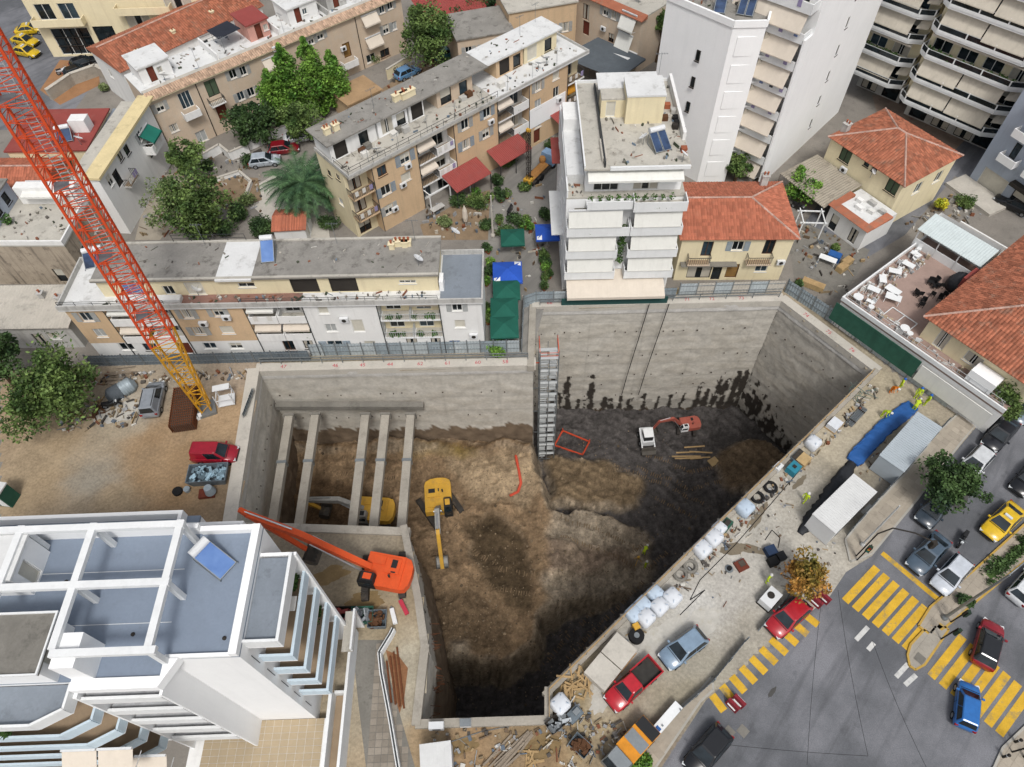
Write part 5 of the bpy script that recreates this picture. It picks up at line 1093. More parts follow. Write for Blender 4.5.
F = b.vol(0, 0, 27, 9, 0, 13.5, 'plaster_cream', [('S', (1.6, .3), 5.6, 4.0, 'S'), ('S', (8.0, 1.2), 3.0, 3.2, 'n'), ('S', (1.2, 5.6), 2.4, 2.3, 'd'), ('S', (4.6, 5.6), 2.4, 2.3, 'd'), ('S', (13.5, 3.8), 3.5, 2.6, 'S'), ('S', (13.5, .8), 3.5, 2, 'n'), ('S', (20, 5.4), 4, 2.6, 'S'), ('S', (1.2, 8.8), 2.4, 2.3, 'd'), ('W', (2, 1), 2, 2.6, 'n'), ('W', (5.5, 1), 2, 2.6, 'n')], top='roof_pale', par=.6)
b.bal(F['S'], .3, 5.3, 7.4, 1.3, 'solid', 'plaster_cream', h=.9); b.bal(F['S'], 13, 6.6, 8, 1.4, 'solid', 'plaster_cream', h=.9, plants=2)
g = MB()
for x in (3.0, 4.4, 5.8): g.box(x, -.06, .35, x+.07, .07, 4.25)
for z in (1.6, 2.9): g.box(1.65, -.05, z, 7.15, .06, z+.07)
g.obj('showroom_mullions', 'frame_dark', b.t)
# cluster on the left edge
b = Bld('red_roof_flat', 'low building with red painted roof and solar heater left of the wing', (-58.8, 73.0), -.03, 'house')
F = b.vol(0, 0, 9.5, 8, 0, 6.8, 'plaster_cream', [('S', (1+2.4*k, 4), 1.1, 1.4, 'n') for k in range(4)]+[('E', (1.5, 4), 1.1, 1.4, 'w')], top='roof_red', over=.2); b.solar(6.6, 1.8, 7.0, .3, 1.8, 1.6, .6, 1); b.dish(5.4, 1.0, 7.0, 2, .5); b.dish(8.8, .8, 7, 1, .5); b.box(7.0, 3.2, 7.0, 9.0, 4.6, 8.6, 'plaster_white', 'water_tank_house')
b.box(9.55, -1, 0, 12.0, 9, 6.4, 'roof_slate', 'link_block')
b = Bld('tile_roof_house', 'house with bright tiled roof partly behind the crane mast at left edge', (-66, 66.4), -.05, 'house')
b.vol(0, 0, 14, 6.4, 0, 6, 'plaster_cream', [('S', (2+3*k, 3.4), 1.1, 1.4, 'n') for k in range(4)]); b.tiles(0, 0, 14, 6.4, 6, 1.6, .35, 'x', (True, False), 'terracotta', .32, .42); b.slab(0, -3.6, 14, -.4, 4.8, 5.0, 'roof_pale')
b.vol(1, -3.4, 13.6, -.45, 0, 4.8, 'plaster_grey', [('S', (9.5, 1), 1.2, 1.4, 'n')])
b = Bld('grey_terrace_house', 'stained grey house with roof terrace and white awning beneath the crane mast', (-62, 58.2), -.05, 'house')
F = b.vol(0, 0, 14.8, 8.0, 0, 5.8, 'plaster_stained', [('S', (11.4, .4), 1.1, 2, 'n'), ('E', (2, 3), 1, 1.4, 'w'), ('E', (5, 3), 1, 1.4, 'w')], top='roof_pale', over=.05, par=.6, parm='plaster_white')
b.vol(.2, 1.6, 6.6, 7.6, 6.0, 8.4, 'plaster_blue', [('E', (2, 6.5), 1, 1.4, 'n'), ('E', (4, 6.5), 1, 1.4, 'n')], top='roof_grey', over=.2); b.awn(Face('S', 8, 8, 14, 9), .5, 8.0, 5.0, 2.2, .4, 'awning_white'); b.box(7.6, 6.6, 6.0, 14.4, 7.7, 8.2, 'plaster_white', 'terrace_room')
g = MB(); r_ = random.Random(2); leafy(g, (7.4, 3.4, 6.6), .6, 120, r_, .18); g.obj('terrace_plant', 'foliage_pot', b.t, kind='stuff')
b = Bld('pale_sheet_building', 'low grey building with pale ribbed sheet roof behind the left tree', (-58, 48.6), -.03, 'shed')
F = b.vol(0, 0, 13, 5.0, 0, 3.6, 'plaster_grey', [('S', (8.4, .1), 1.2, 2.2, 'n'), ('S', (10.0, 1.4), 1.2, 1, 'w'), ('S', (3, .6), 1.2, 1.6, 'n')]); corr(b, [(-.2, -.4, 3.6), (13.2, -.4, 3.6), (13.2, 5.2, 4.1), (-.2, 5.2, 4.1)], 4, mat('sheet_pale', '#b9b3a8', var=.2, sc=.7, spots=.4, rough=.6), 'roof', .04, 40); b.chimney(9.3, 3.6, 4.0, .5, .5, .6, 'plaster_grey', 1); b.chimney(11.2, 3.2, 4.0, .5, .5, .4, 'plaster_grey', 1)
# ================================================================ vehicles
def paint(name, col, rough=.28, metal=0.0):
    if name in MATS: return MATS[name]
    t = NT(name); c = lin(col); o = t.mix(t.ramp(t.noise(2.5, detail=3), .35, .7), c, dk(c, .8)); t.b.inputs['Coat Weight'].default_value = .6; t.b.inputs['Coat Roughness'].default_value = .12
    MATS[name] = t.out(o, rough, metal, .4); return MATS[name]
glass_mat('car_glass', '#20282d', .05)
mat('tyre', '#1b1b1c', var=.3, rough=.9); mat('rim', '#9a9da0', var=.2, metal=.5, rough=.4); mat('plastic_black', '#232426', var=.2, rough=.6); mat('lamp_white', '#cfd4d6', var=.1, rough=.15); mat('lamp_red', '#8e1a1a', var=.1, rough=.2); mat('bed_liner', '#3a3936', var=.5, sc=3)
CT = {  # length, half width, body stations (x, hw, ztop), belt z, cabin base x0 x1, roof x0 x1, roof z
 'hatch': (4.05, .88, [(2.0, .60, .58), (1.9, .77, .68), (1.5, .85, .80), (.85, .88, .93), (0, .88, .96), (-1.3, .88, .98), (-1.85, .84, .97), (-1.98, .76, .86), (-2.03, .66, .6)], .94, (1.0, -1.93), (.25, -1.5), 1.47),
 'sedan': (4.5, .89, [(2.22, .60, .58), (2.12, .78, .67), (1.7, .86, .79), (.95, .89, .92), (0, .89, .95), (-1.3, .89, .97), (-1.9, .86, .96), (-2.15, .78, .88), (-2.25, .66, .6)], .93, (1.05, -1.72), (.3, -.95), 1.45),
 'van': (4.2, .91, [(2.05, .62, .62), (1.95, .80, .74), (1.6, .88, .88), (1.05, .91, 1.05), (0, .91, 1.08), (-1.3, .91, 1.08), (-1.95, .9, 1.07), (-2.07, .84, .95), (-2.1, .78, .6)], 1.05, (1.2, -2.06), (.45, -1.95), 1.82),
 'pickup': (5.2, .91, [(2.6, .64, .62), (2.5, .82, .76), (2.1, .89, .92), (1.35, .91, 1.03), (.4, .91, 1.06), (-.42, .91, 1.06)], 1.04, (1.4, -.40), (.75, -.3), 1.74),
 'small': (3.5, .80, [(1.72, .56, .60), (1.65, .70, .70), (1.35, .77, .82), (.9, .80, .92), (0, .80, .95), (-1.2, .80, .96), (-1.62, .77, .95), (-1.72, .72, .8), (-1.75, .62, .55)], .92, (1.0, -1.70), (.4, -1.5), 1.45)}
def heading(a, b, z=0): d = P2(*b, z)-P2(*a, z); return math.atan2(d.y, d.x)
def car(kind, colour, label, at, rz, name='parked_car', cat='car', roofm=None, group=None, rack=False):
    L, hw, st, zb, cb, cr, zr = CT[kind]; t = thing(name, label, cat, at, rz, group); cm = paint('paint_'+colour.strip('#'), colour)
    rs = []
    for x, w_, zt in st:
        z0 = .22 if abs(x) < L*.43 else .30
        rs.append([(x, -w_*.90, z0), (x, -w_*.98, z0+.14), (x, -w_, (z0+zt)/2+.05), (x, -w_*.97, zt-.09), (x, -w_*.88, zt-.015), (x, 0, zt+.02), (x, w_*.88, zt-.015), (x, w_*.97, zt-.09), (x, w_, (z0+zt)/2+.05), (x, w_*.98, z0+.14), (x, w_*.90, z0)])
    MB().rings(rs[::-1]).obj('body', cm, t, True)
    bw, rw = hw*.93, hw*.72
    def ring(x0, x1, w_, z): return [(x0, -w_*.9, z), (x0-.1, -w_, z), (x1+.1, -w_, z), (x1, -w_*.9, z), (x1, w_*.9, z), (x1+.1, w_, z), (x0-.1, w_, z), (x0, w_*.9, z)]
    MB().rings([ring(cb[0], cb[1], bw, zb-.06)[::-1], ring(cr[0], cr[1], rw, zr-.05)[::-1], ring(cr[0]-.1, cr[1]+.1, rw*.9, zr)[::-1]]).obj('cabin', cm if roofm is None else paint('paint_'+roofm.strip('#'), roofm), t, False)
    def pane(nm, q, off):
        q = [Vector(p) for p in q]; c = sum(q, Vector())/4; n = (q[1]-q[0]).cross(q[3]-q[0]).normalized()*off
        if n.dot(c-Vector((0, 0, zb))) < 0: n = -n; q = q[::-1]
        MB().face([p+(c-p)*.06+n for p in q]).obj(nm, 'car_glass', t)
    zt, zl = zr-.07, zb
    pane('windscreen', [(cb[0]-.01, -bw*.88, zl), (cb[0]-.01, bw*.88, zl), (cr[0]+.01, rw*.9, zt), (cr[0]+.01, -rw*.9, zt)], .014)
    if kind != 'pickup' or True: pane('rear_window', [(cb[1]+.01, -bw*.86, zl+.02), (cb[1]+.01, bw*.86, zl+.02), (cr[1]-.01, rw*.88, zt), (cr[1]-.01, -rw*.88, zt)], .014)
    n = 1 if kind == 'pickup' else 2
    for s in (-1, 1):
        for i in range(n):
            a, c = i/n, (i+1)/n; lb = lambda k: cb[0]-.22+(cb[1]-cb[0]+.4)*k; lr = lambda k: cr[0]-.12+(cr[1]-cr[0]+.22)*k
            if kind == 'van' and i == 1: continue
            pane('side_window', [(lb(a), s*(bw+.0), zl), (lb(c), s*(bw+.0), zl), (lr(c), s*(rw+.01), zt), (lr(a), s*(rw+.01), zt)], .014)
        MB().rbox((cb[0]-.25, s*(bw+.14), zb+.06), (.14, .2, .13)).obj('mirror', cm, t)
        w0 = st[1]; MB().rbox((w0[0]-.02, s*w0[1]*.78, w0[2]-.10), (.22, .3, .14), -s*.35).obj('headlight', 'lamp_white', t)
        w0 = st[-2]
        if kind != 'pickup': MB().rbox((w0[0]+.01, s*w0[1]*.84, w0[2]-.12), (.14, .24, .2), s*.3).obj('tail_light', 'lamp_red', t)
    for s in (-1, 1):
        g = MB()
        for x in ((.95, -.05, -1.0) if kind != 'pickup' else (1.3, .0)): g.box(x-.012, s*(hw+.004)-.006, .36, x+.012, s*(hw+.004)+.006, zb-.08)
        g.box(cb[1]+.3, s*(hw+.003)-.006, zb-.20, cb[0]-.1, s*(hw+.003)+.006, zb-.185); g.obj('door_seam', 'plastic_black', t, kind='stuff')
    MB().box(cb[0]+.06, -hw*.8, st[3][2]-.0, cb[0]+.10, hw*.8, st[3][2]+.03).obj('bonnet_seam', 'plastic_black', t)
    wr = .31 if kind != 'pickup' else .37; wx = (L*.31, -L*.30)
    for x in wx:
        for s in (-1, 1):
            wo = link('wheel', cached(('tyre', wr), lambda: MB().tube((0, -.11, 0), (0, .11, 0), wr, wr, 16).mesh('wheel', 'tyre')), t, (x, s*(hw-.10), wr)); link('rim', cached(('rim', wr), lambda: MB().tube((0, -.118, 0), (0, .118, 0), wr*.62, wr*.62, 12).mesh('rim', 'rim')), wo)
    if kind == 'pickup':
        q = MB().box(-2.6, -.9, .45, -.42, .9, .62).box(-2.6, -.9, .62, -.42, -.8, 1.06).box(-2.6, .8, .62, -.42, .9, 1.06).box(-2.6, -.8, .62, -2.5, .8, 1.06); q.obj('cargo_bed', cm, t); MB().box(-2.48, -.79, .63, -.44, .79, .66).obj('bed_liner', 'bed_liner', t)
        for s in (-1, 1): MB().box(-2.63, s*.85-.05, .7, -2.6, s*.85+.05, 1.0).obj('tail_light', 'lamp_red', t)
    if rack:
        for s in (-1, 1): MB().bar((cr[0]-.2, s*rw*.85, zr+.03), (cr[1]+.2, s*rw*.85, zr+.03), .05).obj('roof_rail', 'plastic_black', t)
    MB().rbox((st[0][0]-.06, 0, .45), (.2, st[1][1]*1.7, .16)).obj('bumper', 'plastic_black', t)
    return t
def pcar(kind, colour, label, c, a, b, **k): return car(kind, colour, label, P(*c, .012), heading(a, b), **k)
DN = ((100, 100), (62, 134))
def street(u, v): return (u, v)
pcar('hatch', '#7f94a8', 'silver blue hatchback parked on the dusty site lane', (682, 650), (703, 632), (661, 664))
pcar('pickup', '#b3202c', 'red pickup truck with empty cargo bed beside the precast blocks', (632, 686), (657, 660), (607, 705), name='pickup_truck', cat='pickup').scale = (.92, .94, .94)
pcar('hatch', '#16181c', 'black car at the bottom edge beside the kerb', (706, 752), (724, 733), (690, 773))
pcar('hatch', '#a81f2a', 'red hatchback parked across the yellow side crossing', (786, 619), (803, 603), (768, 634))
pcar('sedan', '#4d5d6c', 'steel blue saloon waiting before the yellow stop line', (925, 556), (940, 538), (908, 572))
pcar('hatch', '#c3c9d1', 'pale silver car waiting beside the planted median', (948, 577), (963, 558), (932, 592))
taxi = pcar('sedan', '#d9b321', 'yellow taxi driving past the planted median', (999, 524), (1018, 505), (980, 541), name='taxi', cat='taxi')
MB().box(-.12, -.32, 1.45, .1, .32, 1.6).obj('roof_sign', 'lamp_white', taxi)
pcar('sedan', '#1d1f24', 'black saloon parked between the two street trees', (997, 437), (1012, 420), (983, 452))
pcar('hatch', '#c9ccce', 'white car parked half under the round street tree', (972, 466), (985, 452), (957, 482))
pcar('hatch', '#6f7f8d', 'grey car parked beyond the far street tree', (1022, 412), (1036, 396), (1008, 426))
pcar('sedan', '#15171b', 'black car cut off by the right edge', (1026, 481), (1042, 463), (1010, 498))
pcar('hatch', '#39434d', 'dark car hidden under the round street tree', (931, 512), (944, 497), (918, 527))
pcar('hatch', '#8e1f2b', 'dark red car with black roof leaving the far crossing', (984, 646), (980, 664), (990, 628), roofm='#202226')
pcar('small', '#2b6cb3', 'small blue hatchback driving over the near crossing', (963, 707), (961, 727), (965, 688))
pcar('hatch', '#d3d6d8', 'white car cut off at right edge beyond the median', (1024, 588), (1010, 603), (1038, 572))
pcar('sedan', '#14161b', 'black car parked along the pale blue block', (1012, 208), (1030, 216), (996, 200))
pcar('van', '#96182a', 'red van parked beside the left pit wall', (218, 457), (196, 457), (240, 457), name='parked_van', cat='van')
pcar('van', '#8a9097', 'grey people carrier parked below the crane mast', (156, 402), (153, 416), (160, 384), rack=True, name='parked_van', cat='van')
for (c, lb, a) in (((32, 33), 'yellow taxi farthest back of the three by the showroom', 0), ((27, 44), 'yellow taxi in the middle of the three by the showroom', 1), ((28, 55), 'yellow taxi nearest of the three by the showroom', 1)):
    t = pcar('sedan', '#cfae1d', lb, c, (20, 40), (46, 45) if a else (46, 37), name='taxi', cat='taxi'); MB().box(-.12, -.32, 1.45, .1, .32, 1.6).obj('roof_sign', 'lamp_white', t)
pcar('hatch', '#15191e', 'dark car under the balcony forecourt, rear of the pair', (86, 66), (78, 70), (98, 63)); pcar('hatch', '#101317', 'dark car nearer the planted wall, front of the pair', (80, 75), (70, 79), (92, 71))
pcar('hatch', '#a9b2ba', 'silver car parked at the garden end near the palm', (266, 164), (250, 166), (282, 162)); pcar('hatch', '#7a1620', 'dark red car parked between the two pale cars', (285, 152), (270, 154), (300, 150)); pcar('sedan', '#c2c5c8', 'pale car parked under the tall poplars', (301, 140), (286, 143), (318, 137))
pcar('hatch', '#5c88b0', 'light blue car behind the graffiti wall', (408, 76), (396, 82), (422, 70)); pcar('hatch', '#3f7d86', 'teal car under the big garden tree', (446, 57), (434, 62), (460, 52)); pcar('hatch', '#c9b51f', 'yellow car inside the glazed showroom corner', (77, 47), (60, 50), (94, 44))
# motorcycles
def moto(label, at, rz, col='#16181b'):
    t = thing('motorcycle', label, 'motorcycle', at, rz); cm = paint('paint_'+col.strip('#'), col)
    for x in (.68, -.62):
        wo = MB().tube((x, -.07, .3), (x, .07, .3), .3, .3, 14).obj('wheel', 'tyre', t); MB().tube((x, -.075, .3), (x, .075, .3), .17, .17, 10).obj('rim', 'rim', wo)
    MB().rings([[(x, -w_, z0), (x, w_, z0), (x, w_*.6, z1), (x, -w_*.6, z1)] for x, w_, z0, z1 in ((-.85, .06, .6, .72), (-.4, .16, .42, .8), (.1, .18, .35, .84), (.45, .16, .45, .95), (.62, .1, .6, .98))]).obj('body', cm, t, True)
    MB().box(-.75, -.14, .78, -.05, .14, .88).obj('seat', 'plastic_black', t); MB().bar((.55, -.36, 1.05), (.55, .36, 1.05), .04).bar((.55, 0, .9), (.72, 0, .3), .07).obj('handlebar', 'steel', t); MB().box(.6, -.1, .8, .72, .1, .98).obj('headlight', 'lamp_white', t)
moto('black motorbike riding between the taxi and the blue saloon', P(960, 541, .012), heading((966, 530), (955, 551))); moto('white motor scooter on the tan forecourt', P(64, 74, .02), .4, '#b9bcc0'); moto('dark scooter parked in the cafe alley', P(510, 213, .012), 1.2); moto('dark motorbike under the tree beside the yard', P(113, 407, .012), .2); moto('scooter parked by the orange roofed house', P(797, 210, .012), -.9)
# ================================================================ diggers
def beam(mb, pts, ws, hs, mi=0):
    """tapered rectangular beam through points in the local x-z plane"""
    rs = []
    for i, (x, z) in enumerate(pts):
        a = pts[max(0, i-1)]; c = pts[min(len(pts)-1, i+1)]; d = Vector((c[0]-a[0], c[1]-a[1])).normalized(); n = Vector((-d.y, d.x)); h = hs[i]/2; w_ = ws[i]/2
        rs.append([(x+n.x*h, -w_, z+n.y*h), (x-n.x*h, -w_, z-n.y*h), (x-n.x*h, w_, z-n.y*h), (x+n.x*h, w_, z+n.y*h)])
    mb.rings(rs, mi); return mb
mat('track', '#3b3733', var=.4, sc=3, spots=.4, dirt='#7a6a54'); mat('hydraulic', '#b9bdc0', var=.1, metal=.7, rough=.3); mat('bucket_steel', '#56524c', var=.4, sc=3, spots=.5, dirt='#8a7a64', rough=.6)
mat('excavator_orange', '#d6562a', var=.2, sc=1.2, spots=.12, dirt='#8d5a3c', rough=.45); mat('excavator_yellow', '#c79a3a', var=.25, sc=1.2, spots=.35, dirt='#8a7350', rough=.55); mat('excavator_red', '#a0574a', var=.25, sc=1.2, spots=.3, dirt='#8a6a5c', rough=.5); mat('excavator_grey', '#9d9c98', var=.3, sc=2, spots=.4, dirt='#7a6c56', rough=.6)
def digger(label, at, rz, s, m, J, track_rz=0.0, m2=None, L=4.2, Wt=3.2, boomw=.5, bk=.75, bm=None, wide=1.0, cabm='plastic_black', stickm=None, boomm=None, slim=.85):
    """J: boom foot, boom knee, boom tip, stick end, bucket angle, in metres in the x-z plane of the upper body"""
    t = thing('excavator', label, 'excavator', at, rz); tr = track_rz-rz; m2 = m2 or m
    for q in (-1, 1):
        o = link('track', None) if False else None; mb = MB(); n = 10; pts = []
        r = .42*s; hl = L*s/2-r
        for k in range(7): a = PI/2-PI*k/6; pts.append((hl+r*math.cos(a), r+r*math.sin(a)))
        for k in range(7): a = -PI/2-PI*k/6; pts.append((-hl+r*math.cos(a), r+r*math.sin(a)))
        y0, y1 = q*(Wt*s/2)-.3*s, q*(Wt*s/2)+.3*s; mb.rings([[(x, y0, z) for x, z in pts], [(x, y1, z) for x, z in pts]][::-1])
        o = mb.obj('track', 'track', t, rz=tr); g = MB(); k = -hl
        while k < hl: g.box(k, y0-.02, 2*r, k+.07*s, y1+.02, 2*r+.05*s); k += .2*s
        g.obj('track_pads', 'track', o, kind='stuff')
    MB().box(-.8*s, -Wt*s/2+.3*s, .35*s, .8*s, Wt*s/2-.3*s, .9*s).lathe((0, 0, .9*s), [(.75*s, 0), (.75*s, .18*s)], 16).obj('undercarriage', 'track', t, rz=tr)
    z0, z1 = 1.08*s, 2.05*s; w_ = 1.45*s*wide
    o = MB().prism([(1.4*s, -w_), (1.4*s, w_), (-1.9*s, w_), (-1.9*s, -w_)], z0, z1).obj('engine_housing', m, t)
    MB().box(-1.6*s, -w_*.8, z1, -.3*s, w_*.15, z1+.12*s).box(-.2*s, -w_*.85, z1, .9*s, -w_*.3, z1+.08*s).obj('hatch', m, o); MB().box(-1.3*s, -w_*.7, z1+.12*s, -.8*s, -w_*.2, z1+.15*s).box(-1.3*s, .02, z1+.12*s, -.9*s, w_*.1, z1+.14*s).obj('vent', 'plastic_black', o); MB().tube((-.9*s, w_*.35, z1), (-.9*s, w_*.35, z1+.45*s), .09*s, .09*s, 8).obj('exhaust', 'frame_dark', o)
    q = [(-1.9*s, -w_), (-1.9*s, w_), (-2.35*s, w_*.92), (-2.65*s, w_*.55), (-2.72*s, 0), (-2.65*s, -w_*.55), (-2.35*s, -w_*.92)]; MB().prism(q, z0+.02, z1-.12*s).obj('counterweight', m, t)
    c = MB().rings([[(.2*s, w_*.38, z0+.0), (1.75*s, w_*.38, z0), (1.75*s, w_*1.02, z0), (.2*s, w_*1.02, z0)][::-1], [(.2*s, w_*.40, z0+1.2*s), (1.7*s, w_*.40, z0+1.2*s), (1.7*s, w_, z0+1.2*s), (.2*s, w_, z0+1.2*s)][::-1], [(.25*s, w_*.44, z0+1.75*s), (1.35*s, w_*.44, z0+1.75*s), (1.35*s, w_*.96, z0+1.75*s), (.25*s, w_*.96, z0+1.75*s)][::-1]]).obj('cab', cabm, t)
    MB().face([(1.73*s, w_*.44, z0+.4*s), (1.73*s, w_*.96, z0+.4*s), (1.72*s, w_*.96, z0+1.15*s), (1.72*s, w_*.44, z0+1.15*s)]).face([(1.71*s, w_*.46, z0+1.24*s), (1.71*s, w_*.95, z0+1.24*s), (1.4*s, w_*.92, z0+1.7*s), (1.4*s, w_*.47, z0+1.7*s)]).face([(.4*s, w_*1.03, z0+.7*s), (1.6*s, w_*1.03, z0+.7*s), (1.5*s, w_*1.01, z0+1.2*s), (.4*s, w_*1.01, z0+1.2*s)][::-1]).obj('cab_glass', 'car_glass', c)
    MB().box(.45*s, w_*.52, z0+1.76*s, 1.15*s, w_*.88, z0+1.80*s).obj('cab_hatch', m if cabm == 'plastic_black' else 'plastic_black', c)
    f, k, tip, end, ba = J; bw = boomw*s
    mid = lambda a, b_, e: (a[0]+(b_[0]-a[0])*e, a[1]+(b_[1]-a[1])*e)
    o = beam(MB(), [f, mid(f, k, .5), k, mid(k, tip, .5), tip], [bw]*5, [.45*s, .8*s*slim, .95*s*slim, .75*s*slim, .36*s]).obj('boom', boomm or m, t)
    for sd in (-1, 1): MB().tube((f[0]+.5*s, sd*bw*.75, f[1]-.4*s), (*[mid(f, k, .85)[0]], sd*bw*.75, mid(f, k, .85)[1]), .09*s, .06*s, 8).obj('boom_cylinder', 'hydraulic', o)
    o = beam(MB(), [mid(end, tip, 1.12), tip, mid(tip, end, .45), end], [bw*.75]*4, [.28*s, .62*s*slim, .5*s*slim, .25*s]).obj('stick', stickm or m, t); p0 = mid(k, tip, .2); n = Vector((-(tip[1]-k[1]), tip[0]-k[0])).normalized()*.6*s; n = n if n.y > 0 else -n
    MB().tube((p0[0]+n.x, 0, p0[1]+n.y), (mid(end, tip, 1.1)[0], 0, mid(end, tip, 1.1)[1]), .08*s, .06*s, 8).obj('stick_cylinder', 'hydraulic', o)
    wb = bk*s; a0 = ba; pr = [(0, .0), (.55, .12), (.95, -.15), (1.0, -.62), (.72, -.98), (.2, -1.02)]
    rot = lambda p: (end[0]+(p[0]*math.cos(a0)-p[1]*math.sin(a0))*s*1.15, end[1]+(p[0]*math.sin(a0)+p[1]*math.cos(a0))*s*1.15)
    B_ = MB(); P_ = [rot(p) for p in pr]
    for sd in (-1, 1): B_.face([(x, sd*wb, z) for x, z in (P_ if sd < 0 else P_[::-1])])
    for a, c_ in zip(P_[:-1], P_[1:]): B_.face([(a[0], -wb, a[1]), (a[0], wb, a[1]), (c_[0], wb, c_[1]), (c_[0], -wb, c_[1])]).face([(a[0], wb*.96, a[1]+.03), (a[0], -wb*.96, a[1]+.03), (c_[0], -wb*.96, c_[1]+.03), (c_[0], wb*.96, c_[1]+.03)])
    o = B_.obj('bucket', bm or 'bucket_steel', t); x, z = P_[-1]; xm, zm = P_[-2]; d = Vector((x-xm, z-zm)).normalized()
    for i in range(5): y = -wb+wb*2*(i+.5)/5; MB().rings([[(x, y-.07*s, z-.04), (x, y+.07*s, z-.04), (x, y+.07*s, z+.05), (x, y-.07*s, z+.05)], [(x+d.x*.3*s, y-.02, z+d.y*.3*s), (x+d.x*.3*s, y+.02, z+d.y*.3*s), (x+d.x*.3*s, y+.02, z+d.y*.3*s+.02), (x+d.x*.3*s, y-.02, z+d.y*.3*s+.02)]]).obj('tooth', 'bucket_steel', o)
    return t
def plane_pt(base, tgt, u, v):
    """(reach, height) where the sight line through u, v crosses the upright plane from base towards tgt"""
    d = Vector((tgt.x-base.x, tgt.y-base.y)).normalized(); n = Vector((-d.y, d.x)); r = P(u, v, 0)-Vector((0, 0, CAMH))
    t_ = n.dot(Vector((base.x, base.y)))/n.dot(Vector((r.x, r.y))); q = Vector((0, 0, CAMH))+r*t_
    return (d.dot(Vector((q.x-base.x, q.y-base.y))), q.z-base.z)
bs = P(385, 578, .01); tg = P(309, 564, 0); a_ = math.atan2(tg.y-bs.y, tg.x-bs.x)
J = [(.9, 2.1), plane_pt(bs, tg, 300, 535), plane_pt(bs, tg, 247, 514), plane_pt(bs, tg, 306, 549), -PI/2-.2]
print('orange digger joints', J)
digger('large orange excavator with long boom beside the strutted pit', bs, a_, .95, 'excavator_orange', J, PI/2+.05, boomw=.5, bk=.95, slim=.78)
bs = PF(440, 507); tg = PF(444, 578); a_ = math.atan2(tg.y-bs.y, tg.x-bs.x); D_ = (tg-bs).length
digger('yellow excavator reaching towards the camera on the pit plateau', bs, a_, 1.0, 'excavator_yellow', [(.8, 1.7), (2.6, 4.4), (D_*.62, 4.6), (D_*.93, 1.6), -2.2], a_+.5, bk=.62, boomm='excavator_grey', bm='excavator_grey')
bs = PF(374, 516); tg = PF(296, 512); a_ = math.atan2(tg.y-bs.y, tg.x-bs.x); D_ = min(9.5, (tg-bs).length)
digger('muddy yellow excavator working beneath the concrete struts', bs, a_, .95, 'excavator_yellow', [(.8, 1.7), (3.2, 3.6), (7.4, 3.2), (5.8, 1.2), -1.5], a_+.1, boomm='excavator_grey', cabm='excavator_grey')
bs = PF(686, 428); digger('small red and white excavator at the back of the pit', bs, PI*1.04, .62, 'excavator_red', [(.8, 1.1), (2.2, 2.8), (3.9, 2.6), (4.6, .9), -1.5], 1.4, cabm='trim_white', boomw=.45)
# skid steer
p_ = PF(646, 441); t = thing('skid_steer', 'white skid steer loader working beside the small excavator', 'loader', p_, -PI/2+.05)
MB().prism([(-1.3, -.75), (.9, -.75), (.9, .75), (-1.3, .75)], .35, 1.2).obj('body', 'white_metal', t); c = MB().box(-.5, -.55, 1.2, .7, .55, 2.1).obj('cab', 'plastic_black', t); MB().box(-.55, -.6, 2.1, .75, .6, 2.2).obj('cab_roof', 'trim_white', c)
for s in (-1, 1):
    MB().bar((-1.1, s*.8, 1.4), (1.5, s*.8, .5), .14, .2).obj('lift_arm', 'white_metal', t)
    for x in (-.75, .55): wo = MB().tube((x, s*.72, .4), (x, s*1.0, .4), .4, .4, 14).obj('wheel', 'tyre', t); MB().tube((x, s*.7, .4), (x, s*1.01, .4), .2, .2, 10).obj('rim', 'rim', wo)
MB().rings([[(1.4, y, .1), (2.1, y, .05), (2.1, y, .15), (1.6, y, .2), (1.5, y, .75), (1.4, y, .75)] for y in (-.9, .9)]).obj('bucket', 'bucket_steel', t)
# yellow truck at the bottom edge
p_ = P(629, 750, .012); t = thing('tool_truck', 'small orange lorry with dark cab at bottom edge of the site', 'truck', p_, heading((650, 728), (610, 772)))
cm = paint('paint_amber', '#d98e1e'); MB().box(-2.2, -.85, .55, .7, .85, 1.5).obj('load_body', cm, t); MB().box(-1.0, -.8, 1.5, -.1, .8, 1.56).obj('load_cover', 'steel', t); MB().box(-2.15, -.82, 1.5, -1.3, .82, 1.62).obj('tail_locker', 'plastic_black', t)
MB().rings([[(.75, -.85, .5), (2.2, -.85, .5), (2.2, .85, .5), (.75, .85, .5)][::-1], [(.75, -.85, 1.2), (2.15, -.83, 1.2), (2.15, .83, 1.2), (.75, .85, 1.2)][::-1], [(.8, -.75, 1.9), (1.75, -.72, 1.9), (1.75, .72, 1.9), (.8, .75, 1.9)][::-1]]).obj('cab', 'steel', t); MB().face([(2.17, -.75, 1.22), (2.17, .75, 1.22), (1.79, .68, 1.86), (1.79, -.68, 1.86)]).obj('windscreen', 'car_glass', t)
for x in (1.5, -1.4):
    for s in (-1, 1): MB().tube((x, s*.6, .36), (x, s*.88, .36), .36, .36, 14).obj('wheel', 'tyre', t)
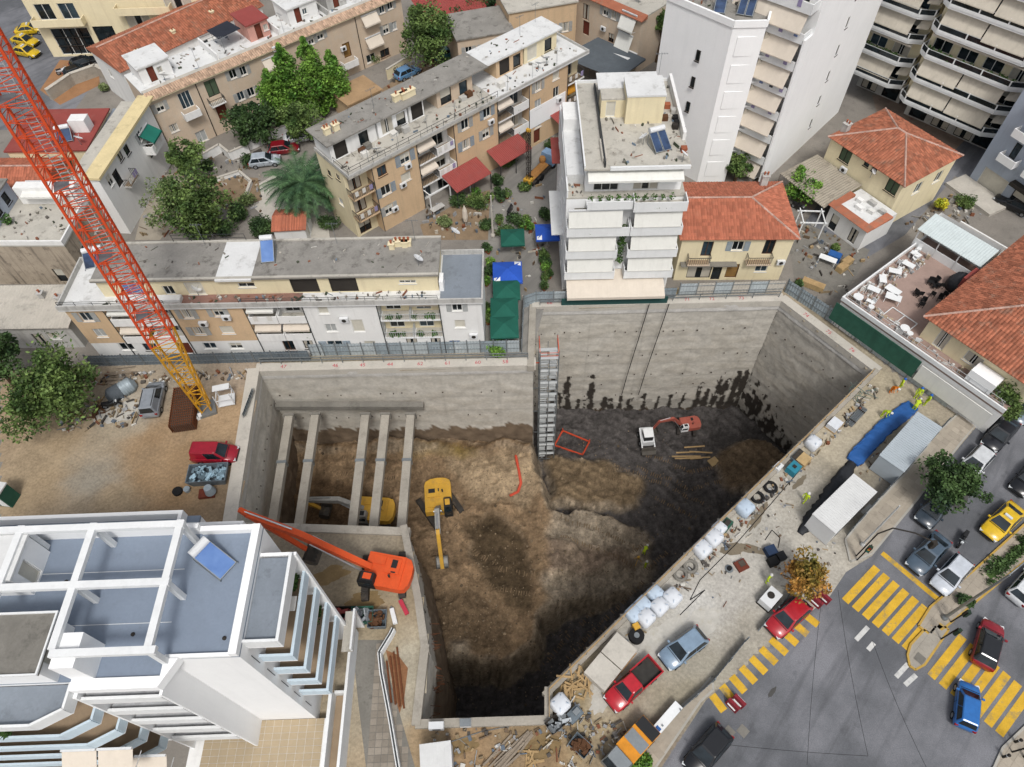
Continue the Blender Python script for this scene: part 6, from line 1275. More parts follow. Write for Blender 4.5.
# drilling rig lorry in the alley
p_ = P(541, 174, .01); t = thing('drilling_rig', 'lorry mounted drilling rig with black lattice mast in the cafe alley', 'drilling rig', p_, heading((528, 186), (556, 158)))
MB().box(-3.6, -1.0, .7, 3.2, 1.0, .95).obj('chassis', 'track', t)
for x in (2.4, -1.2, -2.6):
    for s in (-1, 1): MB().tube((x, s*.7, .5), (x, s*1.05, .5), .5, .5, 14).obj('wheel', 'tyre', t)
c = MB().rings([[(1.6, -1.1, .7), (3.4, -1.1, .7), (3.4, 1.1, .7), (1.6, 1.1, .7)][::-1], [(1.6, -1.1, 1.7), (3.35, -1.08, 1.7), (3.35, 1.08, 1.7), (1.6, 1.1, 1.7)][::-1], [(1.65, -1.0, 2.6), (3.0, -.98, 2.6), (3.0, .98, 2.6), (1.65, 1.0, 2.6)][::-1]]).obj('cab', paint('paint_truckblue', '#7f9fc0'), t); MB().face([(3.37, -.95, 1.75), (3.37, .95, 1.75), (3.05, .9, 2.5), (3.05, -.9, 2.5)]).obj('windscreen', 'car_glass', c)
MB().rings([[(x, -.5, 1.5), (x, -.75, 1.25), (x, -.5, .98), (x, .5, .98), (x, .75, 1.25), (x, .5, 1.5)] for x in (-3.2, 1.0)]).obj('tank', mat('tank_amber', '#a97a45', var=.4, sc=1, spots=.4), t); MB().lathe((1.0, .4, 1.5), [(.5, 0), (.55, .5), (.4, .8)], 12).obj('drum', 'tank_amber', t)
g = MB()
for k in range(9): z = 1+k*.9; 
for x in (-.25, .25):
    for y in (-.25, .25): g.bar((x-3.6, y, .3), (x-3.6, y, 9.4), .07)
for k in range(10):
    z = .5+k*.9
    for (a, c_) in (((-.25, -.25), (.25, -.25)), ((.25, -.25), (.25, .25)), ((.25, .25), (-.25, .25)), ((-.25, .25), (-.25, -.25))): g.bar((a[0]-3.6, a[1], z), (c_[0]-3.6, c_[1], z+.9), .045); g.bar((a[0]-3.6, a[1], z), (c_[0]-3.6, c_[1], z), .045)
g.obj('mast', 'frame_dark', t); MB().box(-4.2, -.6, .7, -2.9, .6, 1.5).box(-3.8, -.3, 9.3, -3.4, .3, 9.7).obj('drill_head', 'excavator_yellow', t)
t.scale = (.8, .8, .85)
# ================================================================ trees and plants
def leafmat(name, c1, c2, isl=.4):
    t = NT(name); a = t.ramp(t.noise(.5, detail=5), .38, .62); o = t.mix(a, lin(c1), lin(c2))
    hv = t.n('ShaderNodeHueSaturation'); t.link(o, hv.inputs['Color']); t.link(t.ramp(t.p.outputs['Random Per Island'], 0, 1, 1-isl, 1+isl), hv.inputs['Value'])
    MATS[name] = t.out(hv.outputs[0], .6, 0, .25)
leafmat('leaf_mid', '#344b24', '#6b8046', .5); leafmat('leaf_dark', '#273c22', '#4d6538', .5); leafmat('leaf_bright', '#3f6625', '#749840', .5); leafmat('leaf_olive', '#59693f', '#7d8a5c'); leafmat('leaf_autumn', '#6f6a30', '#a8783a', .45); leafmat('leaf_yellow', '#8f9a2c', '#c9bf35', .35); leafmat('leaf_palm', '#2c4630', '#4d6a45', .4)
mat('bark', '#5d4b3b', var=.4, sc=4, bump=.5); mat('bark_pale', '#857867', var=.35, sc=4, bump=.4)
def tree(label, at, h, r, leaf='leaf_mid', n=4200, shape=(1, 1, .8), clumps=34, size=.2, trunk=.22, bark='bark', name='broadleaf_tree', base=.45, cat='tree', seed=1):
    """tapered trunk with limbs, crown of leaf faces gathered in uneven clumps"""
    rnd = random.Random(seed+int(h*100+r*10)); t = thing(name, label, cat, at, rnd.random()*6)
    zc = h-r*shape[2]; tr = MB(); lean = Vector((rnd.uniform(-.3, .3), rnd.uniform(-.3, .3), 0)); top = Vector((0, 0, max(zc*base+.6, .6)))+lean
    tr.tube((0, 0, -.05), top, trunk, trunk*.7, 8); cs = []
    for k in range(clumps):
        d = Vector((rnd.gauss(0, 1), rnd.gauss(0, 1), rnd.gauss(0, 1))); d.normalize(); q = rnd.random()**.45*(1 if k > clumps*.25 else .6)
        c = Vector((d.x*r*shape[0]*q*.85, d.y*r*shape[1]*q*.85, zc+d.z*r*shape[2]*q*.9)); cs.append((c, r*(rnd.uniform(.12, .5) if k % 3 else rnd.uniform(.1, .22))))
    for c, _ in cs[:max(5, clumps//3)]:
        m_ = top.lerp(c, .5)+Vector((0, 0, -.2)); tr.tube(top, m_, trunk*.45, trunk*.25, 6); tr.tube(m_, c, trunk*.25, .03, 5)
    tr.obj('trunk', bark, t); cr = MB(); per = n//clumps
    for c, cr_ in cs: leafy(cr, c, cr_, int(per*rnd.uniform(.6, 1.4)), rnd, size, .8)
    cr.obj('crown', leaf, t, kind='stuff'); return t
def cypress(label, at, h, r, leaf='leaf_bright', n=3600, seed=1):
    rnd = random.Random(seed); t = thing('poplar_tree', label, 'tree', at, rnd.random()*6); MB().tube((0, 0, 0), (0, 0, h*.8), .2, .05, 7).obj('trunk', 'bark', t); cr = MB(); m = 40
    for k in range(m):
        f = k/(m-1); rr_ = r*math.sin(PI*min(1, .12+f*.9))**.8; a = rnd.random()*6.3; c = Vector((math.cos(a)*rr_*.6, math.sin(a)*rr_*.6, .8+f*(h-1))); leafy(cr, c, max(.35, rr_*.62), n//m, rnd, .2, 1.3)
    cr.obj('crown', leaf, t, kind='stuff'); return t
def shrub(label, at, r, h, leaf='leaf_dark', n=900, name='shrub', size=.14, seed=1, cat='shrub'):
    rnd = random.Random(seed+int(r*77)); t = thing(name, label, cat, at); g = MB(); MB().tube((0, 0, 0), (0, 0, h*.6), .06, .04, 6).obj('stem', 'bark', t)
    for k in range(9): a = rnd.random()*6.3; q = r*.55*rnd.random()**.5; leafy(g, (math.cos(a)*q, math.sin(a)*q, h*.5+rnd.uniform(-.2, .25)*h), r*.55, n//9, rnd, size, h/r*.5)
    g.obj('foliage', leaf, t, kind='stuff'); return t
tree('big round tree at left edge in front of pale sheet roof', P(72, 416), 8.4, 4.9, 'leaf_mid', 12000, (1.2, .8, .72), 60, .19, .3, seed=3)
tree('dark tree cut off by the left edge beside the big round tree', P(18, 390), 9, 3.6, 'leaf_dark', 6500, seed=4)
tree('light green garden tree behind front apartment row', P(208, 234), 8.4, 4.3, 'leaf_mid', 10000, (1, .9, 1), 70, .2, .2, seed=5)
tree('small bright tree beside the white wing', P(198, 182), 6.0, 2.7, 'leaf_mid', 4600, seed=6)
tree('half bare tree over the tan garden roof', P(180, 230), 6.6, 3.2, 'leaf_olive', 2200, (1, 1, .9), 30, .17, .16, 'bark_pale', seed=7)
for k, (u, v, h, r, lb) in enumerate(((300, 118, 10.5, 2.1, 'tall bright poplar, middle of the clump'), (323, 115, 11, 2.2, 'tall bright poplar nearest the tan shed'), (342, 110, 8.6, 1.9, 'shorter bright poplar right beside the tan shed'), (283, 126, 8.2, 2.0, 'bright poplar at the left of the clump'))): cypress(lb, P(u, v), h, r, 'leaf_bright', 6500, k+11)
tree('dense dark tree left of the poplars', P(263, 142), 5.8, 3.6, 'leaf_dark', 8500, (1.25, 1, .8), 46, seed=8); tree('dark bushy tree in front of the poplars', P(305, 140), 5.4, 3.0, 'leaf_mid', 5600, seed=9)
tree('big leafy tree behind the diagonal row', P(434, 74), 10.5, 4.3, 'leaf_mid', 12000, (1, .9, 1), 56, seed=10)
tree('low dark tree by the red roofed cottage', P(462, 34), 3.8, 3.0, 'leaf_dark', 4200, seed=12); tree('dark garden tree at the top edge', P(488, 22), 5, 3.0, 'leaf_dark', 4600, seed=13)
tree('round green street tree over the parked cars', P(935, 502), 6.4, 3.0, 'leaf_dark', 7600, (1, 1, .85), 52, .17, .16, seed=14)
tree('smaller street tree farther up the pavement', P(989, 421), 5.2, 2.1, 'leaf_mid', 5200, (1, 1, .9), 36, .16, .13, seed=15)
tree('autumn coloured street tree beside the site office', P(795, 590), 5.0, 2.1, 'leaf_autumn', 4600, (1, 1, .85), 40, .15, .13, seed=16)
tree('bushy citrus tree beside the orange roofed house', P(801, 199), 4.2, 2.6, 'leaf_bright', 5200, (1.1, .9, .8), 34, .17, .14, seed=17)
tree('small tree behind the orange roofed house', P(735, 181), 4.0, 1.8, 'leaf_mid', 2000, seed=18); tree('tree on the corner beside white blank tower', P(656, 62), 7.4, 1.6, 'leaf_mid', 1600, seed=19)
shrub('round clipped shrub, larger of the pair by the palm', P(264, 236), 1.7, 2.4, 'leaf_dark', 3200, size=.12, seed=2); shrub('round clipped shrub, smaller of the pair by the palm', P(240, 218), 1.4, 2.0, 'leaf_dark', 2400, size=.12, seed=3)
# palm
t = thing('palm_tree', 'wide palm with feathery fronds beside the garden cars', 'palm', P(310, 212)); MB().tube((0, 0, 0), (.2, .1, 4.2), .32, .26, 10).obj('trunk', 'bark_pale', t); rnd = random.Random(4)
for k in range(64):
    a = k*2.4; el = -.1+1.1*(k/64); L_ = rnd.uniform(4.2, 5.4); g = MB(); prev = Vector((.2, .1, 4.2)); d = Vector((math.cos(a)*math.cos(el), math.sin(a)*math.cos(el), math.sin(el)))
    for i in range(9):
        nx = prev+d*(L_/9); d = (d+Vector((0, 0, -.13))).normalized(); g.tube(prev, nx, .035, .03, 4, cap=False); sd = d.cross(Vector((0, 0, 1))).normalized(); ll = .85*math.sin(PI*(i+1.5)/11)
        for s in (-1, 1):
            for q in (.1, .35, .6, .85): p = prev.lerp(nx, q); e = p+sd*s*ll+d*.35+Vector((0, 0, -.12)); g.face([p, p+d*.13, e])
        prev = nx
    g.obj('frond', 'leaf_palm', t)
for k, (u, v, r, h, lf, lb) in enumerate(((497, 352, 1.2, 1.3, 'leaf_bright', 'bush at the end of the front row by the green umbrellas'), (484, 312, .8, 1.4, 'leaf_mid', 'climbing bush beside the blue roof terrace'), (505, 235, 1.3, 1.2, 'leaf_dark', 'hedge bush behind the first green umbrella'), (515, 222, 1.0, 1.0, 'leaf_dark', 'bush beside the alley scooter'), (545, 218, 1.1, 1.3, 'leaf_dark', 'pink flowering bush above the blue umbrella'), (543, 260, .9, 1.4, 'leaf_mid', 'bush under the right hand blue umbrella'), (478, 205, 1.6, 1.8, 'leaf_mid', 'creeper by the white alley post'), (498, 183, 1.0, 1.3, 'leaf_dark', 'flowering bush by the red canopies'), (553, 150, 1.3, 1.3, 'leaf_dark', 'bush under the right hand red canopy'), (525, 190, .9, 1.1, 'leaf_mid', 'bush beside the drilling rig'), (487, 228, 1.0, 1.2, 'leaf_dark', 'bush beside the closed parasol'), (938, 210, .9, 1.5, 'leaf_yellow', 'yellow flowering shrub beside the lean-to roof'), (962, 205, 1.2, 1.5, 'leaf_mid', 'green shrub by the side street kerb'), (640, 765, .9, 1.0, 'leaf_bright', 'small bright bush at the bottom edge'), (835, 250, .6, .9, 'leaf_mid', 'potted bush by the paved yard table'), (798, 286, .5, .8, 'leaf_dark', 'small bush at the hoarding corner'), (445, 225, 1.0, 1.0, 'leaf_olive', 'scrubby bush by the white alley frame'), (208, 170, 1.0, 1.2, 'leaf_dark', 'dark bush on the garden wall'), (120, 83, 1.0, 1.0, 'leaf_mid', 'flower bed bush on the curved wall'), (105, 90, .9, .9, 'leaf_olive', 'left bush on the curved wall'), (820, 190, .9, 1.2, 'leaf_bright', 'bush right of the citrus tree'), (430, 62, .9, 1.2, 'leaf_dark', 'dark bush behind the light blue car'), (228, 232, 1.6, 1.8, 'leaf_dark', 'dark hedge between the garden tree and the clipped shrubs'), (248, 205, 1.3, 1.4, 'leaf_olive', 'olive bush on the bare earth bed'), (168, 190, 1.4, 1.6, 'leaf_dark', 'dark bush against the white wing'), (330, 228, 1.5, 1.9, 'leaf_dark', 'dark bush between the palm and the diagonal row'), (335, 205, 1.3, 1.7, 'leaf_mid', 'green bush at the corner of the diagonal row'), (250, 165, 1.2, 1.5, 'leaf_dark', 'bush behind the silver garden car'), (492, 275, 1.0, 1.5, 'leaf_dark', 'bush beside the left blue umbrella'), (460, 205, 1.4, 1.6, 'leaf_dark', 'dark bush under the first red canopy'), (510, 165, 1.2, 1.4, 'leaf_mid', 'bush under the middle red canopy'), (375, 62, 1.4, 1.3, 'leaf_mid', 'bush beside the graffiti wall'), (448, 68, 1.5, 1.4, 'leaf_dark', 'undergrowth below the big garden tree'))): shrub(lb, P(u, v, .01), r, h, lf, 1100, size=.13, seed=k)
for k, (u, v, r) in enumerate(((905, 100, 1.3), (915, 107, 1.4), (925, 113, 1.3), (936, 119, 1.4), (947, 126, 1.3), (958, 131, 1.2))): shrub('hedge bush number %s from the white slab under the balconies' % ('one two three four five six'.split()[k]), P(u, v, .01), r, 1.3, 'leaf_dark' if k % 2 else 'leaf_mid', 1300, 'hedge_bush', .13, k+40)
# ================================================================ construction site
V = Vector
mat('crane_red', '#d0502a', var=.2, sc=2, rough=.45); mat('crane_yellow', '#d19a2a', var=.2, sc=2, rough=.45)
def lattice(mb, w0, w1, h, n, r=.06, d=.032):
    """square lattice length along z, w0 wide at the bottom, w1 at the top"""
    c = [(-1, -1), (1, -1), (1, 1), (-1, 1)]; at = lambda k, z: V((c[k % 4][0]*(w0+(w1-w0)*z/h)/2, c[k % 4][1]*(w0+(w1-w0)*z/h)/2, z))
    for k in range(4): mb.bar(at(k, 0), at(k, h), 2*r)
    for i in range(n):
        z0, z1 = h*i/n, h*(i+1)/n
        for k in range(4):
            mb.bar(at(k, z1), at(k+1, z1), d*1.4); mb.bar(at(k, z0), at(k+1, (z0+z1)/2), d*1.3); mb.bar(at(k+1, (z0+z1)/2), at(k, z1), d*1.3)
    return mb
b0 = P(207, 410, 0); b1 = P(1, 74, 34.5); ax = (V(b1)-V(b0)).normalized(); t = thing('crane_mast', 'tall red lattice crane mast with yellow foot rising over the left houses', 'crane', b0)
q = V((0, 0, 1)).rotation_difference(ax); q = q @ Matrix.Rotation(.35, 3, 'Z').to_quaternion(); t.rotation_mode = 'QUATERNION'; t.rotation_quaternion = q
lattice(MB(), .9, 2.0, 10.4, 6, .07, .04).obj('mast_foot', 'crane_yellow', t, loc=(0, 0, .3)); me = lattice(MB(), 2.0, 2.0, 3.2, 3, .085, .035).mesh('mast_section', 'crane_red')
lad = MB().bar((-.3, .5, 0), (-.3, .5, 3.2), .06).bar((.3, .5, 0), (.3, .5, 3.2), .06)
for k in range(10): lad.bar((-.3, .5, .16+k*.32), (.3, .5, .16+k*.32), .05)
lad = lad.mesh('ladder', 'rail_pale'); plat = MB().box(-.85, -.85, 0, .1, .3, .06).mesh('landing', 'steel')
for k in range(9):
    o = link('mast_section', me, t, (0, 0, 10.72+k*3.2)); link('ladder', lad, o)
    if k % 2: link('landing', plat, o)
MB().rbox((0, 0, .15), (1.8, 1.8, .3)).obj('foot_plate', 'steel', t)
# struts and waler
WZ = -5.6
pa, pb = P(277, 404, WZ), P(424, 404, WZ); MBw = MB(); t = thing('waler_beam', 'long concrete waler fixed to the wall behind the struts', 'beam', (pa.x, pa.y-.1, WZ), math.atan2((pb-pa).y, (pb-pa).x)); L_ = (pb-pa).length
MB().box(0, -.5, -.35, L_, .2, .35).obj('beam', 'concrete_dark', t)
for k, lb in enumerate(('leftmost concrete strut beside the left pit wall', 'second concrete strut from the left pit wall', 'middle concrete strut, third from the left pit wall', 'fourth concrete strut from the left pit wall', 'rightmost concrete strut in front of the yellow excavators')):
    (u0, v0), (u1, v1) = (((290, 408), (273, 516)), ((316, 407), (299, 520)), ((366, 407), (352, 525)), ((386, 407), (373, 526)), ((411, 407), (401, 527)))[k]
    a, c = P(u0, v0, WZ+.4), P(u1, v1, WZ+.4); d = (c-a).normalized(); ln = (a.y-.75-26.4)/abs(d.y); t = thing('strut', lb, 'strut', (a.x, a.y-.75, WZ), math.atan2(d.y, d.x))
    MB().box(0, -.42, -.4, ln, .42, .4).obj('beam', 'concrete', t); MB().box(ln*.36, -.5, -.45, ln*.36+.3, .5, .46).obj('collar', 'steel', t); MB().box(-.02, -.55, -.5, .25, .55, .5).obj('end_plate', 'concrete_dark', t)
# scaffold stair tower
X0, X1, Y0, Y1, Z0, Z1 = 2.95, 4.85, 43.7, 46.0, -20.6, .8
t = thing('stair_tower', 'grey scaffold stair tower standing at the step of the pit wall', 'scaffold', (X0, Y0, Z0)); w_, d_, h_ = X1-X0, Y1-Y0, Z1-Z0
for x in (0, w_):
    for y in (0, d_): MB().tube((x, y, 0), (x, y, h_+1.1), .05, .05, 6).obj('post', 'steel', t)
for x in (w_/2,):
    for y in (0, d_): MB().tube((x, y, 0), (x, y, h_), .04, .04, 6).obj('post', 'steel', t)
n = 10
for k in range(n+1):
    z = h_*k/n; o = MB().box(.0, 0, z-.05, w_, .34, z).obj('platform', 'rail_pale', t); MB().box(0, d_-.4, z+h_/n/2-.06, w_, d_, z+h_/n/2).obj('platform', 'rail_pale', t) if k < n else None
    g = MB()
    for e in (.5, 1.0): g.bar((0, 0, z+e), (w_, 0, z+e), .04).bar((0, 0, z+e), (0, d_, z+e), .04).bar((w_, 0, z+e), (w_, d_, z+e), .04)
    g.obj('guard_rail', 'crane_red' if k == n else 'steel', t)
    if k < n:
        s = MB()
        for q in range(6): s.box(.1, .62+q*(d_-1.24)/6, z+q*h_/n/12, w_/2-.1, .62+(q+1)*(d_-1.24)/6, z+q*h_/n/12+.04).box(w_/2+.1, .62+q*(d_-1.24)/6, z+h_/n-q*h_/n/12, w_-.1, .62+(q+1)*(d_-1.24)/6, z+h_/n-q*h_/n/12+.04)
        s.obj('stair_flight', 'rail_pale', t)
for k in range(4): MB().bar((-1.0, 1.1, h_-2-k*4.6), (0, 1.1, h_-2-k*4.6), .08).obj('wall_tie', 'crane_red' if k == 0 else 'steel', t)
# hoardings: every sheet a part
mat('hoarding', '#9aa6ad', var=.2, sc=.8, streak=.35, rough=.5, metal=.2, isl=.12); mat('hoarding_pale', '#b9c2c6', var=.18, sc=.8, streak=.3, rough=.5, metal=.2); mat('hoarding_green', '#2f5c4c', var=.3, sc=1); mat('hoarding_dark', '#6f7a82', var=.3, sc=.8, streak=.5, rough=.5, metal=.2); mat('plywood', '#b39a70', var=.3, sc=1, spots=.3); mat('plank', '#a98e66', var=.35, sc=2, isl=.3); mat('plank_grey', '#8d8172', var=.35, sc=2, isl=.3)
def sheet(w_, h):
    def mk():
        mb = MB(); n = max(4, int(w_/.16))
        for i in range(n):
            x0, x1 = w_*i/n, w_*(i+1)/n; a, c = (.0, .05) if i % 2 else (.05, .0)
            mb.face([(x0, a, 0), (x1, c, 0), (x1, c, h), (x0, a, h)])
        return mb
    return mk()
def hoard(label, pts, h=2.1, pw=2.0, mats=('hoarding',), zb=.0, post='steel', name='hoarding', lean=0.0, props=False):
    a = V(pts[0]); t = thing(name, label, 'fence', (a.x, a.y, zb)); k = 0; ms = [sheet(pw-.06, h).mesh('panel', m) for m in mats]; po = MB().box(-.05, -.02, 0, .05, .1, h+.15).mesh('post', post)
    for p, q in zip(pts, pts[1:]):
        p, q = V(p)-a, V(q)-a; L = (q-p).length; n = max(1, round(L/pw)); ang = math.atan2((q-p).y, (q-p).x)
        for i in range(n):
            c = p+(q-p)*(i/n); o = link('panel', ms[(k*7+i//2) % len(ms)], t, (c.x, c.y, 0), ang); o.scale = (L/n/pw, 1, 1); o.rotation_euler = (lean, 0, ang); link('post', po, t, (c.x, c.y, 0), ang); k += 1
        g = MB().bar((p.x, p.y, h*.35), (q.x, q.y, h*.35), .06).bar((p.x, p.y, h*.8), (q.x, q.y, h*.8), .06); g.obj('rail', post, t)
    return t
def pp(*q): return [P2(*a) for a in q]
hoard('pale sheet hoarding between the front apartment row and the pit', pp((312, 356), (520, 352)), 1.9, 1.35, ('hoarding_pale', 'hoarding'))
hoard('darker weathered hoarding below the orange bays', pp((92, 366), (200, 364), (312, 361)), 1.7, 1.9, ('hoarding_dark',))
hoard('hoarding on the back edge of the pit under the cafe awning', pp((536, 304), (675, 300)), 1.9, 1.9, ('hoarding', 'hoarding_pale')); hoard('hoarding in front of the orange roofed house', pp((678, 296), (782, 293)), 1.9, 1.9, ('hoarding_pale', 'concrete_pale', 'hoarding_pale'))
hoard('hoarding running down beside the paved yard', pp((784, 292), (838, 328)), 1.9, 1.9, ('hoarding',)); hoard('pale hoarding below the green netting', pp((838, 328), (905, 378), (946, 408)), 1.7, 1.9, ('hoarding_pale',)); hoard('green netting fence below the furniture terrace', pp((836, 318), (905, 365)), 2.6, 2.2, ('hoarding_green',))
hoard('steel hoarding between office cabins and pavement', pp((941, 428), (905, 470), (870, 508), (846, 536)), 1.7, 2.0, ('hoarding_dark', 'hoarding')); hoard('low grey site barrier along the closed street', pp((745, 641), (712, 682), (660, 728), (615, 775)), 1.0, 2.0, ('hoarding_dark',)); hoard('low barrier beside the red hatchback', pp((793, 590), (757, 632)), .9, 2.0, ('hoarding_dark', 'hoarding'))
hoard('narrow hoarding at the alley end by the green umbrellas', pp((522, 352), (524, 308), (536, 304)), 1.9, 1.9, ('hoarding',))
def railing(label, pts, z, h=1.1, m='plank', gap=2.0):
    t = thing('guard_rail', label, 'railing', (*pts[0], z))
    for a, c in zip(pts, pts[1:]):
        a, c = V((*(V(a)-V(pts[0])), 0)), V((*(V(c)-V(pts[0])), 0)); n = max(1, int((c-a).length/gap))
        for q in (h*.55, h): MB().bar(a+V((0, 0, q)), c+V((0, 0, q)), .05, .12).obj('rail', m, t)
        for i in range(n+1): p = a+(c-a)*(i/n); MB().bar(p, p+V((0, 0, h)), .07).obj('post', 'steel', t)
railing('plank guard rail along the long near pit edge', pp((870, 376), (549, 692)), .35, .8); railing('plank guard rail round the short pit return', pp((549, 692), (549, 720)), .4, .7); railing('thin guard rail behind the strutted pit wall', pp((262, 366), (528, 361)), .3, 1.0, 'steel'); railing('thin guard rail on the back pit wall', pp((540, 307), (778, 299)), .3, .9, 'steel', 2.6)
# site cabins, tarp mound, pipe bundles
def cabin(label, p, q, w_, h, m, name='site_cabin', m2='white_metal'):
    a, c = P2(*p, h), P2(*q, h); d = (c-a); t = thing(name, label, 'cabin', (a.x, a.y, .012), math.atan2(d.y, d.x)); L = d.length
    MB().box(0, -w_, .1, L, 0, h-.08).obj('walls', m2, t); o = MB().box(-.05, -w_-.05, h-.08, L+.05, .05, h-.02).obj('roof', m, t); g = MB(); n = int(L/.24)
    for i in range(n): g.box(L*i/n, -w_-.02, h-.02, L*i/n+.1, .02, h+.015)
    g.obj('roof_ribs', m, o, kind='stuff'); MB().box(L*.2, -w_-.03, .2, L*.2+.9, -w_, 2.1).obj('door', 'hoarding_dark', t); MB().box(L*.55, -w_-.03, 1.0, L*.55+1.3, -w_, 1.9).obj('window', 'glass', t)
    for x in (.2, L-.5): MB().box(x, -w_+.1, 0, x+.3, -.1, .1).obj('skid', 'track', t)
    return t
mat('cabin_roof', '#cfd0cf', var=.1, sc=1, streak=.1); mat('cabin_grey', '#a9b2b8', var=.12, sc=1)
cabin('white flat roofed site office beside the blue tarpaulin end', (813, 514), (854, 474), 2.25, 2.6, 'cabin_roof'); cabin('longer grey site container under the round street tree', (880, 455), (918, 412), 2.3, 2.6, 'cabin_grey', m2='cabin_grey'); cabin('small white cabin at the bottom edge near the ramp', (420, 745), (450, 741), 2.4, 2.2, 'cabin_roof')
def mound(label, pts, wd, h, m, name, cat, n=9, wob=.12, seed=1, sq=1.0):
    """draped ridge along a polyline of pixels, wd wide"""
    rnd = random.Random(seed); c = [V((*P2(*p), 0)) for p in pts]; t = thing(name, label, cat, (c[0].x, c[0].y, .012)); rs = []; path = []
    for a, e in zip(c, c[1:]):
        for i in range(14): path.append(a.lerp(e, i/14))
    path.append(c[-1])
    for i, p in enumerate(path):
        d = (path[min(i+1, len(path)-1)]-path[max(i-1, 0)]).normalized(); s = V((-d.y, d.x, 0)); f = i/(len(path)-1); k = min(1, (.45 if sq == 1 else .82)+2.5*min(f, 1-f)); R_ = []
        for j in range(n):
            a = PI*j/(n-1); R_.append(p-c[0]+s*(math.copysign(abs(math.cos(a))**sq, math.cos(a))*wd/2*k*(1+rnd.uniform(-wob, wob)))+V((0, 0, math.sin(a)**sq*h*k*(1+rnd.uniform(-wob, wob)))))
        rs.append(R_)
    MB().rings(rs).obj('cover', m, t, sq == 1); return t
mat('tarp_blue', '#2b5c9c', var=.4, sc=1.5, rough=.5, bump=1.0, streak=.2, fine=3); mat('tarp_black', '#2d2f33', var=.4, sc=2, rough=.6, bump=.8); mat('bag_white', '#cfd3d8', var=.15, sc=3, bump=.4); mat('bag_blue', '#b4c3d2', var=.15, sc=3, bump=.4)
mound('long blue tarpaulin draped over a pile beside the grey container', [(852, 463), (880, 432), (912, 406)], 1.45, .35, 'tarp_blue', 'tarpaulin_pile', 'tarpaulin', wob=.10, sq=.3); mound('black ribbed pile running from the tarpaulin past the site office', [(800, 534), (826, 500), (856, 458)], 1.2, .4, 'tarp_black', 'dark_pile', 'pile', wob=.25)
def bag(label, u, v, s=1.0, m='bag_white', z=.012, rz=None):
    rnd = random.Random(int(u*7+v)); rz = rnd.uniform(.4, .9) if rz is None else rz; t = thing('bulk_bag', label, 'bag', P(u, v, z), rz, None); h = .95*s; R_ = []
    for f, k in ((0, .46), (.15, .52), (.5, .55), (.85, .52), (1, .42)):
        R_.append([(k*s*1.0*x*(1+rnd.uniform(-.05, .05)), k*s*y*(1+rnd.uniform(-.05, .05)), h*f) for x, y in ((-.7, -1), (.7, -1), (1, -.7), (1, .7), (.7, 1), (-.7, 1), (-1, .7), (-1, -.7))])
    MB().rings(R_).obj('sack', m, t, True); g = MB()
    for x in (-.35, .35): 
        for y in (-.35, .35): g.bar((x*s, y*s, h), (x*s*.7, y*s*.7, h+.16), .05)
    g.obj('lifting_loop', 'bag_blue', t, kind='stuff')
    return t
for (u, v, s, m, lb) in ((743, 511, 1.25, 'bag_blue', 'single bluish bulk bag beside the tyre coils'), (718, 531, 1.0, 'bag_white', 'small white bag upslope of the twin bulk bags'), (712, 541, 1.25, 'bag_white', 'upper of the twin white bulk bags'), (701, 552, 1.25, 'bag_white', 'lower of the twin white bulk bags'), (811, 446, 1.15, 'bag_white', 'white bulk bag beside the pallet boxes'),
    (633, 616, 1.1, 'bag_blue', 'bulk bag at the pit side, lowest of the cluster'), (642, 607, 1.1, 'bag_blue', 'bulk bag at the pit side, middle of the cluster'), (654, 596, 1.1, 'bag_blue', 'bulk bag at the pit side, top of the cluster'), (645, 620, 1.2, 'bag_white', 'white bulk bag, lowest of the lane side row'), (658, 609, 1.2, 'bag_white', 'white bulk bag, middle of the lane side row'), (671, 600, 1.25, 'bag_white', 'white bulk bag, top of the lane side row'), (560, 706, 1.25, 'bag_white', 'lone white bulk bag beside the wood offcuts')): bag(lb, u, v, s, m, rz=.68)
# precast block stack
a, c = P2(584, 672, 1.2), P2(617, 632, 1.2); t = thing('precast_stack', 'stack of two flat concrete blocks on timber beside the red pickup', 'concrete blocks', (a.x, a.y, .012), math.atan2((c-a).y, (c-a).x)); L_ = (c-a).length
for x0, x1, z in ((0, L_*.49, 1.15), (L_*.51, L_, 1.2)): MB().box(x0, -2.0, .35, x1, 0, z).obj('block', 'concrete_pale', t); MB().box(x0, -2.03, .2, x1, -1.86, .35).obj('timber', mat('timber_amber', '#c08a3a', var=.25), t)
for x in (.4, L_-.7): MB().box(x, -1.8, 0, x+.3, -.1, .2).obj('bearer', 'plank', t)
# planks and offcuts
def planks(label, u, v, n, spread, L, m='plank', z=.012, ang=None, seed=1, name='plank_pile'):
    rnd = random.Random(seed); t = thing(name, label, 'planks', P(u, v, z))
    for i in range(n):
        a = rnd.random()*PI if ang is None else ang+rnd.uniform(-.12, .12); r = spread*rnd.random()**.5; b_ = rnd.random()*6.3; MB().rbox((r*math.cos(b_), r*math.sin(b_), .04+.05*(i*.35)), (rnd.uniform(.5, 1)*L, rnd.uniform(.09, .2), .045), a, rx=rnd.uniform(-.1, .1)).obj('plank', m, t)
planks('scattered wood offcuts in the corner by the precast blocks', 575, 683, 34, 1.1, 1.5, seed=2); planks('stack of long planks at the bottom edge of the site', 505, 756, 16, .7, 3.2, 'plank_grey', ang=.7, seed=3); planks('second plank stack nearer the pit end wall', 521, 744, 9, .4, 2.2, 'plank_grey', ang=.75, seed=4); planks('loose boards beside the bottom plank stack', 530, 760, 8, .6, 1.6, 'plank', seed=5); planks('planks and boxes on the pit floor by the loader', *(0, 0), 1, 0, .1) if False else None
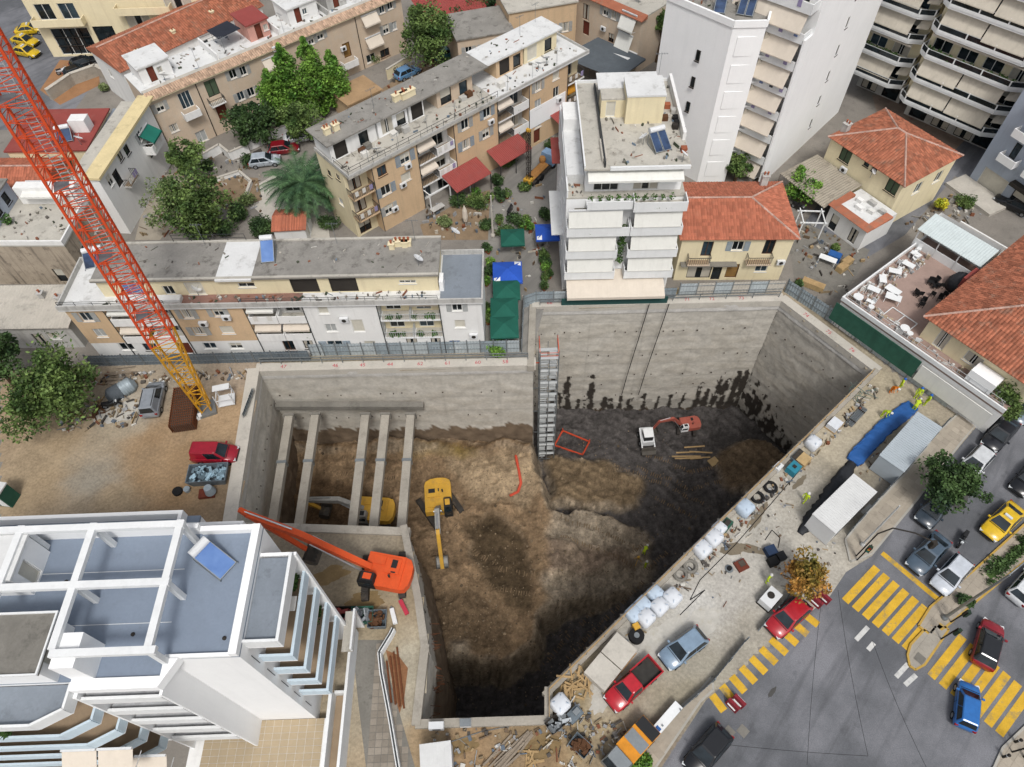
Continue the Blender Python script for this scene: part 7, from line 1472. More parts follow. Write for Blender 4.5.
pf = PF(690, 452); t = thing('pit_planks', 'long boards lying on the pit floor below the small excavator', 'planks', pf); rnd = random.Random(3)
for i in range(7): MB().rbox((rnd.uniform(-1.5, 1.8), rnd.uniform(-1.2, .8), .15+.05*i), (rnd.uniform(1.5, 3.6), .18, .06), rnd.uniform(-.15, .1)).obj('plank', 'plank', t)
MB().rbox((2.6, -1.6, .2), (1.2, 1.0, .1), .5).obj('board', 'plywood', t)
# orange folded barriers and hose in the pit
pf = PF(571, 446); t = thing('tubular_barrier', 'orange tubular barrier frame lying on the dark pit floor', 'barrier', pf); q = [V((*R2(x, y, -.45), z)) for x, y, z in ((-1.9, -.9, .3), (1.9, -.9, .5), (2.0, 1.3, .4), (-1.7, 1.3, .7))]
for a, c in zip(q, q[1:]+q[:1]): MB().bar(a, c, .16).obj('tube', mat('barrier_orange', '#b8472c', var=.3), t); 
for a in q: MB().bar(a-V((0, 0, a.z+.2)), a+V((0, 0, .5)), .12).obj('foot', 'barrier_orange', t)
q = [PF(*p)+V((0, 0, .32)) for p in ((515, 446), (516, 458), (519, 472), (521, 484), (518, 493), (510, 497))]; t = thing('red_hose', 'red ribbed hose snaking down the tan plateau edge', 'hose', q[0]); MB().path([p-q[0] for p in q], .16, 6).obj('hose', mat('hose_red', '#c4503a', var=.3), t)
# skips, bins, clutter
def skip(label, u, v, L, W, h, rz, m='hoarding_dark', fill='plank_grey', name='skip', seed=1, n=22):
    rnd = random.Random(seed); t = thing(name, label, 'skip', P(u, v, .012), rz); b_, e = .82, .06
    o = [(L/2*x*k, W/2*y*k, z) for k, z in ((b_, 0), (1, h)) for x, y in ((-1, -1), (1, -1), (1, 1), (-1, 1))]
    g = MB()
    for i in range(4): j = (i+1) % 4; g.face([o[i], o[j], o[4+j], o[4+i]]); k = (W/2-.08)/(W/2); ii = [(p[0]*.96, p[1]*.94, p[2]) for p in o]; g.face([ii[j], ii[i], ii[4+i], ii[4+j]]); g.face([o[4+i], o[4+j], ii[4+j], ii[4+i]])
    g.face([(p[0], p[1], .05) for p in o[:4]]); g.obj('tub', m, t); f = MB()
    for i in range(n): f.rbox((rnd.uniform(-.4, .4)*L, rnd.uniform(-.38, .38)*W, h*rnd.uniform(.45, .95)), (rnd.uniform(.2, .7), rnd.uniform(.1, .35), rnd.uniform(.05, .25)), rnd.random()*3, rx=rnd.uniform(-.6, .6))
    f.obj('rubble', fill, t, kind='stuff'); return t
mat('scrap_mix', '#8f9497', var=.5, sc=2, isl=.6); mat('scrap_blue', '#8aa3b0', var=.5, sc=2, isl=.6)
skip('grey skip full of pale scrap below the red van', 211, 478, 3.6, 1.9, 1.1, .03, fill='scrap_blue', n=70); skip('small skip of scrap at the bottom of the site', 580, 747, 1.5, 1.1, .8, -.75, 'hoarding_dark', 'frame_brown', seed=3); skip('dark scrap bin beside the corner of the pit', 557, 724, 1.7, 1.0, .9, .6, 'track', 'scrap_mix', seed=4); skip('open bin with red cloth beside the white block', 343, 618, 2.4, 1.3, 1.0, 0, 'frame_dark', 'roof_red', seed=5); skip('bin with white sacks beside the paved ramp', 364, 618, 1.8, 1.3, 1.0, 0, 'hoarding_green', 'scrap_mix', seed=6); skip('square bin with brown earth at the head of the ramp', 379, 622, 1.5, 1.4, 1.0, 0, 'hoarding_dark', 'frame_brown', seed=7)
def clutter(label, u, v, parts, rz=0, z=.012, name='equipment', cat='equipment'):
    t = thing(name, label, cat, P(u, v, z), rz)
    for nm, m, x, y, zz, sx, sy, sz in parts:
        if sz < 0: MB().tube((x, y, zz), (x, y, zz-sz), sx, sy, 14).obj(nm, m, t)
        else: MB().rbox((x, y, zz+sz/2), (sx, sy, sz)).obj(nm, m, t)
    return t
clutter('white generator box on the near pit end wall', 437, 727, [('case', 'white_metal', 0, 0, 0, 1.1, .5, .7), ('grille', 'frame_dark', 0, -.26, .2, .6, .02, .3)], 0, .4); clutter('second white box on the near pit end wall', 466, 724, [('case', 'white_metal', 0, 0, 0, .8, .5, .6), ('lid', 'steel', 0, 0, .6, .84, .54, .05)], 0, .4)
clutter('blue water tank beside the wooden pallet', 792, 471, [('tank', mat('tank_teal', '#2f7f93', var=.3), 0, 0, 0, 1.1, .9, .8), ('cap', 'frame_dark', 0, 0, .8, .3, .3, .1)], .7); clutter('brown pallet box near the blue water tank', 802, 462, [('box', 'plywood', 0, 0, .12, 1.2, .9, .5), ('pallet', 'plank', 0, 0, 0, 1.3, 1.0, .12)], .7); clutter('pale pallet load by the steel bars', 833, 427, [('sacks', 'bag_white', 0, 0, .12, 1.2, 1.0, .6), ('pallet', 'plank', 0, 0, 0, 1.3, 1.1, .12)], .7); clutter('dark crate next to the brown pallet box', 797, 458, [('crate', 'hoarding_dark', 0, 0, 0, 1.4, .8, .5), ('lid', 'track', 0, 0, .5, 1.3, .7, .06)], .7); clutter('white pump box at the pit edge', 777, 469, [('case', 'white_metal', 0, 0, 0, .8, .6, .6), ('handle', 'steel', 0, 0, .6, .5, .05, .1)], .7); clutter('green pump set between bulk bags', 725, 527, [('frame', 'hoarding_green', 0, 0, 0, 1.3, .7, .5), ('motor', 'track', .1, 0, .5, .6, .4, .3)], .8); clutter('compressor drum with amber motor beside bag cluster', 636, 637, [('drum', 'black_rubber', 0, 0, 0, .62, .62, -.5), ('hub', 'steel', 0, 0, .5, .22, .22, -.06), ('motor', 'excavator_yellow', .3, .6, 0, .5, .5, .7)], .4); clutter('dark pump by the corner of the pit', 574, 716, [('case', 'hoarding_dark', 0, 0, 0, 1.2, .8, .7), ('motor', 'steel', .2, 0, .7, .5, .4, .3)], .7); clutter('cement mixer body by the small orange lorry', 664, 722, [('panel', 'trim_white', 0, 0, .9, 3.0, .7, .1), ('leg', 'steel', 1.2, 0, 0, .1, .5, .9), ('leg', 'steel', -1.2, 0, 0, .1, .5, .9), ('logo', 'tarp_blue', -1.0, 0, 1.0, .5, .4, .01)], .72, name='sign_board', cat='board'); clutter('white air unit beside the red hatchback', 768, 601, [('case', 'white_metal', 0, 0, .2, 1.6, 1.1, .8), ('fan', 'frame_dark', .1, .1, 1.0, .3, .3, -.04), ('base', 'frame_dark', 0, 0, 0, 1.7, 1.2, .2)], .72); clutter('white steel basket on legs near the mast foot', 228, 402, [('deck', 'white_metal', 0, 0, .3, 1.6, 1.4, .08), ('post', 'white_metal', -.75, -.65, .38, .08, .08, 1.7), ('post', 'white_metal', .75, -.65, .38, .08, .08, 1.7), ('post', 'white_metal', .75, .65, .38, .08, .08, 1.7), ('post', 'white_metal', -.75, .65, .38, .08, .08, 1.7), ('rail', 'white_metal', 0, -.65, 1.2, 1.6, .07, .07), ('rail', 'white_metal', 0, .65, 1.2, 1.6, .07, .07), ('rail', 'white_metal', -.75, 0, 1.2, .07, 1.4, .07), ('rail', 'white_metal', .75, 0, 1.2, .07, 1.4, .07), ('top', 'white_metal', 0, .3, 2.08, 1.6, .7, .06)], .2, name='crane_basket', cat='basket'); clutter('brown box tray of bolts by the wet patch', 741, 566, [('tray', 'door_brown', 0, 0, 0, 1.0, .9, .25), ('lid', 'rust_dark', .1, .1, .25, .5, .5, .05)], .4); clutter('dark rubbish sacks under the autumn tree', 772, 563, [('sack', 'black_rubber', 0, 0, 0, .8, .7, .6), ('sack', 'plastic_black', .9, .2, 0, .7, .7, .5), ('sack', mat('sack_navy', '#2c3d58', var=.4), .3, .9, 0, .9, .8, .6)], .3, name='rubbish_sacks', cat='sacks'); clutter('small cable reel on the lane by the brown tray', 729, 569, [('flange', 'steel', 0, 0, 0, .35, .35, -.08), ('core', 'black_rubber', 0, 0, .08, .2, .2, -.2)], 0, name='cable_reel', cat='reel'); clutter('red gas cylinder lying on the strip by the pit', 404, 608, [('body', 'red_paint', 0, 0, .05, .35, 1.3, .3), ('neck', 'steel', 0, .75, .1, .12, .2, .15)], .5, name='gas_cylinder', cat='cylinder'); clutter('white gas cylinder beside the red one', 394, 617, [('body', 'trim_white', 0, 0, .05, .35, 1.3, .3), ('neck', 'steel', 0, .75, .1, .12, .2, .15)], .3, name='gas_cylinder', cat='cylinder'); clutter('concrete block standing on the pit plateau', 446, 577, [('block', 'concrete_pale', 0, 0, 0, .01, .01, .01)], 0) if False else None
clutter('green portable toilet with white roof at left edge', 9, 500, [('walls', 'hoarding_green', 0, 0, 0, 1.6, 1.3, 2.2), ('roof', 'cabin_roof', 0, 0, 2.2, 1.7, 1.4, .15), ('door', 'trim_white', .2, -.66, .1, .8, .02, 1.9)], -.2, name='portable_toilet', cat='toilet')
t = clutter('grey steel bar bundle lying by the pallet load', 856, 417, [('band', 'frame_dark', -.8, 0, 0, .06, .7, .32), ('band', 'frame_dark', .8, 0, 0, .06, .7, .32)], .72, name='bar_bundle', cat='steel bars')
for i in range(8): MB().tube((-1.4, -.3+.085*i, .1+.1*(i % 2)), (1.4, -.3+.085*i, .1+.1*(i % 2)), .05, .05, 6).obj('bar', 'steel', t)
for k, (u, v, lb) in enumerate(((770, 488, 'black tyre coil nearest the pump box'), (757, 498, 'dark hose coil beside the bluish bulk bag'), (690, 567, 'grey hose coil above the bag cluster'), (680, 575, 'second hose coil above the bag cluster'))):
    t = thing('hose_coil', lb, 'coil', P(u, v, .012)); R_ = []
    for i in range(16):
        a = 2*PI*i/16; R_.append([((.5+.16*math.cos(b_))*math.cos(a), (.5+.16*math.cos(b_))*math.sin(a), .17+.16*math.sin(b_)) for b_ in [PI/3*j for j in range(6)]])
    g = MB(); g.rings(R_+R_[:1], 0, False); g.obj('coil', 'black_rubber' if k < 2 else 'concrete_dark', t, True)
for k, (u, v, rz, lb) in enumerate(((858, 392, .7, 'netting heap of grey mesh near the pit corner'),)):
    t = thing('mesh_heap', lb, 'mesh', P(u, v, .012)); rnd = random.Random(8)
    for i in range(22): a = V((rnd.uniform(-1, 1), rnd.uniform(-.8, .8), rnd.uniform(.05, .3))); MB().bar(a, a+V((rnd.uniform(-1, 1), rnd.uniform(-1, 1), rnd.uniform(0, .3))), .04).obj('rod', mat('mesh_green', '#6d8078', var=.3), t)
# rebar mat stack
a = P(185, 431, .012); t = thing('rebar_stack', 'rusty brown stack of reinforcing mesh beside the grey people carrier', 'rebar', a, heading((185, 431), (190, 392))-PI/2); mat('rust', '#6b3f26', var=.4, sc=4, spots=.4, dirt='#3c2618')
for k in range(9):
    z = .12+k*.13
    for i in range(13): MB().bar((-1.1+i*.185, -.1, z), (-1.1+i*.185, 4.6, z), .05).obj('bar', 'rust', t)
    if k in (0, 3, 6, 8):
        for i in range(16): MB().bar((-1.15, .1+i*.29, z+.05), (1.15, .1+i*.29, z+.05), .05).obj('cross_bar', 'rust', t)
MB().box(-1.0, 0, .0, 1.0, 4.5, 1.1).obj('stack_core', 'rust_dark', t)
t = thing('sheet_stack', 'ribbed white sheets leaning on the left pit wall', 'sheets', P(243, 420, .012), 1.45)
for i in range(4): sheet(3.0, 1.0).obj('sheet', 'hoarding_pale', t, loc=(.1*i, .08*i, .05)).rotation_euler = (.5, 0, 0)
for (u, v, lb, m) in ((117, 395, 'grey covered car beside the big round tree', 'tarp_slate'), (128, 389, 'second covered car next to the people carrier', 'hoarding')): mound(lb, [(u-9, v+5), (u, v), (u+9, v-5)], 1.7, 1.2, m, 'covered_car', 'cover', wob=.06)
planks('old timbers stacked against the dark hoarding', 122, 378, 18, 1.2, 2.4, 'plank_grey', ang=.05, seed=9); planks('broken boards under the big round tree', 100, 412, 12, 1.0, 1.2, 'frame_brown', seed=10)
clutter('white foam box beside the rebar stack', 199, 418, [('box', 'trim_white', 0, 0, 0, .7, .5, .4), ('strap', 'steel', 0, 0, .4, .08, .52, .02)], .5, name='foam_box', cat='box'); clutter('small cement mixer by the scrap skip', 210, 494, [('drum', 'hoarding', .2, 0, .4, .5, .35, -.8), ('frame', 'door_brown', -.2, 0, 0, 1.4, .9, .35)], .1, name='cement_mixer', cat='mixer'); clutter('dark tyre and bucket left of the cement mixer', 178, 492, [('tyre', 'black_rubber', 0, 0, 0, .45, .45, -.25), ('bucket', 'hoarding', .9, 0, 0, .25, .3, -.4)], .1, name='tyre_and_bucket', cat='tyre')
# rebar stubs at the foot of the pale side wall
t = thing('rebar_stubs', 'row of bent rebar ends sticking from the pale side wall', 'rebar', (PV['G'].x, PV['G'].y, -6)); rnd = random.Random(6)
for i in range(26):
    f = rnd.random(); p = PV['G'].lerp(PV['H'], f) if i < 16 else PV['H'].lerp(PV['I'], f); d = V((rnd.uniform(.3, .9), rnd.uniform(-.3, .3), rnd.uniform(-.2, .4))); o = V((p.x-PV['G'].x, p.y-PV['G'].y, rnd.uniform(-.8, 1.4))); MB().bar(o, o+d, .04).obj('rod', 'rust', t)
# ramp with tiles beside the white block
RP = px((352, 640), (390, 640), (383, 655), (415, 767), (425, 800), (370, 800), (358, 700)); mat('paver', '#8b8378', var=.25, sc=1, isl=.2)
ramp = flat([RP], .02, 'paved_ramp', 'concrete_dark', kind='structure'); g = MB(); x0, x1 = min(q.x for q in RP), max(q.x for q in RP); y0, y1 = min(q.y for q in RP), max(q.y for q in RP); yy = y0
while yy < y1:
    xx = x0
    while xx < x1:
        if inpoly(np.array([xx+.2]), np.array([yy+.2]), RP)[0] and inpoly(np.array([xx+.45]), np.array([yy+.3]), RP)[0] and xx > x0+1.5: g.box(xx, yy, .018, xx+.46, yy+.46, .045)
        xx += .5
    yy += .5
g.obj('pavers', 'paver', ramp, kind='stuff')
KB = [P(*p, .9) for p in ((400, 780), (390, 720), (381, 672), (379, 652), (390, 634), (393, 628))]; t = thing('ramp_wall', 'low white curving wall along the paved ramp', 'wall', (KB[0].x, KB[0].y, 0)); g = MB()
for a, c in zip(KB, KB[1:]): g.bar(V((a.x-KB[0].x, a.y-KB[0].y, .45)), V((c.x-KB[0].x, c.y-KB[0].y, .45)), .28, .9)
g.obj('wall', 'trim_white', t); g = MB()
for a, c in zip(KB, KB[1:]): g.bar(V((a.x-KB[0].x, a.y-KB[0].y, .93)), V((c.x-KB[0].x, c.y-KB[0].y, .93)), .12, .05)
g.obj('cap_rail', 'rail', t)
flat([px((386, 650), (398, 655), (408, 668), (404, 700), (399, 715))], .012, 'planting_wedge', mat('wedge_soil', '#8a6244', var=.4, sc=2), kind='structure')
t = thing('rebar_row', 'rusty steel sections lying in the wedge beside the ramp wall', 'rebar', P(395, 680, .03), heading((397, 700), (393, 655)))
for i in range(4): MB().bar((-2.2+.2*i, -.5+.3*i, .1), (2.4-.3*i, -.4+.3*i, .12), .14).obj('bar', 'rust', t)
# cables and puddles along the lane
for k, (pts, lb) in enumerate(((((800, 470), (770, 505), (735, 545), (700, 580), (690, 600), (705, 590), (680, 615)), 'black cable along the lane past the bulk bags'), (((765, 540), (772, 530), (780, 538), (778, 548)), 'looped cable beside the brown tray'), (((425, 745), (450, 742), (480, 732), (530, 722)), 'grey cable behind the pit end wall'))):
    q = [P(*p, .03) for p in pts]; t = thing('cable', lb, 'cable', q[0]); MB().path([p-q[0] for p in q], .035, 5).obj('cable', 'black_rubber' if k < 2 else 'steel', t)
mat('wet_concrete', '#7a705f', var=.35, rough=.5); mat('spill', '#b9b6ae', var=.25, sc=1.2, spots=.6, dirt='#a39c8a'); mat('mud', '#86714f', var=.35, sc=1.2, spots=.4); mat('oil', '#4d4c4a', var=.3)
def blob(name, u, v, rx, ry, rz, m, z, seed=1):
    p = P2(u, v); q = []
    for i in range(40):
        a = 2*PI*i/40; k = 1+.45*noise.noise(V((math.cos(a)*1.3, math.sin(a)*1.3, seed*3.1)))+.25*noise.noise(V((math.cos(a)*4, math.sin(a)*4, seed*1.7))); x, y = R2(rx*k*math.cos(a), ry*k*math.sin(a), rz); q.append(V((p.x+x, p.y+y)))
    flat([q], z, name, m, kind='structure')
for i, (u, v, rx, ry, rz, m) in enumerate(((732, 549, 1.2, .5, .2, 'wet_concrete'), (752, 549, 1.5, .35, -.3, 'wet_concrete'), (758, 517, 1.6, .35, .9, 'wet_concrete'), (800, 482, .9, .3, .7, 'wet_concrete'), (660, 640, 2.6, 1.0, .7, 'spill'), (605, 692, 1.8, .8, .8, 'spill'), (700, 625, 2.2, .9, .7, 'spill'), (540, 748, 1.5, .7, .3, 'mud'), (455, 748, 1.8, .6, .2, 'mud'), (365, 600, 1.6, .8, 0, 'mud'), (120, 412, 2.2, 1.2, .2, 'spill'), (330, 575, 1.5, .7, .3, 'mud'))): blob('ground_stain', u, v, rx, ry, rz, m, .0118+.0004*i, i+1)
for i, (u, v, rx, ry, rz) in enumerate(((960, 497, 1.5, .6, .8), (772, 692, .5, .15, .8))): blob('asphalt_patch', u, v, rx, ry, rz, 'oil', .0125+.0004*i, i+31)
# ================================================================ street furniture, alley, people
mat('pavement', '#a39a8c', var=.2, sc=.8, spots=.35, isl=.12); mat('kerb', '#a8a59d', var=.2, sc=1); mat('kerb_yellow', '#b8974a', var=.3, sc=1.5, spots=.5, dirt='#8f8876')
def pave(name, q, m='pavement', h=.13, km='kerb'):
    p = px(*q); g = MB().prism(p, .0, h); o = g.obj(name, m, kind='structure'); k = MB()
    for a, c in zip(p, p[1:]+p[:1]): k.bar((*a, h/2+.004), (*c, h/2+.004), .16, h+.01)
    k.obj('kerb', km, o); xs = [v.x for v in p]; ys = [v.y for v in p]; s = MB(); a0 = math.radians(40); n = 0
    for i in range(-60, 60):
        for j in range(-60, 60):
            cx, cy = sum(xs)/len(xs), sum(ys)/len(ys); x, y = R2(i*.62, j*.62, a0); x += cx; y += cy
            if all(inpoly(np.array([x+dx]), np.array([y+dy]), p)[0] for dx, dy in ((.42, 0), (-.42, 0), (0, .42), (0, -.42))): s.rbox((x, y, h+.008), (.6, .6, .016), a0)
    if s.v: s.obj('paving_slabs', m, o, kind='stuff')
    return o
pave('pavement', [(850, 562), (872, 554), (915, 502), (962, 441), (1040, 345), (1012, 345), (985, 390), (938, 432), (905, 474), (868, 512), (845, 540)]); pave('pavement', [(700, 702), (713, 690), (712, 676), (700, 690), (640, 742), (610, 772), (640, 790)]); pave('pavement', [(990, 775), (1002, 748), (1040, 712), (1060, 790)])
pave('median_strip', [(918, 626), (930, 607), (972, 572), (1040, 510), (1040, 548), (990, 590), (944, 628), (930, 636)], 'pavement', .14, 'kerb_yellow')
isl = pave('traffic_island', [(907, 655), (910, 645), (922, 632), (936, 622), (948, 630), (938, 645), (924, 665), (915, 670), (909, 666)], 'concrete', .14, 'kerb_yellow')
flat([px((985, 575), (1010, 552), (1030, 535), (1032, 545), (1012, 562), (990, 580))], .165, 'median_lawn', mat('lawn', '#4f6a35', var=.4, sc=3, bump=.5), kind='structure')
g = MB(); rnd = random.Random(2); L0, L1 = P(987, 577, .2), P(1030, 539, .2)
for i in range(60): q = L0.lerp(L1, rnd.random()); leafy(g, (q.x+rnd.uniform(-.6, .6), q.y+rnd.uniform(-.6, .6), .35), .35, 30, rnd, .12)
g.obj('ground_cover', 'leaf_dark', kind='stuff', label='low dark ground cover planted along the median strip', cat='ground cover')
shrub('small dark bush at the nose of the median', P(963, 602, .15), .7, .8, 'leaf_dark', 700, seed=77)
def pole(label, u, v, h, r=.09, arm=None, m='steel', name='street_lamp', cat='lamp post', head=True):
    t = thing(name, label, cat, P(u, v, .13)); MB().tube((0, 0, 0), (0, 0, h), r, r*.6, 10).obj('post', m, t); MB().lathe((0, 0, 0), [(r*1.9, 0), (r*1.9, .25), (r*1.1, .4)], 10).obj('base', m, t)
    if arm: MB().path([V((0, 0, h-.2)), V((arm[0]*.4, arm[1]*.4, h+.25)), V((arm[0], arm[1], h+.35))], .05, 6).obj('arm', m, t); MB().rbox((arm[0], arm[1], h+.32), (.7, .28, .14), math.atan2(arm[1], arm[0])).obj('lamp_head', m, t)
    return t
pole('tall grey lamp post on the nose of the median', 944, 618, 9.6, .13, (1.6, 1.0)); pole('grey lamp post on the pavement by the closed street', 862, 545, 7.6, .1, None, 'rail_pale'); pole('white utility post among the alley bushes', 493, 236, 6.0, .14, None, 'concrete_pale', 'utility_post', 'post'); pole('slim white aerial mast in the back gardens', 213, 236, 5.5, .05, None, 'rail_pale', 'aerial_mast', 'mast'); pole('second slim mast in the back gardens', 197, 238, 4.0, .05, None, 'rail_pale', 'aerial_mast', 'mast')
def signal(label, u, v, h=3.0, rz=0):
    t = thing('traffic_light', label, 'traffic light', P(u, v, .15), rz); MB().tube((0, 0, 0), (0, 0, h), .06, .06, 8).obj('post', 'frame_dark', t); o = MB().box(-.16, -.3, h-.9, .16, -.06, h).obj('signal_head', mat('signal_green', '#26382c', var=.2), t)
    for k, m in enumerate(('lamp_red', 'timber_amber', 'awning_green')): MB().tube((0, -.32, h-.16-.29*k), (0, -.30, h-.16-.29*k), .1, .1, 10).obj('lens', m, o)
signal('traffic light on the yellow kerbed island', 941, 639, 2.8, .6); signal('traffic light at the pavement corner by the stop line', 857, 560, 3.2, -.6); signal('pedestrian light on the median nose', 951, 622, 2.6, 1.5); signal('traffic light at the lower right pavement corner', 1012, 752, 2.8, .4)
t = thing('signal_arm', 'curved black bracket arm reaching over the stop line', 'traffic light', P(856, 556, .13)); q = [V((0, 0, 0)), V((0, 0, 4.6)), V((.8, 0, 5.6)), V((2.2, -.6, 5.9)), V((3.6, -1.3, 5.6))]; MB().path(q, .06, 7).obj('arm', 'frame_dark', t); MB().rbox((3.6, -1.3, 5.2), (.35, .35, .9)).obj('signal_head', 'frame_dark', t)
def bollard(label, u, v): t = thing('bollard', label, 'bollard', P(u, v, .15), 0, 'bollards on the lower right pavement'); MB().lathe((0, 0, 0), [(.09, 0), (.09, .75), (.12, .78), (.12, .86), (.06, .95)], 10).obj('post', 'frame_dark', t); MB().lathe((0, 0, .6), [(.095, 0), (.095, .08)], 10).obj('band', 'trim_white', t)
for k, (u, v) in enumerate(((1003, 757), (1015, 742), (1024, 757))): bollard(('bollard nearest the kerb at lower right', 'bollard by the near crossing at lower right', 'bollard at the right edge of the lower pavement')[k], u, v)
for k, (u, v, lb) in enumerate(((732, 706, 'dark red water barrier, left of the pair by the manhole'), (738, 702, 'dark red water barrier, right of the pair by the manhole'), (815, 603, 'red barrier at the head of the side crossing'), (823, 599, 'second red barrier beside the autumn tree'))):
    t = thing('road_barrier', lb, 'barrier', P(u, v, .012), -.9); MB().rings([[(x, -.25, 0), (x, .25, 0), (x, .12, .8), (x, -.12, .8)] for x in (-.5, .5)]).obj('body', mat('barrier_red', '#7d2630', var=.25), t); MB().box(-.35, -.27, .35, .35, .27, .42).obj('band', 'trim_white', t)
for u, v, nm in ((729, 732, 'manhole_cover'), (743, 731, 'manhole_cover'), (919, 659, 'manhole_cover')): MB().rbox((*P2(u, v), .02 if u < 900 else .168), (.7, .7, .012), .7).obj(nm, 'concrete_dark', road)
# trolley wires over the junction
WH = 5.6
for k, (a, c, lb) in enumerate((((822, 596), (807, 765), 'left overhead wire above the junction'), ((838, 590), (868, 756), 'middle overhead wire above the junction'), ((872, 640), (930, 775), 'right overhead wire above the junction'), ((868, 756), (730, 745), 'cross span wire near the bottom edge'))):
    p, q = P(*a, WH), P(*c, WH); t = thing('overhead_wire', lb, 'wire', p); L = q-p; MB().path([L*(i/6)+V((0, 0, -.35*math.sin(PI*i/6))) for i in range(7)], .013, 5).obj('wire', 'black_rubber', t)
for k, (a, c, lb) in enumerate((((657, 300), (648, 360), 'left black cable hanging on the back pit wall'), ((676, 298), (660, 362), 'right black cable hanging on the back pit wall'))):
    p = V((PV['B2'].lerp(PV['C'], .46+.08*k).x, PV['B2'].lerp(PV['C'], .46+.08*k).y-.4, .6)); t = thing('hanging_cable', lb, 'cable', p); MB().path([V((0, 0, 0)), V((-.5, -.15, -6)), V((-1.0, -.1, -13)), V((-1.2, -.05, -17))], .05, 5).obj('strand', 'black_rubber', t)
# umbrellas
mat('umbrella_green', '#1d5a4c', var=.25, sc=1); mat('umbrella_blue', '#2a55b5', var=.2, sc=1)
def umbrella(label, u, v, m, w_=3.0, h=2.5, rz=0.0):
    t = thing('cafe_umbrella', label, 'umbrella', P(u, v, 0), rz); k = w_/2; MB().tube((0, 0, 0), (0, 0, h), .04, .04, 8).obj('pole', 'rail_pale', t); MB().lathe((0, 0, 0), [(.3, 0), (.3, .08)], 10).obj('base', 'concrete', t)
    c = [(-k, -k), (k, -k), (k, k), (-k, k)]; o = MB()
    for i in range(4): a, b_ = c[i], c[(i+1) % 4]; o.face([(*a, h-.35), (*b_, h-.35), (0, 0, h+.25)]).face([(*a, h-.55), (*b_, h-.55), (*b_, h-.35), (*a, h-.35)]).face([(*b_, h-.36), (*a, h-.36), (0, 0, h+.24)])
    o = o.obj('canopy', m, t)
    for a in c: MB().bar((0, 0, h+.2), (*a, h-.37), .03).obj('rib', 'rail_pale', o)
    if m == 'umbrella_blue':
        for s in (-1, 1):
            q = MB().face([(s*k*.92, s*k*.92, h-.30), (s*k*.5, s*k*.96, h-.30), (s*k*.5, s*k*.55, h-.07), (s*k*.92, s*k*.55, h-.28)]); q.obj('white_patch', 'trim_white', o)
for (u, v, m, w_, lb) in ((513, 251, 'umbrella_green', 2.7, 'green umbrella set apart beside the hedge'), (508, 286, 'umbrella_blue', 3.2, 'blue umbrella above the row of green ones'), (507, 303, 'umbrella_green', 2.9, 'top green umbrella of the row of three'), (505, 321, 'umbrella_green', 2.9, 'middle green umbrella of the row of three'), (505, 340, 'umbrella_green', 2.9, 'bottom green umbrella of the row of three'), (547, 246, 'umbrella_blue', 2.7, 'blue umbrella against the white balcony block')): umbrella(lb, u, v, m, w_)
t = thing('closed_parasol', 'closed cream parasol in the overgrown garden', 'parasol', P(466, 226)); MB().tube((0, 0, 0), (0, 0, .8), .04, .04, 6).obj('pole', 'rail_pale', t); MB().lathe((0, 0, .8), [(.25, 0), (.34, .6), (.28, 1.6), (.05, 2.3)], 10).obj('folded_canopy', 'awning_cream', t)
# potted plants lining the alley
rnd = random.Random(31)
for k in range(26):
    u, v = ((rnd.uniform(486, 494), rnd.uniform(240, 345)), (rnd.uniform(541, 552), rnd.uniform(258, 292)), (rnd.uniform(496, 535), rnd.uniform(222, 238)), (rnd.uniform(470, 515), rnd.uniform(188, 206)))[k % 4]
    t = thing('potted_plant', 'leafy pot plant lining the cafe alley among the umbrellas', 'plant', P(u, v, .01), 0, 'pot plants along the cafe alley'); MB().lathe((0, 0, 0), [(.2, 0), (.28, .4), (.3, .42)], 10).obj('pot', 'clay', t); g = MB(); leafy(g, (0, 0, .85), rnd.uniform(.45, .8), 220, rnd, .14); g.obj('foliage', rnd.choice(['leaf_mid', 'leaf_dark', 'leaf_bright']), t, kind='stuff')
# tables and chairs
def table(label, at, rz, L=1.6, W=.8, m='trim_white', h=.74, group=None):
    t = thing('table', label, 'table', at, rz, group); MB().box(-L/2, -W/2, h-.05, L/2, W/2, h).obj('table_top', m, t)
    for x in (-1, 1):
        for y in (-1, 1): MB().box(x*(L/2-.08)-.03, y*(W/2-.08)-.03, 0, x*(L/2-.08)+.03, y*(W/2-.08)+.03, h-.05).obj('leg', m, t)
def chair(label, at, rz, m='trim_white', group=None):
    t = thing('chair', label, 'chair', at, rz, group); sm = cached(('seat', m), lambda: MB().box(-.22, -.22, .42, .22, .22, .47).mesh('seat', m)); bm_ = cached(('back', m), lambda: MB().box(-.22, .18, .47, .22, .22, .9).mesh('backrest', m)); lm = cached(('leg', m), lambda: MB().box(-.02, -.02, 0, .02, .02, .42).mesh('leg', m)); link('seat', sm, t); link('backrest', bm_, t)
    for x in (-.18, .18):
        for y in (-.18, .18): link('leg', lm, t, (x, y, 0))
for k, (u, v, rz, L, lb) in enumerate(((826, 263, -.6, 1.9, 'white folding table in the paved yard by the blue crate'), (513, 338, .1, 1.2, 'white cafe table by the bottom green umbrella'), (519, 241, .1, 1.2, 'white cafe table behind the lone green umbrella'))): table(lb, P(u, v, .012), rz, L)
MB().rbox((0, 0, .4), (1.4, .9, .8)).obj('crate', 'tarp_blue', thing('blue_crate', 'bright blue covered crate beside the white yard table', 'crate', P(833, 259, .012), -.6))
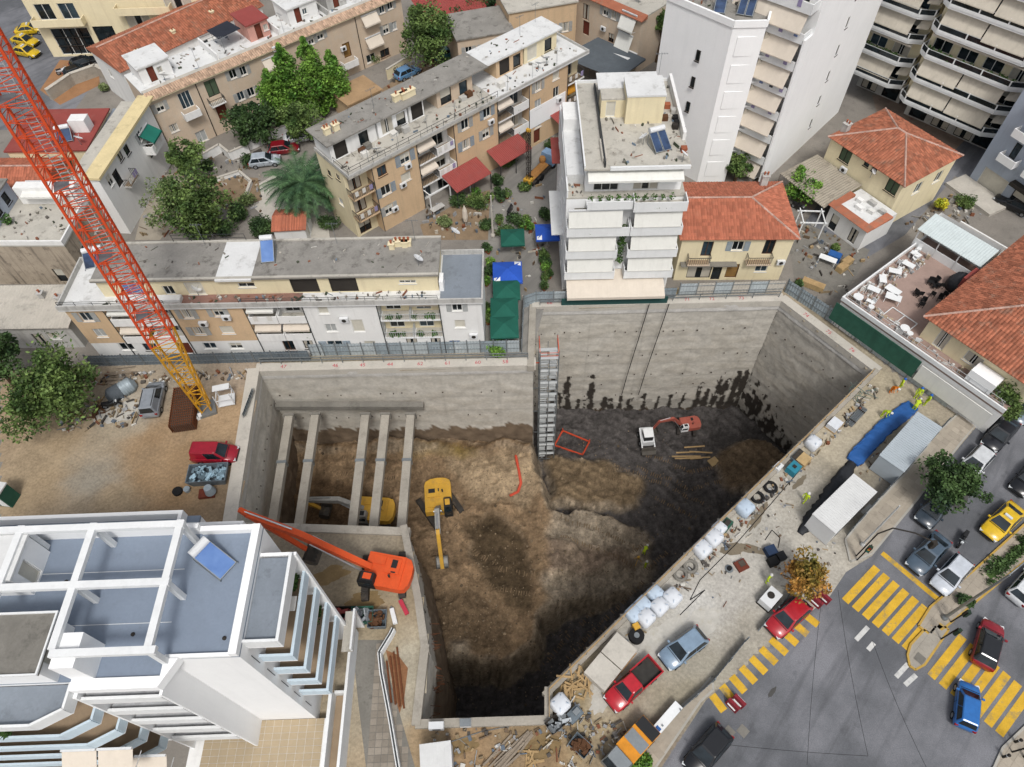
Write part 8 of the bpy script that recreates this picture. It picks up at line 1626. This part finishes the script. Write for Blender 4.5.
for k, (u, v, rz, lb) in enumerate(((841, 270, .6, 'brown carton nearest the terrace in the paved yard'), (846, 264, .6, 'taller carton behind the brown carton'), (812, 287, -.6, 'long brown bench box by the hoarding'))):
    t = thing('carton', lb, 'carton', P(u, v, .012), rz); MB().rbox((0, 0, .35), (2.4 if k == 2 else 1.2, .8, .7)).obj('box', 'plywood', t); MB().rbox((0, 0, .715), (2.3 if k == 2 else 1.1, .7, .02)).obj('lid', 'plank', t)
t = thing('pergola', 'white timber frame over the yard seats by the orange roofed house', 'pergola', P(806, 232, .012), -.1)
for x in (-1.2, 1.2):
    for y in (-1, 1): MB().box(x-.06, y-.06, 0, x+.06, y+.06, 2.2).obj('post', 'trim_white', t)
for y in (-1, 1): MB().box(-1.5, y-.05, 2.2, 1.5, y+.05, 2.35).obj('beam', 'trim_white', t)
for x in (-1.2, 1.2): MB().box(x-.05, -1.3, 2.353, x+.05, 1.3, 2.48).obj('beam', 'trim_white', t)
# furniture on the brick terrace (local to that building, deck at 3.5)
def tw(x, y, z=3.51): c = TERR.t; p = Matrix.Rotation(TERR.rz, 3, 'Z') @ V((x, y, 0))+TERR.loc; return V((p.x, p.y, z))
rnd = random.Random(12)
for k in range(5): table('white table along the terrace wall, number %s from the near corner' % 'one two three four five six seven'.split()[k], tw(.9+.9*rnd.random(), 3+k*1.9), TERR.rz+rnd.uniform(-.9, .9), .9+.5*rnd.random(), .7, group='white tables along the terrace wall')
for k, (x, y) in enumerate(((2.6, 4.4), (3.2, 3.6))): table(('white table in mid terrace, farther one', 'white table in mid terrace, nearer one')[k], tw(x, y), TERR.rz+.4*k, 1.5, .9)
for k in range(9): chair('white plastic chair standing about the terrace edge', tw(rnd.uniform(.5, 2.4), rnd.uniform(1, 12)) if k < 8 else tw(rnd.uniform(3, 9), rnd.uniform(.6, 1.4)), rnd.random()*6, 'trim_white', 'white chairs on the terrace')
for k in range(16): chair('black chair in the heap by the red lean-to', tw(5.0+rnd.uniform(-.9, 1.2), 7.4+rnd.uniform(-2.4, 2.6)), rnd.random()*6, 'black_rubber', 'black chairs heaped on the terrace')
t = thing('metal_rack', 'white tubular rack lying on the terrace near the railing', 'frame', tw(5.2, 2.2), TERR.rz)
for a, c in (((-1.4, -.8), (1.4, -.8)), ((1.4, -.8), (1.4, .8)), ((1.4, .8), (-1.4, .8)), ((-1.4, .8), (-1.4, -.8)), ((0, -.8), (0, .8))): MB().bar((*a, .1), (*c, .1), .08).obj('tube', 'trim_white', t)
for k, (x, y, r) in enumerate(((1.0, .9, .5), (2.6, .8, .3), (6.3, 1.0, .45), (7.0, .8, .3))): MB().lathe((0, 0, .7), [(r, 0), (r, .05)], 14).lathe((0, 0, 0), [(.06, 0), (.05, .7)], 6).obj('table_top', 'trim_white', thing('round_table', ('round white table at the near terrace corner', 'small round stool beside the corner table', 'round white table by the lying frame', 'small round stool by the lying frame')[k], 'table', tw(x, y)))
t = thing('black_cover', 'black domed cover beside the red lean-to', 'cover', tw(6.2, 10.4)); MB().lathe((0, 0, 0), [(1.2, 0), (1.15, .8), (.8, 1.5), (.2, 1.8)], 14).obj('dome', 'tarp_black', t, True)
# back garden walls, paths
flat([px((150, 178), (205, 168), (190, 205), (160, 240), (135, 240))], .012, 'garden_slab', 'sheet_old', kind='structure'); flat([px((205, 175), (258, 178), (262, 200), (230, 212), (212, 200))], .012, 'garden_soil', mat('garden_earth', '#8a7760', var=.35, sc=1), kind='structure'); flat([px((240, 195), (282, 170), (320, 160), (330, 240), (282, 243), (262, 215))], .010, 'parking_court', 'concrete_pale', kind='structure'); flat([px((380, 90), (470, 30), (520, 10), (480, 60), (400, 110))], .012, 'back_garden', 'garden_earth', kind='structure'); flat([px((420, 225), (470, 195), (490, 190), (488, 240), (425, 240))], .012, 'overgrown_garden', 'garden_earth', kind='structure'); flat([px((785, 215), (870, 250), (842, 300), (795, 285))], .012, 'paved_yard', 'concrete_dark', kind='structure'); flat([px((872, 95), (900, 95), (965, 140), (940, 165), (880, 125))], .0115, 'block_forecourt', mat('paving_red', '#8f8074', var=.4, sc=.6, spots=.5, dirt='#6d4640'), kind='structure')
def gwall(label, pts, h=1.2, w_=.22, m='plaster_white', name='garden_wall'):
    q = pp(*pts); t = thing(name, label, 'wall', (*q[0], 0)); g = MB()
    for a, c in zip(q, q[1:]): g.bar((*(a-q[0]), h/2), (*(c-q[0]), h/2), w_, h)
    g.obj('wall', m, t); g = MB()
    for a, c in zip(q, q[1:]): g.bar((*(a-q[0]), h+.04), (*(c-q[0]), h+.04), w_+.1, .08)
    g.obj('coping', 'concrete_pale', t); return t
gwall('pale garden wall in front of the brown door', [(200, 165), (222, 152), (232, 160), (250, 152)]); gwall('white garden wall behind the parked red car', [(250, 150), (300, 128)], 1.3); gwall('curved planted wall by the tan forecourt', [(52, 100), (75, 84), (100, 75), (120, 86)], 1.6, .5, 'concrete'); gwall('graffiti wall behind the light blue car', [(388, 80), (412, 65)], 1.6, .2, 'plaster_cream', 'graffiti_wall'); gwall('wall between the back lane and the cafe alley', [(560, 122), (520, 142)], 1.0, .25, 'plaster_grey'); gwall('curved kerb wall round the bare earth bed', [(212, 183), (240, 174), (252, 184), (246, 200)], .5)
gw = bpy.data.objects['graffiti_wall']; a, c = P2(388, 80), P2(412, 65); text('Shan', 1.5, 'frame_dark', gw, ((c-a).x/2+.14, (c-a).y/2-.14, .75), math.atan2((c-a).y, (c-a).x), PI/2, 0, 'graffiti')
t = thing('alley_frame', 'white steel frame over the sunken terrace by the diagonal row', 'frame', P(432, 213, 0), .68)
for x in (0, 3, 6):
    for y in (0, 4): MB().box(x-.06, y-.06, 0, x+.06, y+.06, 2.6).obj('post', 'trim_white', t)
for y in (0, 4): MB().bar((0, y, 2.65), (6, y, 2.65), .12).obj('beam', 'trim_white', t)
for x in (0, 3, 6): MB().bar((x, -.2, 2.75), (x, 4.2, 2.75), .1).obj('beam', 'trim_white', t)
table('grey table under the white alley frame', P(438, 212, .012), .7, 1.8, .8, 'plaster_grey')
# ================================================================ people
def body_mesh(pose):
    J = dict(pel=(0, 0, .95), sp=(0, .02, 1.18), ch=(0, .02, 1.38), nk=(0, .01, 1.52), hd=(0, -.02, 1.64), top=(0, -.01, 1.76))
    for s, k in ((-1, 'r'), (1, 'l')): J.update({k+'hip': (s*.1, 0, .9), k+'kn': (s*.11, -.03, .5), k+'an': (s*.11, .02, .09), k+'toe': (s*.12, -.16, .04), k+'sh': (s*.2, .02, 1.42), k+'el': (s*.27, .04, 1.14), k+'wr': (s*.26, -.1, .92), k+'hand': (s*.25, -.16, .85), k+'f1': (s*.23, -.19, .79), k+'th': (s*.21, -.2, .84)})
    if pose == 'bend':
        for n_ in ('sp', 'ch', 'nk', 'hd', 'top', 'lsh', 'rsh', 'lel', 'rel', 'lwr', 'rwr', 'lhand', 'rhand', 'lf1', 'rf1', 'lth', 'rth'):
            x, y, z = J[n_]; y2, z2 = R2(y, z-.95, 1.0)[0], R2(y, z-.95, 1.0)[1]; J[n_] = (x, y2, .95+z2)
        for s, k in ((-1, 'r'), (1, 'l')): sx, sy, sz = J[k+'sh']; J[k+'el'] = (s*.24, sy-.02, sz-.28); J[k+'wr'] = (s*.2, sy-.1, sz-.5); J[k+'hand'] = (s*.18, sy-.13, sz-.58); J[k+'f1'] = (s*.16, sy-.15, sz-.65); J[k+'th'] = (s*.14, sy-.17, sz-.58)
    if pose == 'walk': J['lkn'] = (.11, -.2, .52); J['lan'] = (.11, -.12, .12); J['ltoe'] = (.12, -.3, .06); J['rkn'] = (-.11, .06, .5); J['ran'] = (-.11, .25, .14); J['rtoe'] = (-.12, .1, .05); J['lwr'] = (.26, .14, .95); J['lhand'] = (.26, .15, .87); J['lf1'] = (.25, .14, .8); J['lth'] = (.22, .1, .85)
    Rr = dict(pel=.15, sp=.135, ch=.16, nk=.065, hd=.1, top=.07, hip=.105, kn=.07, an=.05, toe=.045, sh=.075, el=.05, wr=.035, hand=.042, f1=.02, th=.016)
    ks = list(J); E_ = [('pel', 'sp'), ('sp', 'ch'), ('ch', 'nk'), ('nk', 'hd'), ('hd', 'top')]
    for k in 'lr': E_ += [('pel', k+'hip'), (k+'hip', k+'kn'), (k+'kn', k+'an'), (k+'an', k+'toe'), ('ch', k+'sh'), (k+'sh', k+'el'), (k+'el', k+'wr'), (k+'wr', k+'hand'), (k+'hand', k+'f1'), (k+'hand', k+'th')]
    me = bpy.data.meshes.new('body'); me.from_pydata([J[k] for k in ks], [(ks.index(a), ks.index(b_)) for a, b_ in E_], []); o = bpy.data.objects.new('tmp', me); COL.objects.link(o)
    md = o.modifiers.new('s', 'SKIN'); o.modifiers.new('d', 'SUBSURF').levels = 1
    for i, k in enumerate(ks): r = Rr.get(k, Rr.get(k[1:], .06)); me.skin_vertices[0].data[i].radius = (r, r*(.75 if k in ('pel', 'sp', 'ch') else 1))
    me.skin_vertices[0].data[0].use_root = True
    dg = bpy.context.evaluated_depsgraph_get(); dg.update(); out = bpy.data.meshes.new_from_object(o.evaluated_get(dg)); bpy.data.objects.remove(o)
    hd = V(J['nk']); tt = V(J['top'])
    for p in out.polygons:
        p.use_smooth = True; c = p.center; nearest = min(ks, key=lambda k: (V(J[k])-c).length); kk = nearest if nearest in Rr else nearest[1:]
        p.material_index = {'hip': 1, 'kn': 1, 'an': 1, 'toe': 3, 'pel': 1, 'hd': 2, 'top': 2, 'nk': 2, 'hand': 2, 'f1': 2, 'th': 2, 'wr': 2}.get(kk, 0)
    return out, V(J['hd']), V(J['top'])
mat('vest_lime', '#b9cf2e', var=.15); mat('vest_orange', '#d2751f', var=.15); mat('trousers', '#2c3a55', var=.3); mat('skin', '#b08468', var=.15, rough=.6); mat('boots', '#2a2622', var=.3); mat('helmet_white', '#d6d6d2', var=.1, rough=.4); mat('helmet_blue', '#2c5fae', var=.1, rough=.4)
POSES = {k: body_mesh(k) for k in ('stand', 'bend', 'walk')}
def person(label, at, rz, pose='stand', vest='vest_lime', hat='helmet_white', leg='trousers'):
    me, hd, tp = POSES[pose]; key = ('person', pose, vest, leg)
    def mk():
        m = me.copy(); m.materials.clear()
        for k in (vest, leg, 'skin', 'boots'): m.materials.append(MATS[k])
        return m
    t = thing('person', label, 'person', at, rz); link('body', cached(key, mk), t)
    d = (tp-hd).normalized(); o = MB(); o.lathe((0, 0, 0), [(.155, 0), (.13, .03), (.12, .09), (.07, .15), (.01, .17)], 12); ob = o.obj('helmet', hat, t, True); ob.location = hd+d*.035; ob.rotation_euler = V((0, 0, 1)).rotation_difference(d).to_euler()
    MB().rbox((0, -.1, -.06), (.03, .05, .03)).obj('nose', 'skin', ob); return t
for (u, v, rz, pose, vest, hat, lb) in ((881, 416, .5, 'bend', 'vest_lime', 'helmet_white', 'worker in lime vest bending over the steel bars'), (803, 502, 2.2, 'walk', 'vest_lime', 'helmet_white', 'worker in lime vest walking by the black pile'), (898, 389, 1.2, 'stand', 'vest_lime', 'helmet_blue', 'worker in lime vest standing by the orange heap'), (915, 398, -.6, 'stand', 'vest_lime', 'helmet_blue', 'worker in lime vest, farthest of the trio by the tarpaulin'), (912, 411, 2.4, 'bend', 'vest_lime', 'helmet_white', 'worker in lime vest bending at the tarpaulin end'), (924, 405, -2, 'stand', 'vest_lime', 'helmet_blue', 'worker in lime vest by the pale hoarding'), (890, 392, .2, 'bend', 'vest_orange', 'helmet_white', 'worker in orange jacket bent over by the pit corner'), (766, 582, .8, 'stand', 'vest_lime', 'helmet_white', 'worker in lime vest beside the rubbish sacks'), (818, 521-0, 1.6, 'stand', 'vest_lime', 'helmet_blue', 'worker in lime vest at the end of the site office')): person(lb, P(u, v, .012), rz, pose, vest, hat)
for (u, v, rz, pose, lb) in ((643, 555, 2.5, 'bend', 'surveyor in lime vest bending over a tripod in the pit'), (645, 567, .8, 'stand', 'worker in lime vest standing below the surveyor in the pit')): person(lb, PF(u, v), rz, pose)
pf = PF(637, 562); t = thing('survey_tripod', 'yellow survey tripod on the dark pit floor', 'tripod', pf)
for k in range(3): MB().bar((.5*math.cos(k*2.1), .5*math.sin(k*2.1), 0), (0, 0, 1.3), .06).obj('leg', 'excavator_yellow', t)
MB().box(-.12, -.12, 1.3, .12, .12, 1.55).obj('instrument', 'excavator_yellow', t)
# ================================================================ small scattered bits
def multi(name, cols, rough=.8):
    t = NT(name); r = t.n('ShaderNodeValToRGB'); r.color_ramp.interpolation = 'CONSTANT'; e = r.color_ramp.elements
    while len(e) < len(cols): e.new(.5)
    for i, c in enumerate(cols): e[i].position = i/len(cols); e[i].color = (*lin(c), 1)
    t.link(t.p.outputs['Random Per Island'], r.inputs[0]); t.link(t.ramp(t.noise(5), .3, .7, .7, 1.15), t.n('ShaderNodeMath').inputs[0])
    MATS[name] = t.out(t.mix(t.ramp(t.noise(4, detail=3), .4, .7, 0, .4), r.outputs[0], (.12, .10, .08)), rough, 0, .25)
multi('junk', ['#8d8a84', '#a58e6b', '#6b5a48', '#c9c7c0', '#5f6b78', '#7a4a33', '#b9b2a4', '#4a4744', '#9a9c9e', '#8a7a60'])
multi('junk_white', ['#d5d5d2', '#c2c3c2', '#dadad6', '#8d8f90', '#b5a58d'])
multi('roof_bits', ['#9a9790', '#b5b0a6', '#8a5a45', '#c7c5bf', '#5f5c58', '#6f8090', '#7d7a72', '#3f4a3a'])
def scatter(mb, rnd, n, place, s0=.08, s1=.35, hmax=.3):
    for _ in range(n):
        p = place()
        if p is None: continue
        a, c = rnd.uniform(s0, s1), rnd.uniform(s0, s1)*.7; h = rnd.uniform(.04, hmax)
        if rnd.random() < .3: a *= 2.6; c *= .35
        mb.rbox((p[0], p[1], p[2]+h/2), (a, c, h), rnd.random()*3.1, rx=rnd.uniform(-.15, .15))
def strip(rnd, a, c, w0, w1):
    a, c = P2(*a), P2(*c); d = (c-a).normalized(); n = Vector((-d.y, d.x))
    def f():
        q = a.lerp(c, rnd.random())+n*rnd.uniform(w0, w1); return (q.x, q.y, .012)
    return f
def area(rnd, poly):
    q = px(*poly); xs = [v.x for v in q]; ys = [v.y for v in q]
    def f():
        for _ in range(20):
            x, y = rnd.uniform(min(xs), max(xs)), rnd.uniform(min(ys), max(ys))
            if inpoly(np.array([x]), np.array([y]), q)[0]: return (x, y, .012)
    return f
rnd = random.Random(50)
def litter(label, places, n, m='junk', cat='debris', **k):
    mb = MB()
    for f in places: scatter(mb, rnd, n//len(places), f, **k)
    mb.obj('site_debris' if cat == 'debris' else 'garden_litter', m, kind='stuff', label=label, cat=cat)
litter('small timber, offcuts and tools littering the near pit edge', [strip(rnd, (866, 382), (560, 690), .55, 1.5)], 260, s1=.4)
litter('scraps and boards on the earth below the pit end wall', [area(rnd, [(430, 730), (545, 728), (600, 760), (560, 775), (430, 775)]), area(rnd, [(556, 690), (600, 720), (640, 730), (600, 765), (560, 735)])], 260, s1=.4)
litter('rubble and scraps along the hoarding of the left yard', [strip(rnd, (95, 371), (250, 366), -1.8, -.4), area(rnd, [(60, 400), (140, 392), (140, 425), (60, 432)])], 240, s1=.5)
litter('oddments lying beside the site cabins', [area(rnd, [(850, 470), (905, 420), (925, 440), (880, 480)]), area(rnd, [(770, 560), (830, 530), (840, 560), (790, 600)]), area(rnd, [(690, 560), (780, 480), (800, 520), (720, 610)])], 180, s1=.28, hmax=.15)
litter('garden pots and oddments between the apartment rows', [area(rnd, [(150, 175), (205, 170), (225, 235), (140, 238)]), area(rnd, [(205, 150), (260, 150), (262, 215), (215, 205)]), area(rnd, [(425, 205), (488, 195), (488, 238), (425, 240)]), area(rnd, [(385, 85), (470, 35), (480, 60), (400, 108)]), area(rnd, [(488, 200), (545, 180), (545, 290), (488, 345)])], 420, cat='litter', s1=.45, hmax=.5)
litter('stored odds and ends in the yards right of the orange roofed house', [area(rnd, [(795, 215), (870, 255), (842, 298), (795, 285)]), area(rnd, [(905, 225), (960, 190), (985, 215), (930, 245)])], 160, cat='litter', s1=.5, hmax=.45)
def junk(key, x0, y0, x1, y1, z, n, m='roof_bits', **k):
    b_ = next(q for q in BLDS if key in q.t['label']); mb = MB(); scatter(mb, rnd, n, lambda: (rnd.uniform(x0, x1), rnd.uniform(y0, y1), z), **k); mb.obj('roof_clutter_bits', m, b_.t, kind='stuff')
junk('orange and white bays', 4, .1, 36, 1.2, 8.03, 90); junk('orange and white bays', 5, 2, 35, 5.8, 10.44, 40, hmax=.12); junk('diagonal apartment', .5, .3, 35, 3.0, 9.52, 90); junk('diagonal apartment', .5, 3.4, 30, 6.2, 12.0, 50, hmax=.12); junk('tiled eaves', .5, 2.0, 38, 6.8, 8.16, 110)
junk('wide cream awnings', 3.9, .6, 11, 13, 16.04, 70); junk('wide cream awnings', .2, -.1, 1.6, 13, 12.77, 40); junk('cluttered with white furniture', .4, .6, 2.2, 12, 3.51, 110, 'junk_white', hmax=.6); junk('cluttered with white furniture', 2.4, .6, 17, 1.6, 3.51, 60, 'junk_white', hmax=.5); junk('blank panelled', -3.5, 4, 5, 10, 19.71, 30); junk('stained grey house', 7.5, .8, 14.3, 6, 6.0, 30)

# crawler tread marks pressed into the soil
mat('tread', '#75624b', var=.4, sc=2, isl=.3); mb = MB()
for pts in (((420, 528), (424, 560), (430, 590)), ((445, 530), (470, 560), (500, 580), (540, 585)), ((560, 525), (600, 540), (640, 560), (660, 545)), ((610, 470), (660, 490), (700, 510)), ((640, 460), (690, 480), (740, 470)), ((600, 620), (570, 650), (545, 680)), ((650, 590), (610, 630), (575, 665)), ((340, 465), (400, 470), (430, 460))):
    q = [PF(*p) for p in pts]
    for a, c in zip(q, q[1:]):
        d = Vector((c.x-a.x, c.y-a.y)); L = d.length; d /= L; n = Vector((-d.y, d.x)); ang = math.atan2(d.y, d.x); k = 0.0
        while k < L:
            for s in (-1, 1):
                if rnd.random() < .8:
                    p = Vector((a.x, a.y))+d*k+n*s*1.1; mb.rbox((p.x, p.y, floor_z(p.x, p.y)+.03), (.09, .5, .06), ang)
            k += .27
mb.obj('tread_marks', 'tread', pit_floor, kind='stuff')
bpy.context.view_layer.update()
